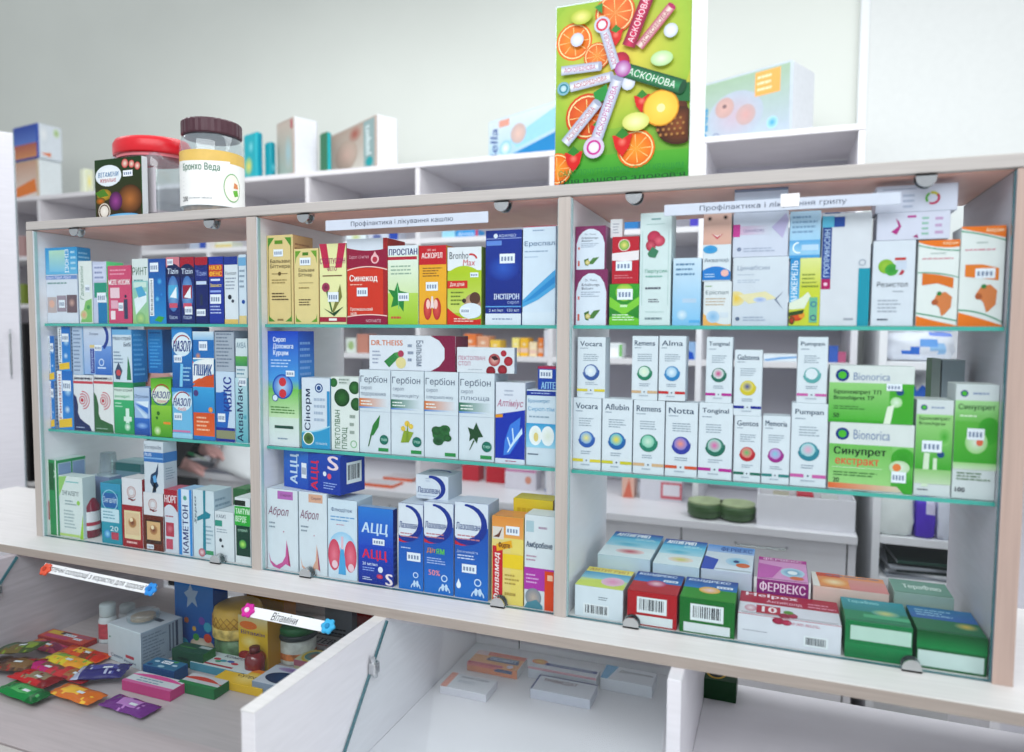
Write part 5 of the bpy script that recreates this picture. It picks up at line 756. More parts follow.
# ---- homeopathic row
G = 'slim white remedy boxes with round coloured emblems'
def rem(u0, u1, vt, base, nm, c1, c2, c3, stripe, lb):
    return carton(u0, u1, vt, base, {'*': 'dfe6ec', 'r': 'c6d0da', 't': 'dce2e8'}, {'f': [('t', nm, .1, .07, .88, .15, '3f5872', 0, .025), ('l', .1, .17, .4, .2, 1, '90a0b0'), ('l', .22, .27, .8, .4, 4, '9fadba'), ('e', .5, .57, .27, None, c3, c2), ('e', .48, .555, .2, None, c1, c3), ('ring', .5, .57, .3, .13, c2, 215, 355), ('ring', .5, .57, .3, .06, c2, 185, 375), ('l', .3, .73, .75, .79, 2, 'a0aebc'), ('r', 0, .85, .38, .89, stripe), ('r', .62, .85, 1, .89, stripe), ('e', .5, .87, .03, None, '6a7888'), ('l', .3, .91, .7, .95, 1, 'b4c0cc')]}, lb, G, yb, dep=.032)
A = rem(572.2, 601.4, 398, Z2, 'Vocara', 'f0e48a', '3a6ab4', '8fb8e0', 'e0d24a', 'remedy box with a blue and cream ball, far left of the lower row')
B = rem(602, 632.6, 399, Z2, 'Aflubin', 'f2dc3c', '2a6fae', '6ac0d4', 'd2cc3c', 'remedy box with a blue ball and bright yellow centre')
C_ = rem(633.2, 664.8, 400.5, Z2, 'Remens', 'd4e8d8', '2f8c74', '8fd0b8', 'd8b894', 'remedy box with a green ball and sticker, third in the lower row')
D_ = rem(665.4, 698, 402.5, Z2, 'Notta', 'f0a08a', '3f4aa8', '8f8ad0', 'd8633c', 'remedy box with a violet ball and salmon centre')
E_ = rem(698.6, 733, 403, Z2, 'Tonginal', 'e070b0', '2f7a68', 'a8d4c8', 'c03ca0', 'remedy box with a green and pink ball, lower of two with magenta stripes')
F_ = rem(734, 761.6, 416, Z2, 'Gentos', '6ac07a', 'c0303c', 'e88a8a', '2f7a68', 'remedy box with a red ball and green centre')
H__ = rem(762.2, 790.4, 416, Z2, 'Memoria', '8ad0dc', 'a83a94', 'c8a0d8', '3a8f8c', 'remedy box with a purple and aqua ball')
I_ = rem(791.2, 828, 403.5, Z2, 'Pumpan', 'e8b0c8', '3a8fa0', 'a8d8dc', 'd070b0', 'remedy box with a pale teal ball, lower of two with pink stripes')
rem(577.2, 605.6, 337, A, 'Vocara', 'eef0f0', '4a6aa8', 'd4e0ee', 'e0d24a', 'remedy box standing on the far left one, with a navy crescent')
rem(631.8, 658.2, 336, C_, 'Remens', 'e8f0d8', '2f8c6c', 'd0e6da', 'd8b894', 'remedy box with a green crescent in the upper row')
rem(658.8, 686.2, 336, C_.z1+.0005, 'Alma', 'eaf2f8', '3f8fc4', 'a8cce4', 'cc3a3c', 'remedy box with a sky blue ring and red stripes')
rem(706, 732.8, 337, E_, 'Tonginal', 'd0408c', '2f7a68', 'd8e6e4', 'c03ca0', 'remedy box with a green and pink crescent, upper of two with magenta stripes')
rem(734.2, 762.6, 350, F_, 'Galstena', '3a4a9c', 'd8c83c', 'e8dc7a', '24389c', 'remedy box with a yellow disc and navy crescent')
rem(797.4, 828.2, 337, I_, 'Pumpan', 'e0e8ec', '6ab0b0', 'dfe8ee', 'd070b0', 'remedy box with a faint teal crescent, upper of two with pink stripes')
G = 'green and white boxes on the lower glass shelf of the right bay'
GR = '4fae2c'
j2 = carton(829, 914.6, 423.5, Z2, {'*': 'dfe4e2', 'r': '8fb4a8', 't': 'dde2e0'}, {'f': [('r', 0, .32, 1, .92, '8fcf7a', '4cae38'), ('r', .0, .32, .75, .92, '7cc464', 'a8d890'), ('ring', .155, .17, .082, .04, '23408c'), ('e', .155, .17, .05, None, '5ac03c'), ('t', 'Bionorica', .29, .1, .72, .24, '8fa0c0', 0, 0), ('t', 'Синупрет', .06, .36, .68, .5, '27402c', 0, .05), ('t', 'екстракт', .08, .53, .6, .65, 'e8604a', 0, .03), ('r', .04, .66, .64, .665, 'f0f4ec'), ('l', .06, .72, .6, .8, 2, '3f7a3c'), ('t', '20', .06, .82, .13, .89, '27402c', 0, .04), ('r', 0, .9, 1, .98, 'e8743a', 'd8dcc8', 'h'), ('e', .88, .5, .14, .16, '3fa030', '4cae38'), ('e', .84, .62, .12, .1, 'e4ece0', 'c0dcb4'), ('e', .81, .62, .05, None, 'e88a4c'), ('s', .75, .68, .92, .84), ('p', [(.82, .9), (.9, .8), (1, .8), (1, 1), (.9, 1)], '4cae38')]}, 'green and white box with an orange foot, lower of the wide pair', G, yb, dep=.03)
carton(829, 914.8, 366, j2, {'*': 'dfe4e2', 'r': '8fb4a8', 't': 'dde2e0'}, {'f': [('r', 0, .3, 1, 1, '58b43a', '4cae38'), ('r', .0, .3, .72, .95, '9fd488', '5cb846'), ('ring', .155, .17, .082, .04, '23408c'), ('e', .155, .17, .05, None, '5ac03c'), ('t', 'Bionorica', .29, .12, .72, .25, '8fa0c0', 0, 0), ('t', 'Бронхипрет ТП\nBronchipret TP', .06, .42, .62, .62, '24502a', 0, .03), ('l', .06, .7, .5, .78, 2, '3f7a3c'), ('t', '50', .06, .84, .13, .92, '24502a', 0, .04), ('e', .8, .62, .07, None, 'e0ece0', 'b0dca0'), ('p', [(.7, .7), (.78, .66), (.74, 1), (.66, 1)], 'e4eedc'), ('e', .84, .44, .045, None, '27568c'), ('s', .68, .3, .86, .42)]}, 'green and white box with bold dark title, upper of the wide pair', G, yb, dep=.03)
carton(916, 953.8, 400, Z2, {'*': 'd9dfe0', 'r': '9fb8b4', 't': 'dde2e0'}, {'f': [('ring', .2, .08, .09, .04, '23408c'), ('e', .2, .08, .06, None, '5ac03c'), ('l', .4, .06, .9, .1, 1, '9aa8c4'), ('r', 0, .15, 1, .72, 'a8d890', '4cae38'), ('t', 'Бронхипрет\nBronchipret', .08, .17, .92, .27, '24502a', 0, .02), ('e', .78, .38, .18, .09, '4cae38', '8fcc78'), ('s', .18, .42, .72, .54), ('e', .7, .56, .1, .035, '27568c'), ('p', [(.25, .55), (.4, .55), (.38, .9), (.2, .9)], 'dbead2'), ('p', [(.5, .6), (.6, .6), (.62, .85), (.5, .88)], 'dbead2'), ('r', 0, .72, 1, .87, '9ccc84', 'c8dcbc'), ('l', .1, .92, .5, .95, 1, '667')]}, 'green and white syrup box with a blue cap picture, shorter narrow one', G, yb, dep=.05)
carton(955, 1000, 384.5, Z2, {'*': 'd9dfe0', 'r': '9fb8b4', 't': 'dde2e0'}, {'f': [('ring', .2, .08, .09, .04, '23408c'), ('e', .2, .08, .06, None, '5ac03c'), ('l', .4, .06, .9, .1, 1, '9aa8c4'), ('r', 0, .14, 1, .32, 'b0dca0', '7cc464'), ('t', 'Синупрет', .08, .17, .92, .23, '24502a', 0, .03), ('l', .12, .26, .6, .29, 1, 'e0f0d8'), ('r', 0, .32, 1, .68, '6cbc50', '4cae38'), ('e', .8, .4, .26, .12, '3f9f2c', '4cae38'), ('e', .52, .5, .26, .1, 'e8ece4', 'a8d890'), ('s', .3, .38, .7, .48), ('e', .6, .5, .08, .03, 'e87a5a'), ('r', 0, .68, 1, .74, 'a8d890', 'd0e0c8'), ('l', .1, .76, .9, .84, 3, '6a8a64'), ('t', '100', .08, .9, .3, .94, '334', 0, .04)]}, 'green and white syrup box, tallest one against the right side panel', G, yb, dep=.05)
bk1 = carton(931, 940.6, 358.5, Z2, {'*': '5f8a5c', 'r': '9aa'}, {'f': [('r', 0, 0, 1, .4, 'b4bcb8'), ('r', .4, .35, 1, 1, '4a7a44', '7a9a70'), ('e', .5, .7, .2, .2, 'c4ccb8')]}, 'narrow dull green box behind the narrow green and white boxes', G, .14, dep=.04)
carton(941.4, 965, 360, Z2, {'*': 'b9c2ca', 'r': '2c2a34'}, {'f': [('r', .05, .3, .9, 1, 'c4ccd4'), ('l', .2, .5, .8, .54, 1, '8a94a0')]}, 'grey-white box behind the tallest green and white box', G, .14, dep=.05)
# ---- floor of the right bay: boxes lying down
G = 'medicine boxes lying on the floor of the right bay'
def lying(u0, u1, vft, vback, y, body, art, lb, uref=None):
    """front edge from u0 to u1 (taken at mid front height), front top row vft, back top row vback"""
    return carton(u0, u1, vft, Z0, body, art, lb, G, y, vback=vback)
def flu(u0, u1, vft, vb, y, top, fr, lb, b, title, pic):
    return lying(u0, u1, vft, vb, y, {'*': fr, 'r': fr, 't': top}, {'t': [('r', 0, 0, 1, .5, '1c3f94', '2f88c8'), ('p', [(0, 1), (.0, .75), (.5, .42), (1, .75), (1, 1)], top), ('t', title, .06, .06, .86, .2, 'e8f0fa', 0, .04, .1), ('e', .5, .55, .2, .16, 'f0d0d8', pic), ('s', .62, .32, .92, .42)], 'f': [('b', .2, .15, .8, .62), ('r', .08, .7, .92, .96, 'e0e6e8')]}, lb)
lying(574.4, 623, 587.5, 562, .014, {'*': 'dbe4ea', 'r': 'c4d0d8', 't': 'cfe0a0'}, {'t': [('r', 0, 0, 1, .25, 'f0e06a', 'e8e090'), ('t', 'АНТИГРИП', .06, .05, .9, .2, 'c89a4a', 0, .02), ('r', 0, .25, 1, .6, '4fa4cc', 'a8d4dc'), ('p', [(0, 1), (0, .75), (.5, .6), (1, .8), (1, 1)], 'd4e070'), ('e', .7, .66, .24, .22, 'e89ac0', 'e8c8d8')], 'f': [('b', .18, .55, .72, .92), ('l', .5, .28, .72, .42, 2, '7a8894')]}, 'white box with yellow and blue top face, front left on the right bay floor')
flu(626.8, 677, 593, 566, .014, 'c03038', 'b8242f', 'red box with blue sunburst top and barcode on the right bay floor', 1, 'КОЛДРЕКС', 'c03a70')
flu(679, 735, 600, 573, .014, '3f9a34', '1f7a34', 'green box with blue sunburst top and barcode, next to the red one', 1, 'КОЛДРЕКС', 'e8b83a')
lying(737, 841.6, 619, 590.5, .014, {'*': 'dcdfe6', 'r': 'ccd0da', 't': 'e4e2ea'}, {'t': [('r', 0, 0, 1, .5, 'b8284a'), ('t', 'Helpex', .06, .03, .6, .24, 'f8e8ee', 0, .05), ('t', 'АнтиКолд', .28, .3, .64, .44, 'f0c8d4', 0, .02), ('l', .7, .2, .98, .45, 2, 'e4a0b4'), ('r', .18, .58, .42, .92, 'c02c4a'), ('t', '10', .24, .62, .38, .86, 'f8ecee', 0, .05), ('e', .12, .75, .06, .14, 'f0e4e8', 'd8a0b0'), ('e', .46, .92, .06, .1, 'b83a5c', '982848'), ('e', .54, .88, .05, .1, 'c8486a', 'a03050'), ('e', .5, .76, .05, .07, '6aa04a')], 'f': [('b', .65, .5, .88, .86), ('l', .05, .55, .3, .62, 1, 'a8acb8'), ('r', 0, 0, 1, .02, 'b8284a'), ('e', .4, .12, .06, .12, 'b83a5c', '982848'), ('e', .48, .14, .05, .1, 'c8486a', 'a03050'), ('l', .5, .1, .95, .2, 2, 'c87a90')]}, 'long white and crimson box with raspberries, centre front of the right bay floor')
lying(844.4, 913, 624, 592, .014, {'*': '1d8450', 'r': '176c42', 't': '2f9068'}, {'t': [('r', 0, 0, 1, .55, '3f9fae', '2f8f8c'), ('t', 'ТераФлю', .1, .08, .6, .24, 'a4dce0', 0, .02), ('e', .66, .55, .22, .14, 'd8d48a', '4aa49a'), ('r', .3, .66, 1, .8, '58b488')], 'f': [('r', .08, .12, .98, .5, 'c2dcd0'), ('r', 0, .6, 1, .9, '229058', '1a7c4a')]}, 'emerald green box with a pale strip, second from the right panel')
lying(916, 988, 634, 598, .016, {'*': '1c7040', 'r': '135432', 't': '2c7c54'}, {'t': [('r', 0, 0, 1, .5, '3a84b0', '3f70b4'), ('l', .1, .1, .7, .4, 3, 'a8cce0'), ('e', .78, .66, .18, .14, 'e0c060', '4a8a6a')], 'f': [('r', 0, 0, 1, .45, '145a30', '229254'), ('r', .02, .52, .96, .94, 'cfe0dc')]}, 'emerald green box with a wide white strip, against the right side panel')
y2 = .118
def anti(u0, u1, vft, vb, lb, pc, yy):
    return lying(u0, u1, vft, vb, yy, {'*': 'c4d6e0', 'r': 'b0c4d0', 't': 'bfe2f0'}, {'t': [('r', 0, 0, 1, .25, '2348a0', '5ab8e0'), ('r', 0, .25, 1, .6, '6fcce8', 'bfe4f2'), ('r', 0, .6, 1, 1, 'e4eef2'), ('t', 'АНТИГРИП', .08, .05, .75, .19, 'f4f8fc', 0, .04, .1), ('l', .5, .22, .95, .32, 2, 'd8f0f8'), ('e', .55, .78, .28, .1, pc, 'f0e0e0'), ('e', .42, .5, .3, .08, '5ac0dc', 'a8dcec')], 'f': [('l', .1, .3, .7, .6, 1, 'a8bcc8')]}, lb)
anti(597, 650, 557, 532, 'blue and white flu remedy box with pink oval, behind the yellow-topped box', 'c8445c', .105)
anti(652, 699, 565.5, 539.5, 'blue and white flu remedy box with yellow oval, behind the red box', 'd8d46a', .105)
lying(700, 752, 571, 546, .112, {'*': 'ccd4e2', 'r': 'b8c2d4', 't': 'e0e6f0'}, {'t': [('r', 0, 0, 1, .3, '5f9ad8', 'b0c8ec'), ('t', 'ФЕРВЕКС', .3, .06, .95, .24, '2f62a8', 0, .03), ('p', [(0, .5), (.3, .6), (.25, 1), (0, 1)], '3f5fc0'), ('e', .68, .62, .24, .16, '7ac8e0', 'c8dcf0'), ('e', .8, .74, .14, .08, 'e07a4a'), ('e', .66, .62, .06, .05, '2a4a8c')]}, 'white box with blue corner and orange spots, behind the green sunburst box')
lying(756, 808.6, 581.5, 559, .108, {'*': 'a83a94', 'r': '7a2a74', 't': 'e4a8d4'}, {'t': [('r', 0, 0, 1, .15, 'c03a9c'), ('t', 'ФЕРВЕКС', .1, .02, .9, .13, 'f8e0f2', 0, .03), ('p', [(0, .3), (.5, .4), (.3, .9), (0, .95)], 'd070bc'), ('e', .7, .6, .24, .2, '3f8fc0', 'c8e0ee'), ('e', .7, .6, .1, .08, 'f0f4f8'), ('e', .78, .82, .14, .07, 'e0805a')], 'f': [('r', 0, 0, 1, .35, '9a3488'), ('t', 'ФЕРВЕКС', .06, .05, .94, .3, 'f4e0f0', 0, .04)]}, 'pink and purple box behind the crimson raspberry box')
lying(812, 889, 590, 576, .11, {'*': 'e4ccc4', 'r': 'd0a898', 't': 'eca070'}, {'t': [('r', .06, .0, .4, .25, 'd85a3c'), ('l', .2, .05, .95, .2, 1, '8a8aa0'), ('r', .5, .3, 1, 1, 'e0a098', 'dc9090'), ('e', .3, .6, .2, .3, 'f8e4c0', 'ec9c50'), ('p', [(0, 0), (.06, 0), (.1, 1), (0, 1)], 'e8e0dc')]}, 'flat orange box with a pale splash, behind the raspberry box')
lying(893, 954, 595, 582, .11, {'*': 'a4b8b0', 'r': '8aa098', 't': '7fa898'}, {'t': [('t', 'ТераФлю', .2, .3, .85, .7, 'dfeae4', 0, .03)]}, 'flat grey-green box behind the emerald boxes')
# ================================================================ on top of the cabinet
ZP = ZT+.0002
px0, px1 = aty(556, 100, .018)[0], aty(690, 100, .018)[0]
ps = empty('poster', ((px0+px1)/2, .018, ZP)); tag(ps, 'colourful fruit and candy roll advertising poster in a clear sleeve on the cabinet top', 'poster')
PW, PH = px1-px0, .2585
pm = carton_mesh(PW, .0012, PH, '7cc23c', .0001, 'printed_sheet'); pb = mesh_obj('printed_sheet', pm, ps)
PA = [('r', 0, 0, 1, .5, '9cc044', 'c8c850'), ('r', 0, .5, 1, 1, 'b4cc50', '3fa440'), ('e', .45, .3, .62, .4, 'ecd860', 'a4c448'), ('r', 0, .84, 1, 1, '62b440', '309c3c')]
def orange(x, y, r, c1='f2a83c', c2='e87a24'): return [('e', x, y, r, None, c2), ('e', x, y, r*.9, None, 'f8e8b0'), ('e', x, y, r*.84, None, c1, c2)]+[('p', [(x, y), (x+r*.8*math.cos(a), y-r*.55*math.sin(a)), (x+r*.8*math.cos(a+.06), y-r*.55*math.sin(a+.06))], 'f8dc9a') for a in (0, .8, 1.6, 2.4, 3.2, 4, 4.8, 5.6)]
def berry(x, y, r): return [('p', [(x-r, y-r*.5), (x+r, y-r*.55), (x+r*.7, y+r*.4), (x, y+r*1.1), (x-r*.7, y+r*.4)], 'd8302c'), ('e', x, y, r*.5, None, 'f08a7a', 'd8302c'), ('p', [(x-r*.7, y-r*.5), (x, y-r), (x+r*.7, y-r*.5), (x, y-r*.2)], '3f8f3a')]
PA += orange(.14, .2, .14)+orange(.25, .62, .17, 'f08a3c', 'd85a24')+orange(.62, .82, .14)+orange(.45, .08, .15, 'f0924a', 'e0702c')+orange(.02, .9, .12)+orange(.32, .3, .1, 'f0a04a', 'e0702c')
PA += berry(.46, .2, .055)+berry(.66, .57, .06)+berry(.52, .78, .075)+berry(.15, .85, .07)+berry(.33, .7, .05)
PA += [('e', .85, .64, .14, .1, '8a4a2a', '5a3420'), ('e', .93, .72, .16, .1, '9a5a34', '4a2c1c'), ('p', [(.84, .58), (.9, .5), (1, .5), (1, .6)], '2f7a4a')]+[('e', .78+.04*(i % 5)+.02*((i//5) % 2), .68+.028*(i//5), .014, None, 'c89a5a', '7a4a2c') for i in range(20)]+[('e', .8, .62, .13, None, 'e8b040', 'd89830'), ('e', .8, .62, .12, None, 'f6dc6a', 'f0c850'), ('e', .8, .62, .03, None, 'f8ecb0')]
PA += [('e', .17, .2, .05, None, 'f4f6fa', 'c8d0e0'), ('e', .86, .22, .05, None, 'f4f6fa', 'c8d0e0'), ('e', .56, .47, .05, None, 'f4f6fa', 'c8d0e0'), ('e', .8, .36, .08, .04, 'e8f4d8', 'b8dca0'), ('e', .2, .08, .08, .04, 'f0e89a', 'b8c84a'), ('e', .62, .68, .1, .05, 'f0f4c0', 'd8dc7a'), ('e', .5, .35, .07, None, 'd83a5a', 'a82040'), ('p', [(.3, .5), (.4, .46), (.42, .54), (.32, .56)], '2f9a4a'), ('p', [(.3, .04), (.36, .02), (.36, .08)], '3f9a4a')]
PA += [('tube', .2, .36, .058, .013, 0, 'e8ecf4', 'a8b0c4', 'АСКОРБІНОВА', 'c23a7a'), ('tube', .28, .44, .062, .014, 8, 'eef0f6', 'a8b0c4', 'АСКОРБІНОВА', 'c23a4a'), ('tube', .21, .66, .072, .015, 48, 'e8ecf4', 'a8b0c4', 'АСКОРБІНОВА', 'c23a4a'), ('tube', .405, .6, .09, .017, 70, 'eceef4', 'a4acc4', 'АСКОРБІНОВА', 'c23a9a'), ('tube', .42, .27, .06, .014, 108, 'e8ecf4', 'a8b0c4', 'АСКОРБІНОВА', 'c23a7a'), ('tube', .63, .14, .075, .019, 68, 'd83a6a', '8a1c44', 'АСКОНОВА', 'f8e8ee'), ('tube', .75, .19, .066, .013, 48, 'f0e4d8', 'b8306a', 'АСКОНОВА', 'a82450'), ('tube', .74, .46, .088, .02, -22, '3fa06a', '1c5a3c', 'АСКОНОВА', 'f0f8f0'),
       ('e', .36, .14, .06, None, 'f0f0f6', 'c8d0e0'), ('ring', .36, .14, .045, .015, 'd83a5a'), ('e', .07, .46, .05, None, 'd0e8ee', '7ab0c0'), ('ring', .07, .46, .035, .012, '2f8fa0'), ('e', .31, .8, .08, None, 'f4f0f6', 'd0c8dc'), ('ring', .31, .8, .055, .015, 'd040a0'), ('e', .52, .39, .06, None, 'e0d0e8', 'b04aa0')]
PA += [('t', 'САМОПОЧУТТЯ МОЖЕ БУТИ КРАЩИМ', .04, .915, .97, .955, '3a9a4a', 0, -.01), ('t', 'ДЛЯ ВАШОГО ЗДОРОВ\u2019Я', .04, .97, .98, .998, '1f4a34', 0, .03)]
apply_art(pb, {'f': PA}, box_faces(PW, .0012, PH))
sl0 = aty(706, 100, .016)[0]-ps.location.x
MB().box(-PW/2-.002, .0016, 0, sl0-.0012, .0021, PH+.003).build('clear_sleeve', CLEARP, ps)
bx('sleeve_margin', noise_mat('sleeve_white', 'eef2ee', .3, .02), PW/2+.0005, -.002, .0, sl0-.001, .0008, PH+.003, ps)
bx('stand', CLEARP, -PW/2, .001, 0, PW/2, .03, .002, ps)
# card in front of the red-lidded jar
G = None
c0, c1_ = aty(95, 190, .02)[0], aty(142, 190, .02)[0]; zt_ = aty(118, 158, .02)[2]
carton_at(c0, c1_, .02, .034, ZP, zt_, {'*': '3a5a34', 'r': 'dfe4e8'}, {'f': [('r', .02, 0, .98, 1, '2c4a2c', '4a3a24'), ('e', .3, .28, .28, .18, 'f0f4f4', 'dfe8ee'), ('t', 'ВІТАМІНИ', .08, .22, .52, .3, '2f7fb0', 0, .03, .2), ('t', 'ЖУВАЛЬНІ', .12, .33, .46, .39, 'c0405a', 0, .02), ('e', .66, .1, .07, None, 'e8e0d0', 'c84a4a'), ('e', .8, .12, .06, None, 'e8e0d0', 'c84a4a'), ('e', .92, .16, .06, None, 'e8e0d0', 'c84a4a'), ('s', .62, .22, .82, .32), ('e', .2, .6, .16, .1, 'e0b03c', '8a7a2c'), ('e', .12, .7, .1, .06, 'd87a2c', '6a5a24'), ('p', [(.0, .56), (.2, .5), (.3, .62), (.1, .64)], '5a8a34'), ('e', .75, .7, .26, .24, 'b87a44', '5a3c24'), ('e', .45, .72, .14, .16, 'a0509a', '5a2c5a'), ('e', .2, .88, .13, None, 'f0ece4', 'd8d0c4'), ('ring', .2, .88, .11, .02, '5a3c24'), ('e', .6, .98, .34, .05, 'a8d8f0', '6ab0dc')]},
           'dark leafy printed card with a white oval title, in front of the red-lidded jar', None, 'printed_card', 'card')
jx0, jx1 = aty(120, 190, .1)[0], aty(184, 190, .1)[0]; jz = aty(146, 138, .07)[2]; jw = (jx1-jx0)/2
ja = empty('candy_jar', ((jx0+jx1)/2, .105, ZP), math.radians(0)); tag(ja, 'clear square plastic jar with a red screw lid on the cabinet top', 'jar'); H_ = jz-ZP
w_ = .062
MB().lathe([(w_*.98, .0), (w_, .004), (w_, H_*.66), (w_*.93, H_*.76), (w_*.9, H_*.8)], n=32, sq=.75, sx=jw/w_/1.25, sy=.9).build('jar_body', CLEARP, ja, True)
MB().lathe([(w_*.9, 0.003), (w_*.9, H_*.12)], n=32, sq=.75, sx=jw/w_/1.25, sy=.9).build('contents', noise_mat('pale_sweets', 'd8c4cc', .6, .3, 90), ja)
lid_ = []
for i in range(4): pass
MB().lathe([(w_*1.02, H_*.81), (w_*1.04, H_*.83), (w_*1.04, H_*.95), (w_*.98, H_), (w_*.2, H_)], n=48, sx=jw/w_/1.12).build('lid', noise_mat('red_plastic', 'd8202c', .3, .06), ja, True)
MB().lathe([(w_*.96, H_*.77), (w_*.96, H_*.808)], n=48, sx=jw/w_/1.12, cap=False).build('neck_ring', noise_mat('pale_red_plastic', 'e07a84', .3, .06), ja, True)
bx('front_label', noise_mat('pale_pink_label', 'e4dde6', .5, .03), -.02, -.0565, .012, jw*.78, -.0555, H_*.6, ja)
kx0, kx1 = aty(182.5, 190, .085)[0], aty(244.5, 190, .085)[0]; kr = (kx1-kx0)/2*.76; kz = aty(213, 112.5, .085-kr)[2]
jb = empty('supplement_jar', ((kx0+kx1)/2, .085, ZP)); tag(jb, 'large round clear jar with a ribbed dark brown lid and white wraparound label', 'jar'); H_ = kz-ZP
MB().lathe([(kr*.95, 0), (kr, .006), (kr, H_*.74), (kr*.93, H_*.82), (kr*.86, H_*.84)], n=48).build('jar_body', CLEARP, jb, True)
m = MB(); n = 60; rings = []
for (r, z) in ((kr*.9, H_*.845), (kr*.93, H_*.86), (kr*.93, H_*.985), (kr*.89, H_)):
    rings.append([m.bm.verts.new((r*(1+.018*(i % 2))*math.cos(2*math.pi*i/n), r*(1+.018*(i % 2))*math.sin(2*math.pi*i/n), z)) for i in range(n)])
for a, b in zip(rings, rings[1:]):
    for i in range(n): m.bm.faces.new((a[i], a[(i+1) % n], b[(i+1) % n], b[i]))
m.bm.faces.new(rings[0][::-1]); m.bm.faces.new(rings[-1]); m.build('lid', noise_mat('brown_plastic', '4a2a34', .35, .08), jb)
MB().lathe([(kr*.9, .004), (kr*.9, H_*.09)], n=32).build('contents', noise_mat('brown_tablets', '8a6a4c', .6, .5, 120), jb)
MB().lathe([(kr*1.002, H_*.09), (kr*1.002, H_*.66)], n=48, cap=False).build('paper_label', noise_mat('jar_label', 'eef0ee', .4, .02), jb, True)
MB().lathe([(kr*1.004, H_*.54), (kr*1.004, H_*.66)], n=48, cap=False).build('gold_band', noise_mat('jar_gold', 'dcb860', .4, .06), jb, True)
# wrapped print
sh = Sheet(); tx = Sheet()
def wrap(pts, faces, col, S_, a0, a1, z0, z1, e):
    b = len(S_.v)
    for (a, q) in pts:
        an = math.radians(a0+(a1-a0)*a); S_.v.append(((kr*1.004+e)*math.cos(an), (kr*1.004+e)*math.sin(an), z1-(z1-z0)*q))
    for f_ in faces: S_.f.append(tuple(b+i for i in f_)); S_.c += [lin(col)]*len(f_)
for nm_, a0, a1, z0, z1, col, bo_ in (('Бронхо Веда', 254, 326, .43, .52, '2f7f62', .03), ('200', 252, 266, .13, .18, '333a44', .03), ('рослинних таблеток', 269, 312, .15, .17, '7a8490', 0)):
    co, fs, asp = glyphs(nm_, bo_, 0); wrap([(a, 1-q) for a, q in co], fs, col, tx, a0, a1, H_*z0, H_*z1, .0006)
n = 24; wrap([(.5, .5)]+[(.5+.5*math.cos(2*math.pi*i/n), .5+.5*math.sin(2*math.pi*i/n)) for i in range(n)], [(0, 1+(i+1) % n, 1+i) for i in range(n)], '8fc08a', sh, 332, 368, H_*.14, H_*.44, .0003)
wrap([(.5, .5)]+[(.5+.46*math.cos(2*math.pi*i/n), .5+.46*math.sin(2*math.pi*i/n)) for i in range(n)], [(0, 1+(i+1) % n, 1+i) for i in range(n)], 'f4f2e8', sh, 332, 368, H_*.14, H_*.44, .0004)
wrap([(.6, .3), (.8, .35), (.85, .5), (.55, .5)], [(0, 1, 2, 3)], 'e09a6a', sh, 332, 368, H_*.14, H_*.44, .0005)
wrap([(.5, .6), (.8, .55), (.85, .75), (.6, .8)], [(0, 1, 2, 3)], '7ac050', sh, 332, 368, H_*.14, H_*.44, .0005)
k_ = 12
wrap([(i/k_, .25+.2*math.sin(math.pi*i/k_)) for i in range(k_+1)]+[(i/k_, 1) for i in range(k_+1)], [(i, k_+1+i, k_+2+i, i+1) for i in range(k_)], 'eef0ee', sh, 236, 345, H_*.5, H_*.58, .00035)
for j in range(5): wrap([(0, 0), (0, 1), (1, 1), (1, 0)], [(0, 1, 2, 3)], 'b4bcc4', sh, 254, 316-5*(j % 3), H_*(.37-.04*j), H_*(.378-.04*j), .0003)
sh.build('printed_artwork', jb); tx.build('lettering', jb)
# ================================================================ packs on the rear shelving
GP = 'soft packs on top of the rear shelving'
ZR2 = zt2+.0005
BAB = [('r', .04, .04, .96, .96, 'c8b8ae', 'd8d4c8'), ('e', .5, .5, .3, .35, 'e0b4a4', 'c09a90'), ('e', .45, .4, .12, .16, 'e8c4b4'), ('r', .78, .06, .94, .94, '9fb4b4'), ('e', .86, .78, .06, .1, '2fa8a8')]
q_ = rbox(12, 37, 62, 158, YR+.03, ZR2, -8, {'*': 'e6ecee', 'f': 'c8b49c'}, {'f': [('r', .04, .05, .96, .95, 'd0a890', 'e8e0d8'), ('p', [(.05, .7), (.9, .5), (.95, .85), (.05, .95)], 'e88a3c')]}, 'white diaper pack with an orange panel, lower of the two stacked beside the cupboard', GP)
rbox(12, 37, 62, 122, YR+.03, q_.z1+.001, -8, {'*': 'e2e8ee', 'f': '3f62b8'}, {'f': [('r', .04, .05, .96, .55, '3558b0', '6a8ad0'), ('r', .04, .55, .96, .95, 'b86a5c', 'd89a6a')], 'r': [('e', .75, .2, .14, .14, 'a8c870', 'dfe8e0'), ('e', .25, .3, .2, .3, 'f2f4f6', 'dde4ea'), ('p', [(.1, .85), (.5, .8), (.5, .92)], 'e8833c')]}, 'white diaper pack with a royal blue side, upper of the two at the left end', GP)
rbox(79, 84, 94, 168, YR+.03, ZR2, -12, {'*': 'e8ecd8', 'r': 'e0e4c0'}, {'r': [('e', .5, .5, .3, .4, 'f0e480', 'dfe4d8')]}, 'small pale yellow and white pack left of the red-lidded jar', GP)
rbox(243, 256, 263, 131, YR+.03, ZR2, -20, {'*': '2fb0bc', 'r': '22a0b4'}, {'f': [('e', .4, .7, .3, .2, 'e8d86a', '6ac0a8'), ('e', .6, .3, .2, .15, '8fd8dc', '2fb0bc')]}, 'turquoise wipes pack beside the brown-lidded jar', GP)
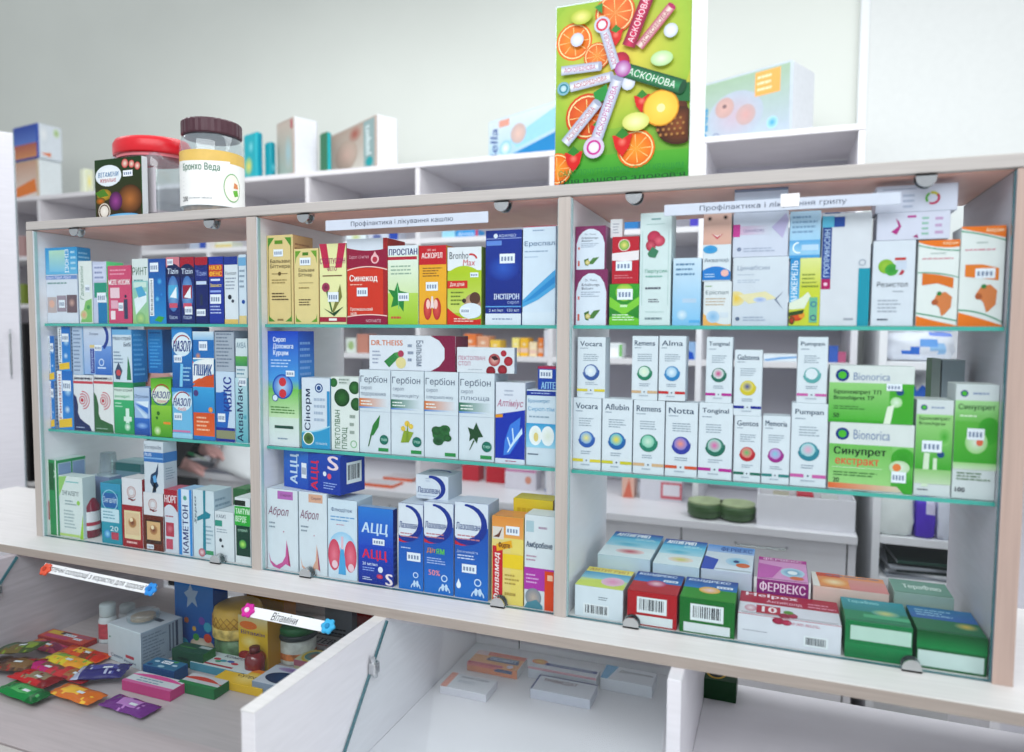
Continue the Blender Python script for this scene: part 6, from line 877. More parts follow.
rbox(264, 270, 276, 141, YR+.04, ZR2, -20, {'*': '1f9fac', 'r': '1a94a4'}, {'r': [('e', .5, .7, .3, .15, '7fd0dc', '1a94a4')]}, 'narrow turquoise wipes pack, second in the row', GP)
rbox(276, 293, 318, 115.5, YR+.02, ZR2, -26, {'*': 'e8e9f0', 'f': 'b4a8a0', 'r': 'eceef4'}, {'f': [('r', .05, .05, .95, .95, 'c0b4aa', 'a8b8b0'), ('e', .7, .6, .2, .3, 'a8c8d0', 'b4b8b0'), ('r', .85, .05, .95, .2, 'b0304a')]}, 'white-ended diaper pack standing between turquoise packs', GP)
rbox(319, 326, 332, 131, YR+.05, ZR2, -25, {'*': '2f9f9c', 'r': '38b8c0', 'f': '3a7a5c'}, {}, 'slim teal pack between two white-ended diaper packs', GP)
rbox(324, 376, 398, 113.5, YR+.02, ZR2, -30, {'*': 'e8e9f0', 'f': 'b8aca4', 'r': 'eff0f5'}, {'f': [('r', .03, .05, .78, .95, 'b4a498', 'd0ccc4'), ('e', .45, .55, .22, .3, 'dcc0b4', 'b8a89c'), ('e', .62, .2, .12, .15, 'a85a4c', 'b8a498'), ('r', .78, .05, .97, .95, '9ab0b0'), ('t', 'pampers', .82, .15, .92, .7, 'd8e4e4', 90, .04), ('e', .88, .84, .06, .09, '2fa4a8')]}, 'long white-ended diaper pack with a beige baby picture', GP)
rbox(488, 566, 590, 97, YR+.02, ZR2, -26, {'*': 'dfe6ec', 'f': 'c8dce8', 'r': 'eff0f5'}, {'f': [('r', .02, .04, .98, .96, 'd8e2e8', 'a8cce0'), ('p', [(.1, .9), (.98, .55), (.98, .96), (.1, .96)], '2f8fc4'), ('p', [(.3, .5), (.9, .1), (.95, .5), (.4, .7)], 'a4d4ea'), ('t', 'Bella', .04, .2, .14, .9, '3a5a9c', 90, .03, .2), ('e', .42, .42, .1, .2, 'e0c4b8', 'c8b4b0'), ('e', .25, .65, .08, .16, 'f2f6f8', '8fc8e0'), ('r', .16, .06, .3, .2, 'e0a898')]}, 'pale blue pack partly hidden by the poster', GP)
rbox(686, 793, 816, 58.5, YR+.02, ZR2, -26, {'*': 'd2d8de', 'f': 'c4ced6', 'r': 'dcdfe3'}, {'f': [('r', .02, .04, .98, .96, 'a8c0a8', 'bcc8d6'), ('e', .5, .6, .26, .36, 'c8b8c4', 'b8c4d0'), ('e', .4, .45, .09, .15, 'd8b4ac', 'c8aca8'), ('e', .6, .62, .09, .15, 'd4aca8', 'c4b0b0'), ('e', .4, .43, .02, .03, '8a7478'), ('r', .68, .06, .9, .4, 'f0b468'), ('l', .7, .1, .88, .36, 3, 'f8e4c0'), ('t', 'Dada', .12, .4, .24, .92, '3a9cc8', 90, .04, .2), ('e', .84, .82, .05, .09, '4aa8d0', 'b8dcec'), ('ring', .32, .86, .035, .01, '8a94b4')]}, 'large white diaper pack with an orange tag, right of the poster', GP)
# ================================================================ things in the rear niches, on the rear counter and rack
GN = 'boxes in the rear niches'
def rear(uL, uR, vT, vB, z, y, body, art, label, grp=GN, cat='box', name='carton_box', dep=.06):
    x0 = aty(uL, (vT+vB)/2, y)[0]; x1 = aty(uR, (vT+vB)/2, y)[0]; zt = max(z+.01, aty((uL+uR)/2, vT, y)[2])
    if y > YR:
        for x in UPX:
            if x0 < x+.018 and x1 > x: x0, x1 = (x0, x-.001) if (x0+x1)/2 < x+.009 else (x+.019, x1)
    return carton_at(x0, x1, y, y+dep, z, zt, body, art, label, grp, name, cat)
za, zb_, zcn, zct = zs[1]+.0185, zs[2]+.0185, zs[3]+.0185, zc+.0005
yn = YR+.03
rear(190, 206, 240, 253, za, yn, 'b0b8c8', {'f': [('r', .6, 0, 1, 1, '3a5ab0')]}, 'grey and blue box in the niche seen above the navy spray boxes')
rear(207, 232, 242, 254, za, yn, 'd8dccc', {'f': [('r', 0, .4, 1, 1, 'd8c88a')]}, 'cream box in the niche seen above the royal blue box')
rear(16, 24, 236, 256, za, yn, 'b89a98', {}, 'dull pink box in the niche beside the cupboard')
rear(17, 24, 284, 304, zb_, yn, '8a9a4c', {}, 'olive green box in the niche beside the cupboard')
rear(346, 366, 232, 244, za, yn, 'd8e0e4', {'f': [('e', .5, .5, .3, .4, 'b8c06a', 'd8e0e4')]}, 'white box with green spot behind the orange-red box')
rear(368, 398, 232, 245, za, yn, 'c8ccd8', {'f': [('r', .7, 0, 1, 1, '2f50a8'), ('e', .3, .5, .15, .3, '6a74a0')]}, 'grey and navy box behind the lime ivy box')
rear(442, 455, 231, 246, za, yn, '9fd0e4', {}, 'pale turquoise box behind the white and lime box')
rear(456, 478, 230, 246, za, yn, '3a9ad4', {'f': [('t', 'Аптека', .1, .3, .8, .7, 'e8f0fa'), ('r', .88, 0, 1, 1, 'c04a6a')]}, 'sky blue box with white letters in the niche left of the tall navy box')
rear(621, 638, 218, 230, za, yn, '2f7fb8', {}, 'blue box in the niche behind the red box')
rear(690, 701, 213, 229, za, yn, '5a50c0', {}, 'violet box in the niche behind the low pale blue box')
rear(825, 840, 212, 226, za, yn, '3a4a70', {}, 'dark blue box in the niche behind the wide white box')
rear(603, 622, 343, 360, zcn, yn, 'e8ecee', {'f': [('r', .2, .3, .8, .9, 'f8f8f8'), ('r', .85, .1, 1, .9, '7ac06a')]}, 'white box with a green edge between the upper remedy boxes')
rear(688, 705, 342, 367, zcn, yn, 'a8c8ec', {'f': [('p', [(0, .5), (.6, .6), (.8, 1), (0, 1)], '2a62c8')]}, 'light and dark blue box behind the gap right of the red-striped remedy box')
rear(763, 797, 354, 372, zcn, yn, 'dfe8ee', {'f': [('p', [(0, .8), (.5, .45), (1, .3), (1, .5), (.5, .7), (.1, .95)], '3f9ad8')]}, 'white box with a blue swoosh between the two tallest remedy stacks')
rear(829, 838, 346, 366, zcn, yn, '4a70c0', {}, 'small blue box left of the wide green pair')
rear(838, 846, 352, 366, zcn, yn, 'c06a8c', {}, 'small pink box left of the wide green pair')
rear(346, 356, 338, 352, zcn, yn, 'dce2dc', {'f': [('e', .5, .5, .3, .3, 'a8c08a')]}, 'white box with a leafy spot left of the maroon-ended box')
rear(357, 368, 334, 352, zcn, yn, 'c89080', {}, 'terracotta box left of the maroon-ended box')
for i, (a, b, v, c, lb) in enumerate(((464, 476, 334, 'e8884a', 'orange'), (477, 489, 336, 'e0a888', 'peach'), (490, 500, 340, 'f0cc5a', 'yellow'), (512, 519, 338, 'f4e48a', 'pale yellow'), (520, 528, 338, 'f0c03c', 'golden'), (529, 537, 342, 'f0dcb8', 'cream'), (538, 543, 338, 'e88a3c', 'deep orange'))):
    rear(a, b, v, 368, zcn, yn, c, {'f': [('r', 0, .55, 1, .8, 'e8c8b8'), ('e', .5, .35, .3, .12, 'f4ead8', c)]}, lb+' upright box in the rear niche behind the berry-pictured box')
rear(544, 556, 330, 366, zcn, yn, 'e8e8ee', {}, 'tall white box in the rear niche left of the right divider')
GC = 'goods on the rear worktop'
rear(360, 392, 484, 497, zct, YF+.02, {'*': 'e8703c', 't': 'e4dcdc'}, {'t': [('r', .1, .15, .9, .85, 'd8d4d8')]}, 'flat white and orange box on the rear worktop, nearer one', GC, dep=.08)
rear(383, 412, 478, 484, zct, YF+.14, {'*': 'e8703c', 't': 'e4dcdc'}, {'t': [('r', .1, .15, .9, .85, 'd8d4d8')]}, 'flat white and orange box on the rear worktop, farther one', GC, dep=.08)
rear(462, 478, 466, 474, zct, YF+.24, 'cc3a4a', {}, 'red box on the rear worktop left of the white packs', GC)
rear(486, 506, 467, 478, zct, YF+.24, 'c83040', {}, 'crimson box on the rear worktop', GC)
rear(505, 536, 470, 490, zct, YF+.18, {'*': 'e4e0e8'}, {'f': [('r', 0, 0, 1, .1, 'd070a8'), ('e', .75, .5, .1, .2, 'e0a08a')]}, 'white pack with a pink edge on the rear worktop', GC)
rear(545, 558, 472, 485, zct, YF+.18, {'*': 'e0e4ec'}, {'f': [('r', 0, .85, 1, 1, '6a84b8')]}, 'white pack with a blue lower edge on the rear worktop', GC)
rear(622, 634, 478, 490, zct, YF+.2, {'*': 'e8c0b0'}, {'f': [('p', [(.1, 1), (.6, 0), (.9, 1)], 'e0806a')]}, 'pale salmon box on the rear worktop', GC)
rear(640, 682, 480, 493, zct, YF+.2, {'*': 'e0dfe6', 't': 'e8e8ee'}, {'f': [('r', .5, .1, 1, .9, 'd8707c'), ('r', .55, .2, .95, .75, 'ece8ee')]}, 'flat white box with a red rim on the rear worktop', GC)
for u, lb in ((706, 'left'), (738, 'right')):
    c = aty(u, 490, YF+.06)
    gb_ = empty('striped_bowl', (c[0], YF+.05, zct)); tag(gb_, 'dark green striped round tub on the rear worktop, %s one of two' % lb, 'tub', 'striped tubs on the rear worktop')
    MB().lathe([(.04, 0), (.052, .01), (.054, .035), (.05, .045)], n=28).build('tub_wall', noise_mat('green_stripes', '3a5a30', .4, .6, 5, (1, 1, 60)), gb_, True)
    MB().lathe([(.051, .0452), (.051, .05)], n=28).build('lid', noise_mat('pale_green_lid', 'a8b88a', .4, .2, 30), gb_)
# white tray
t0, t1 = aty(757, 505, YF+.01), aty(856, 505, YF+.01); tz = aty(800, 497, YF+.01)[2]
tr = empty('white_tray', ((t0[0]+t1[0])/2, YF+.01, zct)); tag(tr, 'open white plastic tray holding small packets on the rear worktop', 'tray'); hw = (t1[0]-t0[0])/2; th_ = tz-zct; wm = noise_mat('tray_white', 'e8e8ee', .4, .02)
MB().box(-hw, 0, 0, hw, .1, .004).build('tray_base', wm, tr)
for nm, a in (('front_wall', (-hw, 0, .0041, hw, .004, th_)), ('rear_wall', (-hw, .096, .0041, hw, .1, th_)), ('side_wall', (-hw, .0041, .0041, -hw+.004, .0959, th_)), ('side_wall', (hw-.004, .0041, .0041, hw, .0959, th_))): MB().box(*a, .0008).build(nm, wm, tr)
for i, (fx, c) in enumerate(((-.5, 'b8b4a0'), (0.0, 'c83c4c'), (.5, 'c8ccc8'))):
    carton_at(tr.location.x+fx*hw-.022, tr.location.x+fx*hw+.022, YF+.03, YF+.09, zct+.0045, zct+th_-.004+.006*(i == 1), c, {}, ['beige', 'red', 'pale grey'][i]+' packet inside the white tray', 'packets in the white tray', 'packet', 'packet')
# bags and magazines on the rack
def bag(name, u0, u1, v0, v1, z, y, col, label, patches=(), dep=.12, seed=1):
    x0, x1 = aty(u0, (v0+v1)/2, y)[0], aty(u1, (v0+v1)/2, y)[0]; h = aty((u0+u1)/2, v0, y)[2]-z
    bm = bmesh.new(); bmesh.ops.create_cube(bm, size=1); bmesh.ops.subdivide_edges(bm, edges=bm.edges, cuts=7, use_grid_fill=True)
    from mathutils import noise as mn
    for v in bm.verts:
        p = v.co.copy(); s_ = Vector((p.x, p.y, p.z)).normalized()*.62; q = p.lerp(s_, .42)
        nn = mn.noise(p*4+Vector((seed, 0, 0)))*.07+mn.noise(p*9+Vector((seed, 3, 0)))*.035
        q += q.normalized()*nn
        v.co = Vector((q.x*(x1-x0), q.y*dep, max(0, (q.z+.5))*h))
    me = bpy.data.meshes.new(name); bm.to_mesh(me); bm.free(); me.materials.append(CARD)
    at = me.color_attributes.new('Col', 'FLOAT_COLOR', 'CORNER')
    for p in me.polygons:
        p.use_smooth = True; c = lin(col); ce = p.center; u_, w_2 = ce.x/(x1-x0)+.5, 1-ce.z/h
        for (a, b, c2, d, cc) in patches:
            if a < u_ < c2 and b < w_2 < d: c = lin(cc)
        for li in p.loop_indices: at.data[li].color = c
    o = mesh_obj(name, me); o.location = ((x0+x1)/2, y+dep/2, z); tag(o, label, 'bag', 'bags on the white rack'); return o
yk = 1.24
zk1, zk0, zk3 = zk[0]+.0225, zk[1]+.0225, zk[3]+.0225
bag('diaper_bag', 885, 955, 332, 366, zk3, yk, 'eef2fa', 'big white bag with pale blue prints on the upper shelf of the white rack', ((.55, .2, .75, .5, '7fb4f0'), (.7, .4, .9, .7, 'a8d0f4'), (.3, .55, .45, .8, '4a86e0'), (.6, .0, .95, .15, '8fa8f0')), .2, 2)
bag('paper_bag', 900, 940, 384, 494, zk1, 1.285, 'f6f8fb', 'tall white bag in the middle of the white rack with one blue print', ((.3, .02, .6, .14, '3a80e4'),), .2, 5)
bag('nappy_bag', 874, 914, 494, 533, zk1, 1.21, 'f0f6f4', 'crumpled white bag on the lower shelf of the white rack', (), .055, 3)
bag('nappy_bag', 916, 936, 500, 528, zk1, 1.21, '6a4ad0', 'bright purple pack on the lower shelf of the white rack', ((.5, .0, 1, .4, 'e4e0f8'),), .055, 4)
bag('nappy_bag', 938, 957, 498, 528, zk1, 1.21, 'e8ecf8', 'small white pack right of the purple pack on the white rack', (), .055, 6)
for i, (c, dx, a) in enumerate((('9098a4', -.02, .1), ('d8dce0', .0, -.12), ('1c2a28', .01, .05), ('b8bcc4', -.015, .14), ('16302a', .0, -.06), ('24403a', .01, .08))):
    o = carton_at(xk+.05+dx, xk+.27+dx, 1.215, 1.40, zk0+i*.0085, zk0+i*.0085+.008, {'*': 'c8ccd0', 't': c, 'f': ['a8acb4', 'e0e2e6', '2c3a38', 'b0b4bc', '1c2c28', '3a5a50'][i]}, {}, ['grey', 'white', 'black', 'pale grey', 'dark green', 'green'][i]+' covered magazine in the pile on the bottom shelf of the white rack', 'magazines on the white rack', 'magazine', 'magazine', a)
# right of the cabinet: white unit edge and a blue pack
bl = aty(1021, 668, .55)
sr = empty('side_shelf', (bl[0]+.16, .66, 0)); tag(sr, 'white shelf unit just right of the cabinet at the frame edge', 'shelving')
for z in (.5, aty(1021, 684, .55)[2]-.02, aty(1021, 470, .55)[2]): bx('shelf', WHITEB, -.19, -.12, z, .3, .2, z+.018, sr)
bx('back_panel', WHITEB, -.19, .201, .4, .3, .21, 1.7, sr); bx('upright', WHITEB, .301, -.12, .0, .318, .21, 1.7, sr); bx('upright', WHITEB, -.208, -.12, .0, -.191, .21, 1.2, sr)
bag('wipes_pack', 1017, 1050, 655, 684, aty(1021, 684, .55)[2]-.0015, .56, '1f3fd0', 'cobalt blue pack at the lower right edge beside the cabinet', ((.0, .6, 1, 1, '7ab8e8'),), .06, 9)
# ================================================================ goods in the lower glass display
GL = 'boxes in the lower glass display'
def low(uL, uR, vF, vBase, vBack, body, art, label, rz=0, z=None, name='carton_box', cat='box', grp=GL):
    """box on the display floor; vF/vBase = top/bottom rows of the front at its middle, vBack = back top row"""
    z = z or FZ+.0003; um = (uL+uR)/2; b = atz(um, vBase, z); y = b[1]; x0 = aty(uL, vBase, y)[0]; x1 = aty(uR, vBase, y)[0]; zt = aty(um, vF, y)[2]
    dep = max(.02, min(.25, atz(um, vBack, zt)[1]-y)) if vBack else .04
    return carton_at(x0, x1, y, min(y+dep, .28), z, zt, body, art, label, grp, name, cat, math.radians(rz), flap=False)
# blue tall box
b_ = low(176, 214, 560, 650, None, {'*': '2a62b0', 'r': '2458a4'}, {'f': [('r', 0, 0, 1, 1, '4a94d4', '1c4a98'), ('p', [(.25, .38), (.36, .34), (.42, .27), (.48, .34), (.62, .34), (.54, .42), (.6, .52), (.46, .47), (.32, .54), (.34, .43)], 'a8bcd0'), ('e', .3, .68, .06, None, 'c07a4a'), ('e', .7, .66, .08, None, '7a5ab0'), ('e', .85, .72, .1, None, '4aa8c0'), ('e', .5, .76, .05, None, 'd8b04a'), ('e', .7, .92, .3, .07, 'e4ddd0', 'c8b49c'), ('e', .2, .94, .14, .06, '3ab0d0'), ('e', .85, .84, .1, .05, 'd0553a'), ('e', .55, .85, .08, .04, '4a9c50')]}, 'tall sea-blue box with a pale starfish, standing under the counter ledge')
# rotated white box
def lowr(uL, uC, uR, vC, vBase, phi, body, art, label, name='carton_box', cat='box', z=None):
    z = z or FZ+.0003; b = atz(uC, vBase, z); zt = aty(uC, vC, b[1])[2]
    ph = math.radians(phi); ex = np.array([math.cos(ph), math.sin(ph)]); ey = np.array([-math.sin(ph), math.cos(ph)])
    W = abs(solve_s(uL, vC, b, ex)); D = abs(solve_s(uR, vC, b, ey)); c = b[:2]-ex*W/2+ey*D/2
    o = mesh_obj(name, carton_mesh(W, D, zt-z, body, .001, name)); o.location = (c[0], c[1], z); o.rotation_euler = (0, 0, ph); tag(o, label, cat, GL); apply_art(o, art, box_faces(W, D, zt-z)); return o, zt, W, D
wb, wzt, wW, wD = lowr(107.5, 141, 183, 634, 671, -8, {'*': 'ccd6dc', 'r': '9aa9b8', 't': 'c4ccd4'}, {'f': [('t', 'Селен', .1, .78, .45, .87, '34507a', 0, .02), ('t', 'Йодин', .5, .82, .85, .92, '34507a', 0, .02), ('r', .55, .7, .8, .78, 'c04a5a'), ('e', .08, .35, .02, None, '3a8a6a')], 'r': [('l', .05, .1, .6, .9, 9, '7c8c9c'), ('r', .66, .06, .7, .8, '6a7688'), ('r', .74, .04, .78, .76, '6a7688'), ('r', .82, .02, .88, .72, '4a566c'), ('e', .84, .85, .05, .1, 'a83a44')], 't': [('r', .1, .1, .5, .4, 'a8b4c0'), ('r', .5, .3, .85, .42, '4a5668')]}, 'large grey-white carton with a printed side in the left of the lower display')
# bottles
def bottle(u, vB, vT, r, col, band, label):
    b = atz(u, vB, FZ); h = aty(u, vT, b[1]+r)[2]-FZ
    o = empty('pill_bottle', (b[0], b[1]+r, FZ+.0003)); tag(o, label, 'bottle', 'white pill bottles')
    MB().lathe([(r*.95, 0), (r, .003), (r, h*.58), (r*.78, h*.68)], n=28).build('bottle_body', noise_mat('pill_bottle_body', col, .4, .03), o, True)
    MB().lathe([(r*1.01, h*.12), (r*1.01, h*.52)], n=28, cap=False).build('paper_label', noise_mat('pill_label', band, .5, .35, 60, (1, 1, 3)), o, True)
    MB().lathe([(r*.86, h*.681), (r*.88, h*.7), (r*.88, h*.97), (r*.8, h)], n=28).build('cap', noise_mat('pill_cap', 'b9c6ca', .4, .03), o, True)
bottle(101, 644, 602, .017, 'ccd4d8', 'b84450', 'white pill bottle with a red band, leftmost in the lower display')
bottle(121, 630, 603, .017, 'ccd4d8', 'aab8c0', 'white pill bottle with a grey band between the red-banded one and the starfish box')
bj = empty('clear_tub', (wb.location.x-.005, wb.location.y+.0, wzt+.0005)); tag(bj, 'shallow clear tub of brown pills on the large grey-white carton', 'tub')
MB().lathe([(.026, 0), (.029, .003), (.029, .014), (.027, .016)], n=28).build('tub_wall', CLEARP, bj, True)
MB().lathe([(.022, .002), (.022, .008)], n=24).build('contents', noise_mat('brown_pills', '9a7a54', .6, .5, 200), bj)
# honeycomb drum
b = atz(221, 662, FZ); rr_ = (aty(242, 640, b[1]+.03)[0]-aty(201, 640, b[1]+.03)[0])/2*.93
hz = aty(221, 600, b[1]+rr_)[2]-FZ
dr = empty('honeycomb_tin', (b[0], b[1]+rr_, FZ+.0003)); tag(dr, 'round golden tin with a diamond lattice lid in front of the starfish box', 'tin')
MB().lathe([(rr_*.9, 0), (rr_*.92, .002), (rr_*.92, hz*.42)], n=40).build('tin_body', noise_mat('tin_green', '4a6a48', .4, .5, 60), dr, True)
MB().lathe([(rr_*.98, hz*.421), (rr_, hz*.43), (rr_, hz*.62), (rr_*.98, hz*.63)], n=40).build('label_band', noise_mat('tin_band', 'c8b060', .4, .45, 80), dr, True)
MB().lathe([(rr_*.98, hz*.631), (rr_*.98, hz*.85), (rr_*.9, hz*.97), (rr_*.8, hz)], n=40).build('lid', noise_mat('gold_lid', 'd8b048', .35, .12, 30), dr, True)
m = MB(); nn = 22
for s_ in (1, -1):
    for i in range(nn):
        a0 = 2*math.pi*i/nn; pts = []
        for j in range(5):
            t_ = j/4; a = a0+s_*t_*2*math.pi/nn*1.5; pts.append((rr_*(.985-.02*max(0, t_-.7))*math.cos(a), rr_*(.985-.02*max(0, t_-.7))*math.sin(a), hz*(.64+.22*t_)))
        m.tube(pts, .0007, 4)
m.build('lattice', noise_mat('lattice_brown', 'a87828', .4, .1), dr)['kind'] = 'stuff'
# yellow box + red translucent cup
low(239, 268, 617, 668, None, {'*': 'd8b83c', 'r': 'c89c34'}, {'f': [('r', 0, 0, 1, .3, 'd8d0a8', 'd8b83c'), ('e', .35, .18, .3, .08, 'e0803c'), ('t', 'Вітамін', .1, .28, .9, .36, '5a3a7a', 0, .03), ('e', .4, .5, .34, .14, 'e8dc9a', 'd8b83c'), ('e', .75, .72, .2, .1, 'c06a3a'), ('e', .3, .8, .3, .12, 'a83a34', '8a2c2c')]}, 'yellow vitamin box with an orange emblem beside the golden tin', name='carton_box')
rc = atz(258, 668, FZ); rq = empty('red_bottle', (rc[0]+.012, rc[1]-.022, FZ+.0003)); tag(rq, 'small translucent dark red bottle in front of the yellow vitamin box', 'bottle')
MB().lathe([(.016, 0), (.018, .003), (.018, .03), (.012, .042)], n=24).build('bottle_body', noise_mat('red_glass', '7a2026', .12, .2, 30, spec=.7), rq, True)
MB().lathe([(.0095, .0425), (.0095, .052)], n=20).build('cap', noise_mat('dark_red_cap', '5a1a1e', .4, .1), rq, True)
low(247, 284, 586, 632, None, {'*': 'd8a428', 'r': 'b87c20'}, {'f': [('e', .6, .6, .35, .3, 'f0c83c', 'd8a428'), ('r', 0, 0, 1, .25, 'b4681c')]}, 'amber yellow box standing under the ledge behind the magenta flower magnet')
b = atz(284, 667, FZ); gr_ = (aty(300, 655, b[1]+.03)[0]-aty(268, 655, b[1]+.03)[0])/2; gz = aty(284, 621, b[1]+gr_)[2]-FZ
gj = empty('green_lid_jar', (b[0], b[1]+gr_+.004, FZ+.0003)); tag(gj, 'white jar with a wide dark green lid beside the yellow vitamin box', 'jar')
MB().lathe([(gr_*.9, 0), (gr_*.92, .003), (gr_*.92, gz*.6), (gr_*.8, gz*.66)], n=32).build('jar_body', noise_mat('jar_white', 'ccd2cc', .4, .2, 60), gj, True)
MB().lathe([(gr_*.93, gz*.12), (gr_*.93, gz*.3)], n=32, cap=False).build('picture_band', noise_mat('jar_pictures', 'c87a48', .4, .6, 70), gj, True)
MB().lathe([(gr_*.98, gz*.661), (gr_, gz*.68), (gr_, gz*.78), (gr_*.97, gz*.8)], n=32).build('lid_rim', noise_mat('dark_rim', '2c3438', .3, .1), gj, True)
MB().lathe([(gr_*.96, gz*.801), (gr_*.95, gz*.98), (gr_*.88, gz)], n=32).build('lid', noise_mat('green_lid', '1f6a3a', .3, .1), gj, True)
low(325, 352, 600, 640, None, {'*': '8f949c', 'r': '7a8088'}, {'f': [('l', .4, .05, .9, .14, 2, '3a3e44'), ('l', .1, .7, .9, .9, 2, '3a3e44')]}, 'grey box standing under the ledge left of the red box')
low(353, 373, 606, 640, None, {'*': '9a3430', 'r': '7a2824'}, {'f': [('r', 0, .5, 1, 1, '8a3a34', '5a2a28')]}, 'dark red box standing against the counter divider under the ledge')
low(298, 340, 647, 655, 633, {'*': 'a8a8ac', 't': 'b0aeb0'}, {'t': [('r', .02, .0, .98, .06, '3a3038'), ('t', 'ТТЕВІТ', .15, .3, .9, .7, '3a2a34', 0, .04), ('l', .2, .75, .8, .92, 1, 'a04a54')]}, 'grey flat box with dark lettering behind the green-lidded jar')
low(172, 203, 652, 668, 642, {'*': '2f5a48', 't': '34604c', 'r': '3a7a4a'}, {'t': [('r', .6, .1, .95, .35, 'b4c0c0'), ('r', .1, .5, .6, .56, '5aa04a')], 'f': [('l', .2, .3, .7, .7, 1, '1c3c34')]}, 'dark green flat box in front of the starfish box')
low(190, 247, 668, 676, 652, {'*': '6fa8b8', 't': 'cdd8dc', 'f': '5a98ac'}, {'t': [('t', 'Комплекс', .35, .06, .9, .24, '2c3a5c', 0, .03), ('e', .3, .45, .06, .08, 'c0485a'), ('e', .42, .5, .06, .08, '4a9cb0'), ('e', .54, .46, .06, .08, '4a6ab0'), ('e', .64, .56, .06, .08, 'c0485a'), ('e', .36, .6, .05, .07, '4aa07a'), ('r', .2, .8, .7, .9, 'b04a5c')]}, 'white and teal flat box with coloured dots in front of the golden tin')
low(212, 262, 684, 692, 665, {'*': 'd8b43c', 't': 'e0bc40'}, {'t': [('e', .55, .6, .3, .4, 'ecd890', 'e0bc40'), ('t', 'Супрадин', .32, .4, .9, .62, '34343c', 0, .02), ('e', .5, .12, .3, .1, 'e08a3c')]}, 'flat yellow box with dark lettering, in front of the teal one')
low(252, 299, 686, 700, 664, {'*': '8a98a8', 't': 'c4ccd8'}, {'t': [('e', .5, .6, .4, .3, '2c5078', '1c3a60'), ('e', .5, .16, .36, .12, '8a6aa8', 'b4a8c8')]}, 'white flat box with a dark blue oval, right of the flat yellow one')
low(294, 322, 662, 674, 648, {'*': 'c8c4a8', 't': 'c8ccb0'}, {'t': [('ring', .5, .5, .42, .08, 'd8c050'), ('e', .5, .5, .34, .36, 'b87a5c', '4a9a9c')], 'f': [('r', 0, 0, 1, .5, 'b87a8c')]}, 'flat box with a round orange and teal picture beside the divider')
low(143, 174, 668, 680, 657, {'*': '2f5a8c', 't': '3f7a9c'}, {'t': [('s', .35, .2, .65, .5), ('e', .2, .4, .08, .1, 'b8d0e0'), ('e', .8, .5, .08, .1, 'b8d0e0'), ('e', .5, .8, .1, .12, 'a8c8d8'), ('e', .7, .15, .08, .1, '4a9c60'), ('e', .15, .8, .08, .1, '2a4a80')]}, 'blue flat pack with white spots in front of the large carton')
low(122, 170, 686, 696, 672, {'*': 'c8508c', 't': 'd0d4d8'}, {'t': [('w', .3, .05, .3, .35, 'd85a9c'), ('l', .2, .4, .8, .8, 2, '8aa4b4'), ('r', 0, .8, 1, 1, 'd070a4')]}, 'white flat pack with pink waves, lowest in the middle of the left display')
low(178, 214, 686, 696, 673, {'*': '2f7a4c', 't': 'c8c8cc'}, {'t': [('w', .4, .2, .6, .5, 'c8503c'), ('r', 0, .75, 1, 1, '3a8a54')]}, 'white and green flat pack left of the flat yellow box')
# wrapped bars
def bar(u, v, L, Wd, rz, base, patches, label, z=0, T=.012, tilt=0):
    L *= 1.12; Wd *= 1.15
    nx, ny = 22, 9; vs, fs, cs = [], [], []; rnd = random.Random(label)
    ph = [rnd.random()*6 for _ in range(4)]
    for side in (1, -1):
        for i in range(nx):
            for j in range(ny):
                a, b = i/(nx-1)*2-1, j/(ny-1)*2-1
                e_ = max(0, (abs(a)-.86)/.14); k = max(0, 1-abs(a/.9)**6)*max(0, 1-abs(b)**3)
                zz = side*T/2*k+(.0007*math.sin(b*16) if e_ > 0 else 0)+.0012*math.sin(a*9+ph[0])*math.sin(b*5+ph[1])*(k > 0)+side*.0002
                vs.append((a*L/2+(.0012*(j % 2) if i in (0, nx-1) else 0)*(1 if a > 0 else -1), b*Wd/2*(1-.04*math.sin(a*7+ph[2])), zz+T/2))
    def idx(s_, i, j): return s_*nx*ny+i*ny+j
    for s_ in (0, 1):
        for i in range(nx-1):
            for j in range(ny-1):
                q = (idx(s_, i, j), idx(s_, i+1, j), idx(s_, i+1, j+1), idx(s_, i, j+1)); fs.append(q if s_ == 0 else q[::-1])
                a, b = (i+.5)/(nx-1), 1-(j+.5)/(ny-1); c = base
                for (x0, y0, x1, y1, cc) in patches:
                    if x0 < a < x1 and y0 < b < y1: c = cc
                if rnd.random() < .12 and .1 < a < .9: c = patches[rnd.randrange(len(patches))][4] if patches else c
                cs += [lin(c)]*4
    for i in range(nx-1):
        for j in (0, ny-1):
            q = (idx(0, i, j), idx(0, i+1, j), idx(1, i+1, j), idx(1, i, j)); fs.append(q if j else q[::-1]); cs += [lin(base)]*4
    me = bpy.data.meshes.new('snack_bar'); me.from_pydata(vs, [], fs); me.materials.append(FOIL)
    at = me.color_attributes.new('Col', 'FLOAT_COLOR', 'CORNER'); at.data.foreach_set('color', np.array(cs, dtype=np.float32).ravel())
    for p in me.polygons: p.use_smooth = True
    q = atz(u, v, FZ+z+T/2); o = mesh_obj('snack_bar', me); o.location = (q[0], q[1], FZ+.0005+z); o.rotation_euler = (0, math.radians(tilt), math.radians(rz)); tag(o, label, 'snack', 'wrapped sweets in the lower display')
    s_ = Sheet(); s_.add((Vector((0, 0, T*.98+.0012)), Vector((.02, 0, 0)), Vector((0, -.012, 0)), Vector((0, 0, 1)), 0), [(.2, -.5), (.2, .5), (1.2, .5), (1.2, -.5)], [(0, 1, 2, 3)], lin('dfe4e8')); s_.build('price_sticker', o)
    return o
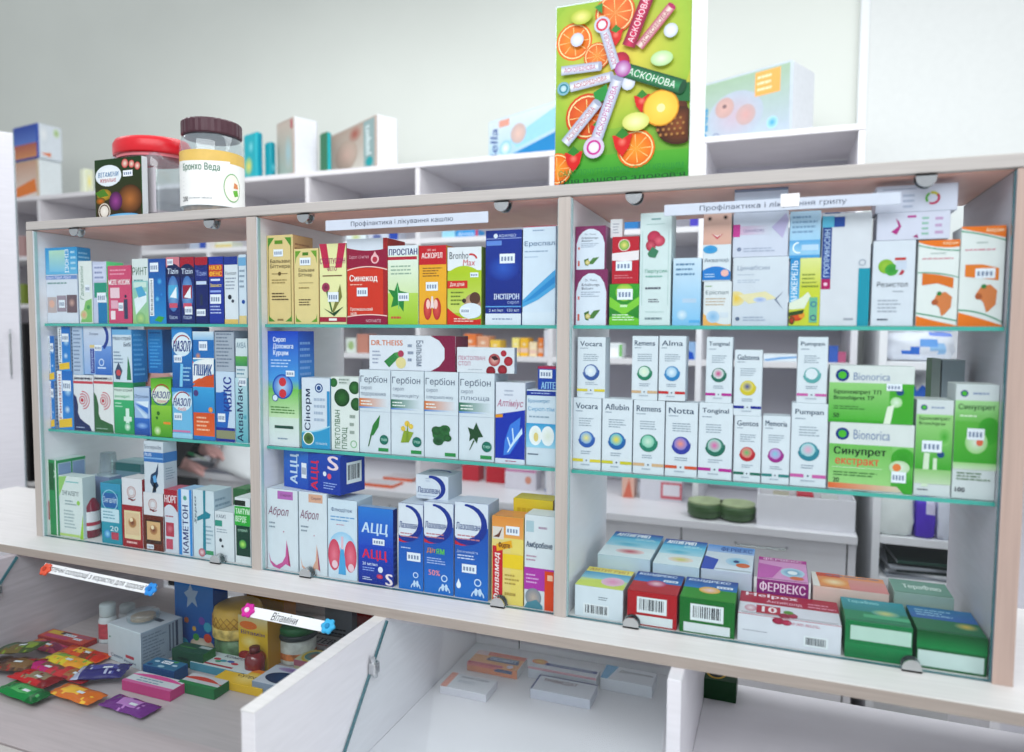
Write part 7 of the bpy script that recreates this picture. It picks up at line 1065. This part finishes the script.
fb = low(38, 82, 640, 645, 630, {'*': 'a83a3c', 't': 'c85a4a'}, {'t': [('r', .05, .1, .4, .5, 'd8b84a'), ('s', .4, .25, .65, .5), ('r', .1, .6, .6, .9, 'c04a7c'), ('s', .68, .5, .85, .7), ('r', .3, .1, .5, .4, '4a3a44'), ('r', .65, .1, .95, .4, 'b06a7c')]}, 'flat red sweets box with yellow panel behind the wrapped bars', rz=0)
bar(20, 648, .085, .042, 12, '4a5a30', ((.0, .0, .5, .6, '3a6a34'), (.3, .5, .7, 1, '7a6a3c'), (.6, .2, .9, .8, '8aa03c')), 'olive green wrapped bar behind the brown one at the far left', z=.02, tilt=-8)
bar(14, 664, .085, .045, 14, '6a4a38', ((.1, .2, .4, .7, '4a342c'), (.5, .3, .9, .9, '8a6a44'), (.7, .0, 1, .4, 'a83a34')), 'brown wrapped bar at the far left with a white sticker', z=.008)
bar(46, 646, .08, .03, -3, 'c04a6c', ((.0, .0, .3, 1, 'd8803c'), (.6, .3, 1, .8, '8a3a5c')), 'magenta and orange wrapped bar at the foot of the flat red sweets box', z=.0)
bar(85, 654, .1, .032, -3, 'd8602c', ((.3, .1, .6, .7, 'e8b83c'), (.7, .3, .95, .9, 'c83a28'), (.5, .5, .8, 1, '8a4a2c')), 'orange wrapped bar left of the large grey-white carton', z=0)
bar(67, 661, .09, .032, -4, 'e0cc3c', ((.2, .0, .5, .5, '8ab04a'), (.6, .3, .95, 1, 'e8a83c')), 'yellow wrapped bar in front of the orange one', z=.004)
bar(46, 668, .08, .03, -4, 'c02c7c', ((.4, .0, .9, .6, '8a5a4c'), (.7, .4, 1, 1, 'c83a4a')), 'magenta wrapped bar in front of the yellow one', z=.006)
bar(74, 675, .08, .032, -4, 'a82c3c', ((.0, .0, .4, 1, 'c83a3c'), (.4, .2, .7, .9, 'a8784c')), 'dark red wrapped bar with a sticker left of the purple one', z=.004)
bar(36, 678, .09, .034, -4, 'c8282c', ((.4, .1, .8, .7, '9a8a6c'), (.8, .0, 1, 1, '8a1c24')), 'bright red wrapped bar in front of the magenta one', z=.006)
bar(102, 672, .075, .045, 28, '3a3478', ((.0, .0, .16, 1, 'b8bcd4'), (.3, .2, .8, .6, '5a5aa0')), 'purple wrapped bar turned towards the large carton', z=.008, T=.018)
bar(24, 692, .095, .034, -4, '1f8a4a', ((.3, .2, .7, .8, '5ab06a'), (.8, 0, 1, 1, '146a38')), 'green wrapped bar, nearest row at the far left', z=.004)
bar(78, 694, .09, .034, -3, 'd87a2c', ((.2, .2, .6, .8, 'f0c04a'),), 'amber wrapped bar, nearest row beside the green one', z=.004)
bar(130, 706, .09, .034, -3, '7a3a8a', ((.3, .2, .7, .8, 'c08ac8'),), 'violet wrapped bar, nearest row below the pink-waved pack', z=.0)
# middle bay of the lower display
low(467, 517, 667, 675, 652, {'*': 'ec9a6c', 't': 'f0b078', 'r': 'e8e4e6', 'f': 'e89468'}, {'t': [('r', 0, .0, .25, .3, 'ecd0d0'), ('r', .25, 0, 1, .25, 'e8806c'), ('p', [(.3, .5), (.36, .3), (.9, .3), (.94, .6), (.86, .62), (.3, .6)], '34508c'), ('t', 'DICOBAXT', .36, .34, .88, .54, 'e4eaf4', 0, .04), ('e', .82, .8, .06, .12, 'f0e0e8'), ('r', 0, .85, .7, 1, 'd85a6c')], 'f': [('r', .55, .1, .9, .5, '3a5488'), ('r', 0, 0, .6, .25, 'e07078')]}, 'orange box with a navy title in the right part of the lower display')
low(440, 486, 690, 698, 674, {'*': 'd4d4dc', 't': 'e0e2e8'}, {'t': [('r', 0, 0, .14, 1, 'e8a898'), ('t', 'Аммі Серп', .25, .1, .85, .3, '6a7488', 0, .0), ('l', .25, .4, .8, .6, 2, 'b4bcc8')]}, 'white flat box with a peach edge in front of the orange box')
low(528, 596, 672, 684, 663, {'*': 'd8dce6', 't': 'e4e6ec'}, {'t': [('e', .12, .3, .12, .3, 'f0d060', 'e88a4a'), ('r', .22, .3, .98, .6, '2f4a94'), ('t', 'ТЕРАФЛЕКС', .28, .36, .92, .54, 'd8e0f0', 0, .03)], 'f': [('r', 0, .0, 1, .2, 'd8a8b4')]}, 'white box with a dark blue title bar beside the orange box')
low(530, 590, 694, 704, 678, {'*': 'd0d4e0', 't': 'dfe2ea'}, {'t': [('r', 0, .0, 1, .06, '4a5a94'), ('r', 0, .0, .03, 1, '4a5a94'), ('t', 'ТРИМЕДАТ', .12, .2, .7, .45, '7a4a64', 0, .02)]}, 'white flat box framed by a navy line, nearest in the lower display')
low(600, 652, 682, 694, 668, {'*': 'dde2ea', 't': 'e8eaf0'}, {'t': [('p', [(0, 0), (.25, 0), (.14, 1), (0, 1)], '5ab0dc'), ('t', 'Декатилен', .3, .2, .95, .45, '3a4a5c', 0, .0)]}, 'white box with a sky blue corner in the lower display')
low(694, 736, 680, 700, 664, {'*': '1f4a2c', 't': '24502f'}, {'t': [('e', .5, .5, .24, .4, 'd8b83c', 'c8a430'), ('e', .5, .5, .18, .3, '1c2c20')]}, 'dark green box with a yellow ring right of the narrow upright panel')
# ================================================================ monitor seen in the gap beside the cupboard
mo0, mo1 = aty(20, 330, .75), aty(37, 330, .75); zc2 = aty(28, 497, .75)[2]
dk = empty('staff_desk', (mo0[0]-.1, .8, 0)); tag(dk, 'pale staff desk behind the left end of the cabinet', 'desk')
MB().box(-.35, -.1, zc2-.025, .16, .25, zc2, .002).build('desk_top', WOODL, dk)
for sx_ in (-.33, .13): MB().box(sx_, -.08, 0, sx_+.02, .23, zc2-.0255, .001).build('desk_side', WOODZ, dk)
mn_ = empty('monitor', (mo0[0]-.04, .75, zc2+.0005)); tag(mn_, 'black computer monitor in the gap between cupboard and cabinet', 'monitor')
ztm = aty(24, 323, .75)[2]-zc2; w2 = mo1[0]-mo0[0]+.1
MB().box(-.1, -.09, 0, .1, .09, .012, .003).build('base', BLACK, mn_)
MB().box(-.03, -.01, .0125, .03, .015, .06, .002).build('stand', BLACK, mn_)
sc_ = MB().box(-w2/2-.04, -.02, .0, w2/2, .02, ztm-.061, .004).build('screen_housing', BLACK, mn_); sc_.location = (0, 0, .061)
MB().tube([(.02, -.1, .004), (.05, -.13, .012), (.1, -.14, .004)], .004).build('cable', BLACK, mn_)
# ================================================================ the pharmacist behind the left bay
def skin_mesh(name, pts, edges, radii, mat, parent=None, sub=2):
    me = bpy.data.meshes.new(name); me.from_pydata([tuple(p) for p in pts], edges, []); me.materials.append(mat)
    o = mesh_obj(name, me, parent); mod = o.modifiers.new('skin', 'SKIN'); mod.use_smooth_shade = True
    for i, r in enumerate(radii):
        sv = me.skin_vertices[0].data[i]; sv.radius = r if isinstance(r, tuple) else (r, r); sv.use_root = (i == 0)
    s_ = o.modifiers.new('sub', 'SUBSURF'); s_.levels = sub; s_.render_levels = sub
    dg = bpy.context.evaluated_depsgraph_get(); ev = o.evaluated_get(dg); m2 = bpy.data.meshes.new_from_object(ev)
    o.modifiers.clear(); o.data = m2
    for p in m2.polygons: p.use_smooth = True
    if not m2.materials: m2.materials.append(mat)
    return o
PY = .87
hd = Vector(aty(160, 366, PY)); hipx = hd.x-.22
per = empty('person', (hipx, PY, 0)); tag(per, 'person in black knitwear leaning on the rear worktop and writing with a green pen', 'person')
O_ = Vector((hipx, PY, 0))
hR = Vector(atz(199, 469, zc+.03)); hR.y = max(hR.y, YF+.0); hR = Vector(aty(199, 469, 1.13))
hL = Vector(aty(217, 452, 1.20))
shR = Vector((hd.x-.02, PY-.14, 1.27)); shL = Vector((hd.x+.0, PY+.2, 1.27))
elR = Vector(aty(150, 452, 1.0)); elL = Vector(aty(166, 447, 1.22))
wrR = Vector(aty(184, 463, 1.10)); wrL = Vector(aty(206, 449, 1.20))
P = lambda v: Vector(v)-O_
pts, ed, rad = [], [], []
def chain(vs, rs, start=None):
    prev = start
    for v, r in zip(vs, rs):
        pts.append(P(v)); rad.append(r); i = len(pts)-1
        if prev is not None: ed.append((prev, i))
        prev = i
    return prev
pel = Vector((hipx, PY, .86))
c0_ = chain([pel, pel.lerp(Vector((hd.x-.08, PY+.02, 1.2)), .5), Vector((hd.x-.07, PY+.02, 1.18))], [.13, .115, .13])
nk = chain([Vector((hd.x-.035, PY+.02, 1.275)), Vector((hd.x-.012, PY+.01, hd.z-.075))], [.06, .05], c0_)
tp_ = chain([Vector((hd.x, PY, hd.z-.02)), Vector((hd.x+.004, PY, hd.z+.05))], [(.078, .085), (.072, .08)], nk)
for sh_, el_, wr_, hn_ in ((shR, elR, wrR, hR), (shL, elL, wrL, hL)):
    s_ = chain([sh_, el_, wr_], [.055, .038, .026], c0_)
    d_ = (hn_-wr_).normalized(); pm_ = chain([wr_+d_*.045], [(.036, .02)], s_)
    side = Vector((0, 0, 1)).cross(d_).normalized()
    for k, (off, ln) in enumerate(((-.027, .06), (-.009, .07), (.009, .066), (.027, .052))):
        b0 = wr_+d_*.075+side*off; chain([b0, b0+d_*ln*.5+Vector((0, 0, -.004)), b0+d_*ln*.85+Vector((0, 0, -.022))], [.0095, .0085, .007], pm_)
    tb = wr_+d_*.035-side*.032; chain([tb, tb+d_*.03-side*.012, tb+d_*.055-side*.002+Vector((0, 0, -.01))], [.012, .010, .008], pm_)
body = skin_mesh('body', pts, ed, rad, SKIN, per)
# legs continue below as trousers, sweater over torso and sleeves
pts, ed, rad = [], [], []
c1 = chain([pel, pel.lerp(Vector((hd.x-.08, PY+.02, 1.2)), .5), Vector((hd.x-.07, PY+.02, 1.19)), Vector((hd.x-.045, PY+.02, 1.25))], [.155, .14, .155, .085])
for sh_, el_, wr_ in ((shR, elR, wrR), (shL, elL, wrL)): chain([sh_, el_, el_.lerp(wr_, .55), wr_], [.072, .055, .046, .036], 2)
skin_mesh('sweater', pts, ed, rad, CLOTH, per)
pts, ed, rad = [], [], []
chain([pel+Vector((0, 0, -.02))], [.15])
for s_ in (-.1, .1): chain([pel+Vector((0, s_, -.1)), pel+Vector((.03, s_*1.1, -.42)), pel+Vector((-.01, s_*1.1, -.80))], [.095, .065, .05], 0)
skin_mesh('trousers', pts, ed, rad, noise_mat('dark_trousers', '1c1e26', .8, .1, 60), per)
for s_ in (-.11, .11): MB().lathe([(.045, .0), (.05, .02), (.04, .05), (.03, .07)], (pel.x-.01+.04-O_.x, s_, 0), n=16, sx=1.9).build('shoe', BLACK, per, True)
hc = P(hd); fdir = Vector((.75, .1, -.35)).normalized()
m = MB()
bmesh.ops.create_icosphere(m.bm, subdivisions=3, radius=1)
for v in m.bm.verts:
    v.co = Vector((v.co.x*.108, v.co.y*.1, v.co.z*.125)); 
    if v.co.normalized().dot(fdir) > .45: v.co *= .70
    v.co += hc+Vector((-.012, 0, .028))
m.build('hair', HAIR, per, True)
# face: eyes, nose, mouth, ears
fr = hc+fdir*.085; sd = Vector((-.13, .99, 0)).normalized(); up = fdir.cross(sd).normalized(); up = up if up.z > 0 else -up
def blob(nm, c, r, mat, sc=(1, 1, 1)):
    m = MB(); bmesh.ops.create_icosphere(m.bm, subdivisions=2, radius=r)
    for v in m.bm.verts: v.co = Vector((v.co.x*sc[0], v.co.y*sc[1], v.co.z*sc[2]))+c
    return m.build(nm, mat, per, True)
EW = noise_mat('eye_white', 'e8e4e0', .3, .02); LIP = noise_mat('lip', 'b85a5c', .4, .05)
for s_ in (-1, 1):
    blob('eye', fr+sd*.03*s_+up*.012-fdir*.006, .011, EW); blob('iris', fr+sd*.03*s_+up*.010+fdir*.003, .005, BLACK); blob('ear', hc+sd*.083*s_, .022, SKIN, (.6, .4, 1.2))
    blob('eyebrow', fr+sd*.03*s_+up*.032, .014, HAIR, (.4, 1, .25))
blob('nose', fr+fdir*.008-up*.018, .014, SKIN, (1.2, .7, 1.2)); blob('mouth', fr-up*.048-fdir*.004, .02, LIP, (.5, 1, .35))
# pen, papers
pn0, pn1 = Vector(aty(177, 448.5, 1.09)), Vector(aty(207, 460, 1.10))
pe_ = empty('pen', tuple(pn0)); tag(pe_, 'green and white pen held in the writing hand', 'pen'); L_ = pn1-pn0
MB().tube([(0, 0, 0), tuple(L_*.12)], .0045).build('cap', noise_mat('pen_white', 'eef2f0', .3), pe_); MB().tube([tuple(L_*.121), tuple(L_*.6)], .005).build('barrel', noise_mat('pen_green', '2fae6a', .3), pe_); MB().tube([tuple(L_*.601), tuple(L_*.9), tuple(L_)], [.0045, .004, .0012]).build('grip', noise_mat('pen_pale', 'c8d8c8', .3), pe_)
def sheet(name, corners, label, n=8, wob=.008, cat='paper', mat=None):
    a, b, c, d = [Vector(q) for q in corners]; vs, fs = [], []
    for i in range(n+1):
        for j in range(n+1):
            s_, t_ = i/n, j/n; p = a.lerp(b, s_).lerp(d.lerp(c, s_), t_); vs.append(p+Vector((0, 0, wob*math.sin(s_*4+t_*3)*math.sin(math.pi*t_))))
    for i in range(n):
        for j in range(n): k = i*(n+1)+j; fs.append((k, k+1, k+n+2, k+n+1))
    o0 = vs[0].copy(); me = bpy.data.meshes.new(name); me.from_pydata([tuple(v-o0) for v in vs], [], fs); me.materials.append(mat or PAPER)
    o = mesh_obj(name, me); o.location = o0; so = o.modifiers.new('solid', 'SOLIDIFY'); so.thickness = .0015
    for p in me.polygons: p.use_smooth = True
    tag(o, label, cat); return o
pa, pb2, pc2, pd_ = atz(214, 468, zc+.008), atz(262, 484, zc+.004), aty(262, 441, 1.243), aty(226, 438, 1.243)
sheet('paper_sheet', (pa, pb2, pc2, pd_), 'large white paper sheet beside the writing hands', wob=.012)
for i, (u, v, lb) in enumerate(((184, 481, 'left'), (228, 483, 'right'))):
    q = aty(u, v-3, YF+.0)
    carton_at(q[0]-.11, q[0]+.06, YF-.01, YF+.16, zc+.0004, zc+.006+.003*i, {'*': ['9aa4ac', '8a8c98'][i]}, {}, '%s grey folder on the rear worktop below the writing hands' % ('pale' if i == 0 else 'dark'), 'folders on the rear worktop', 'folder', 'folder')
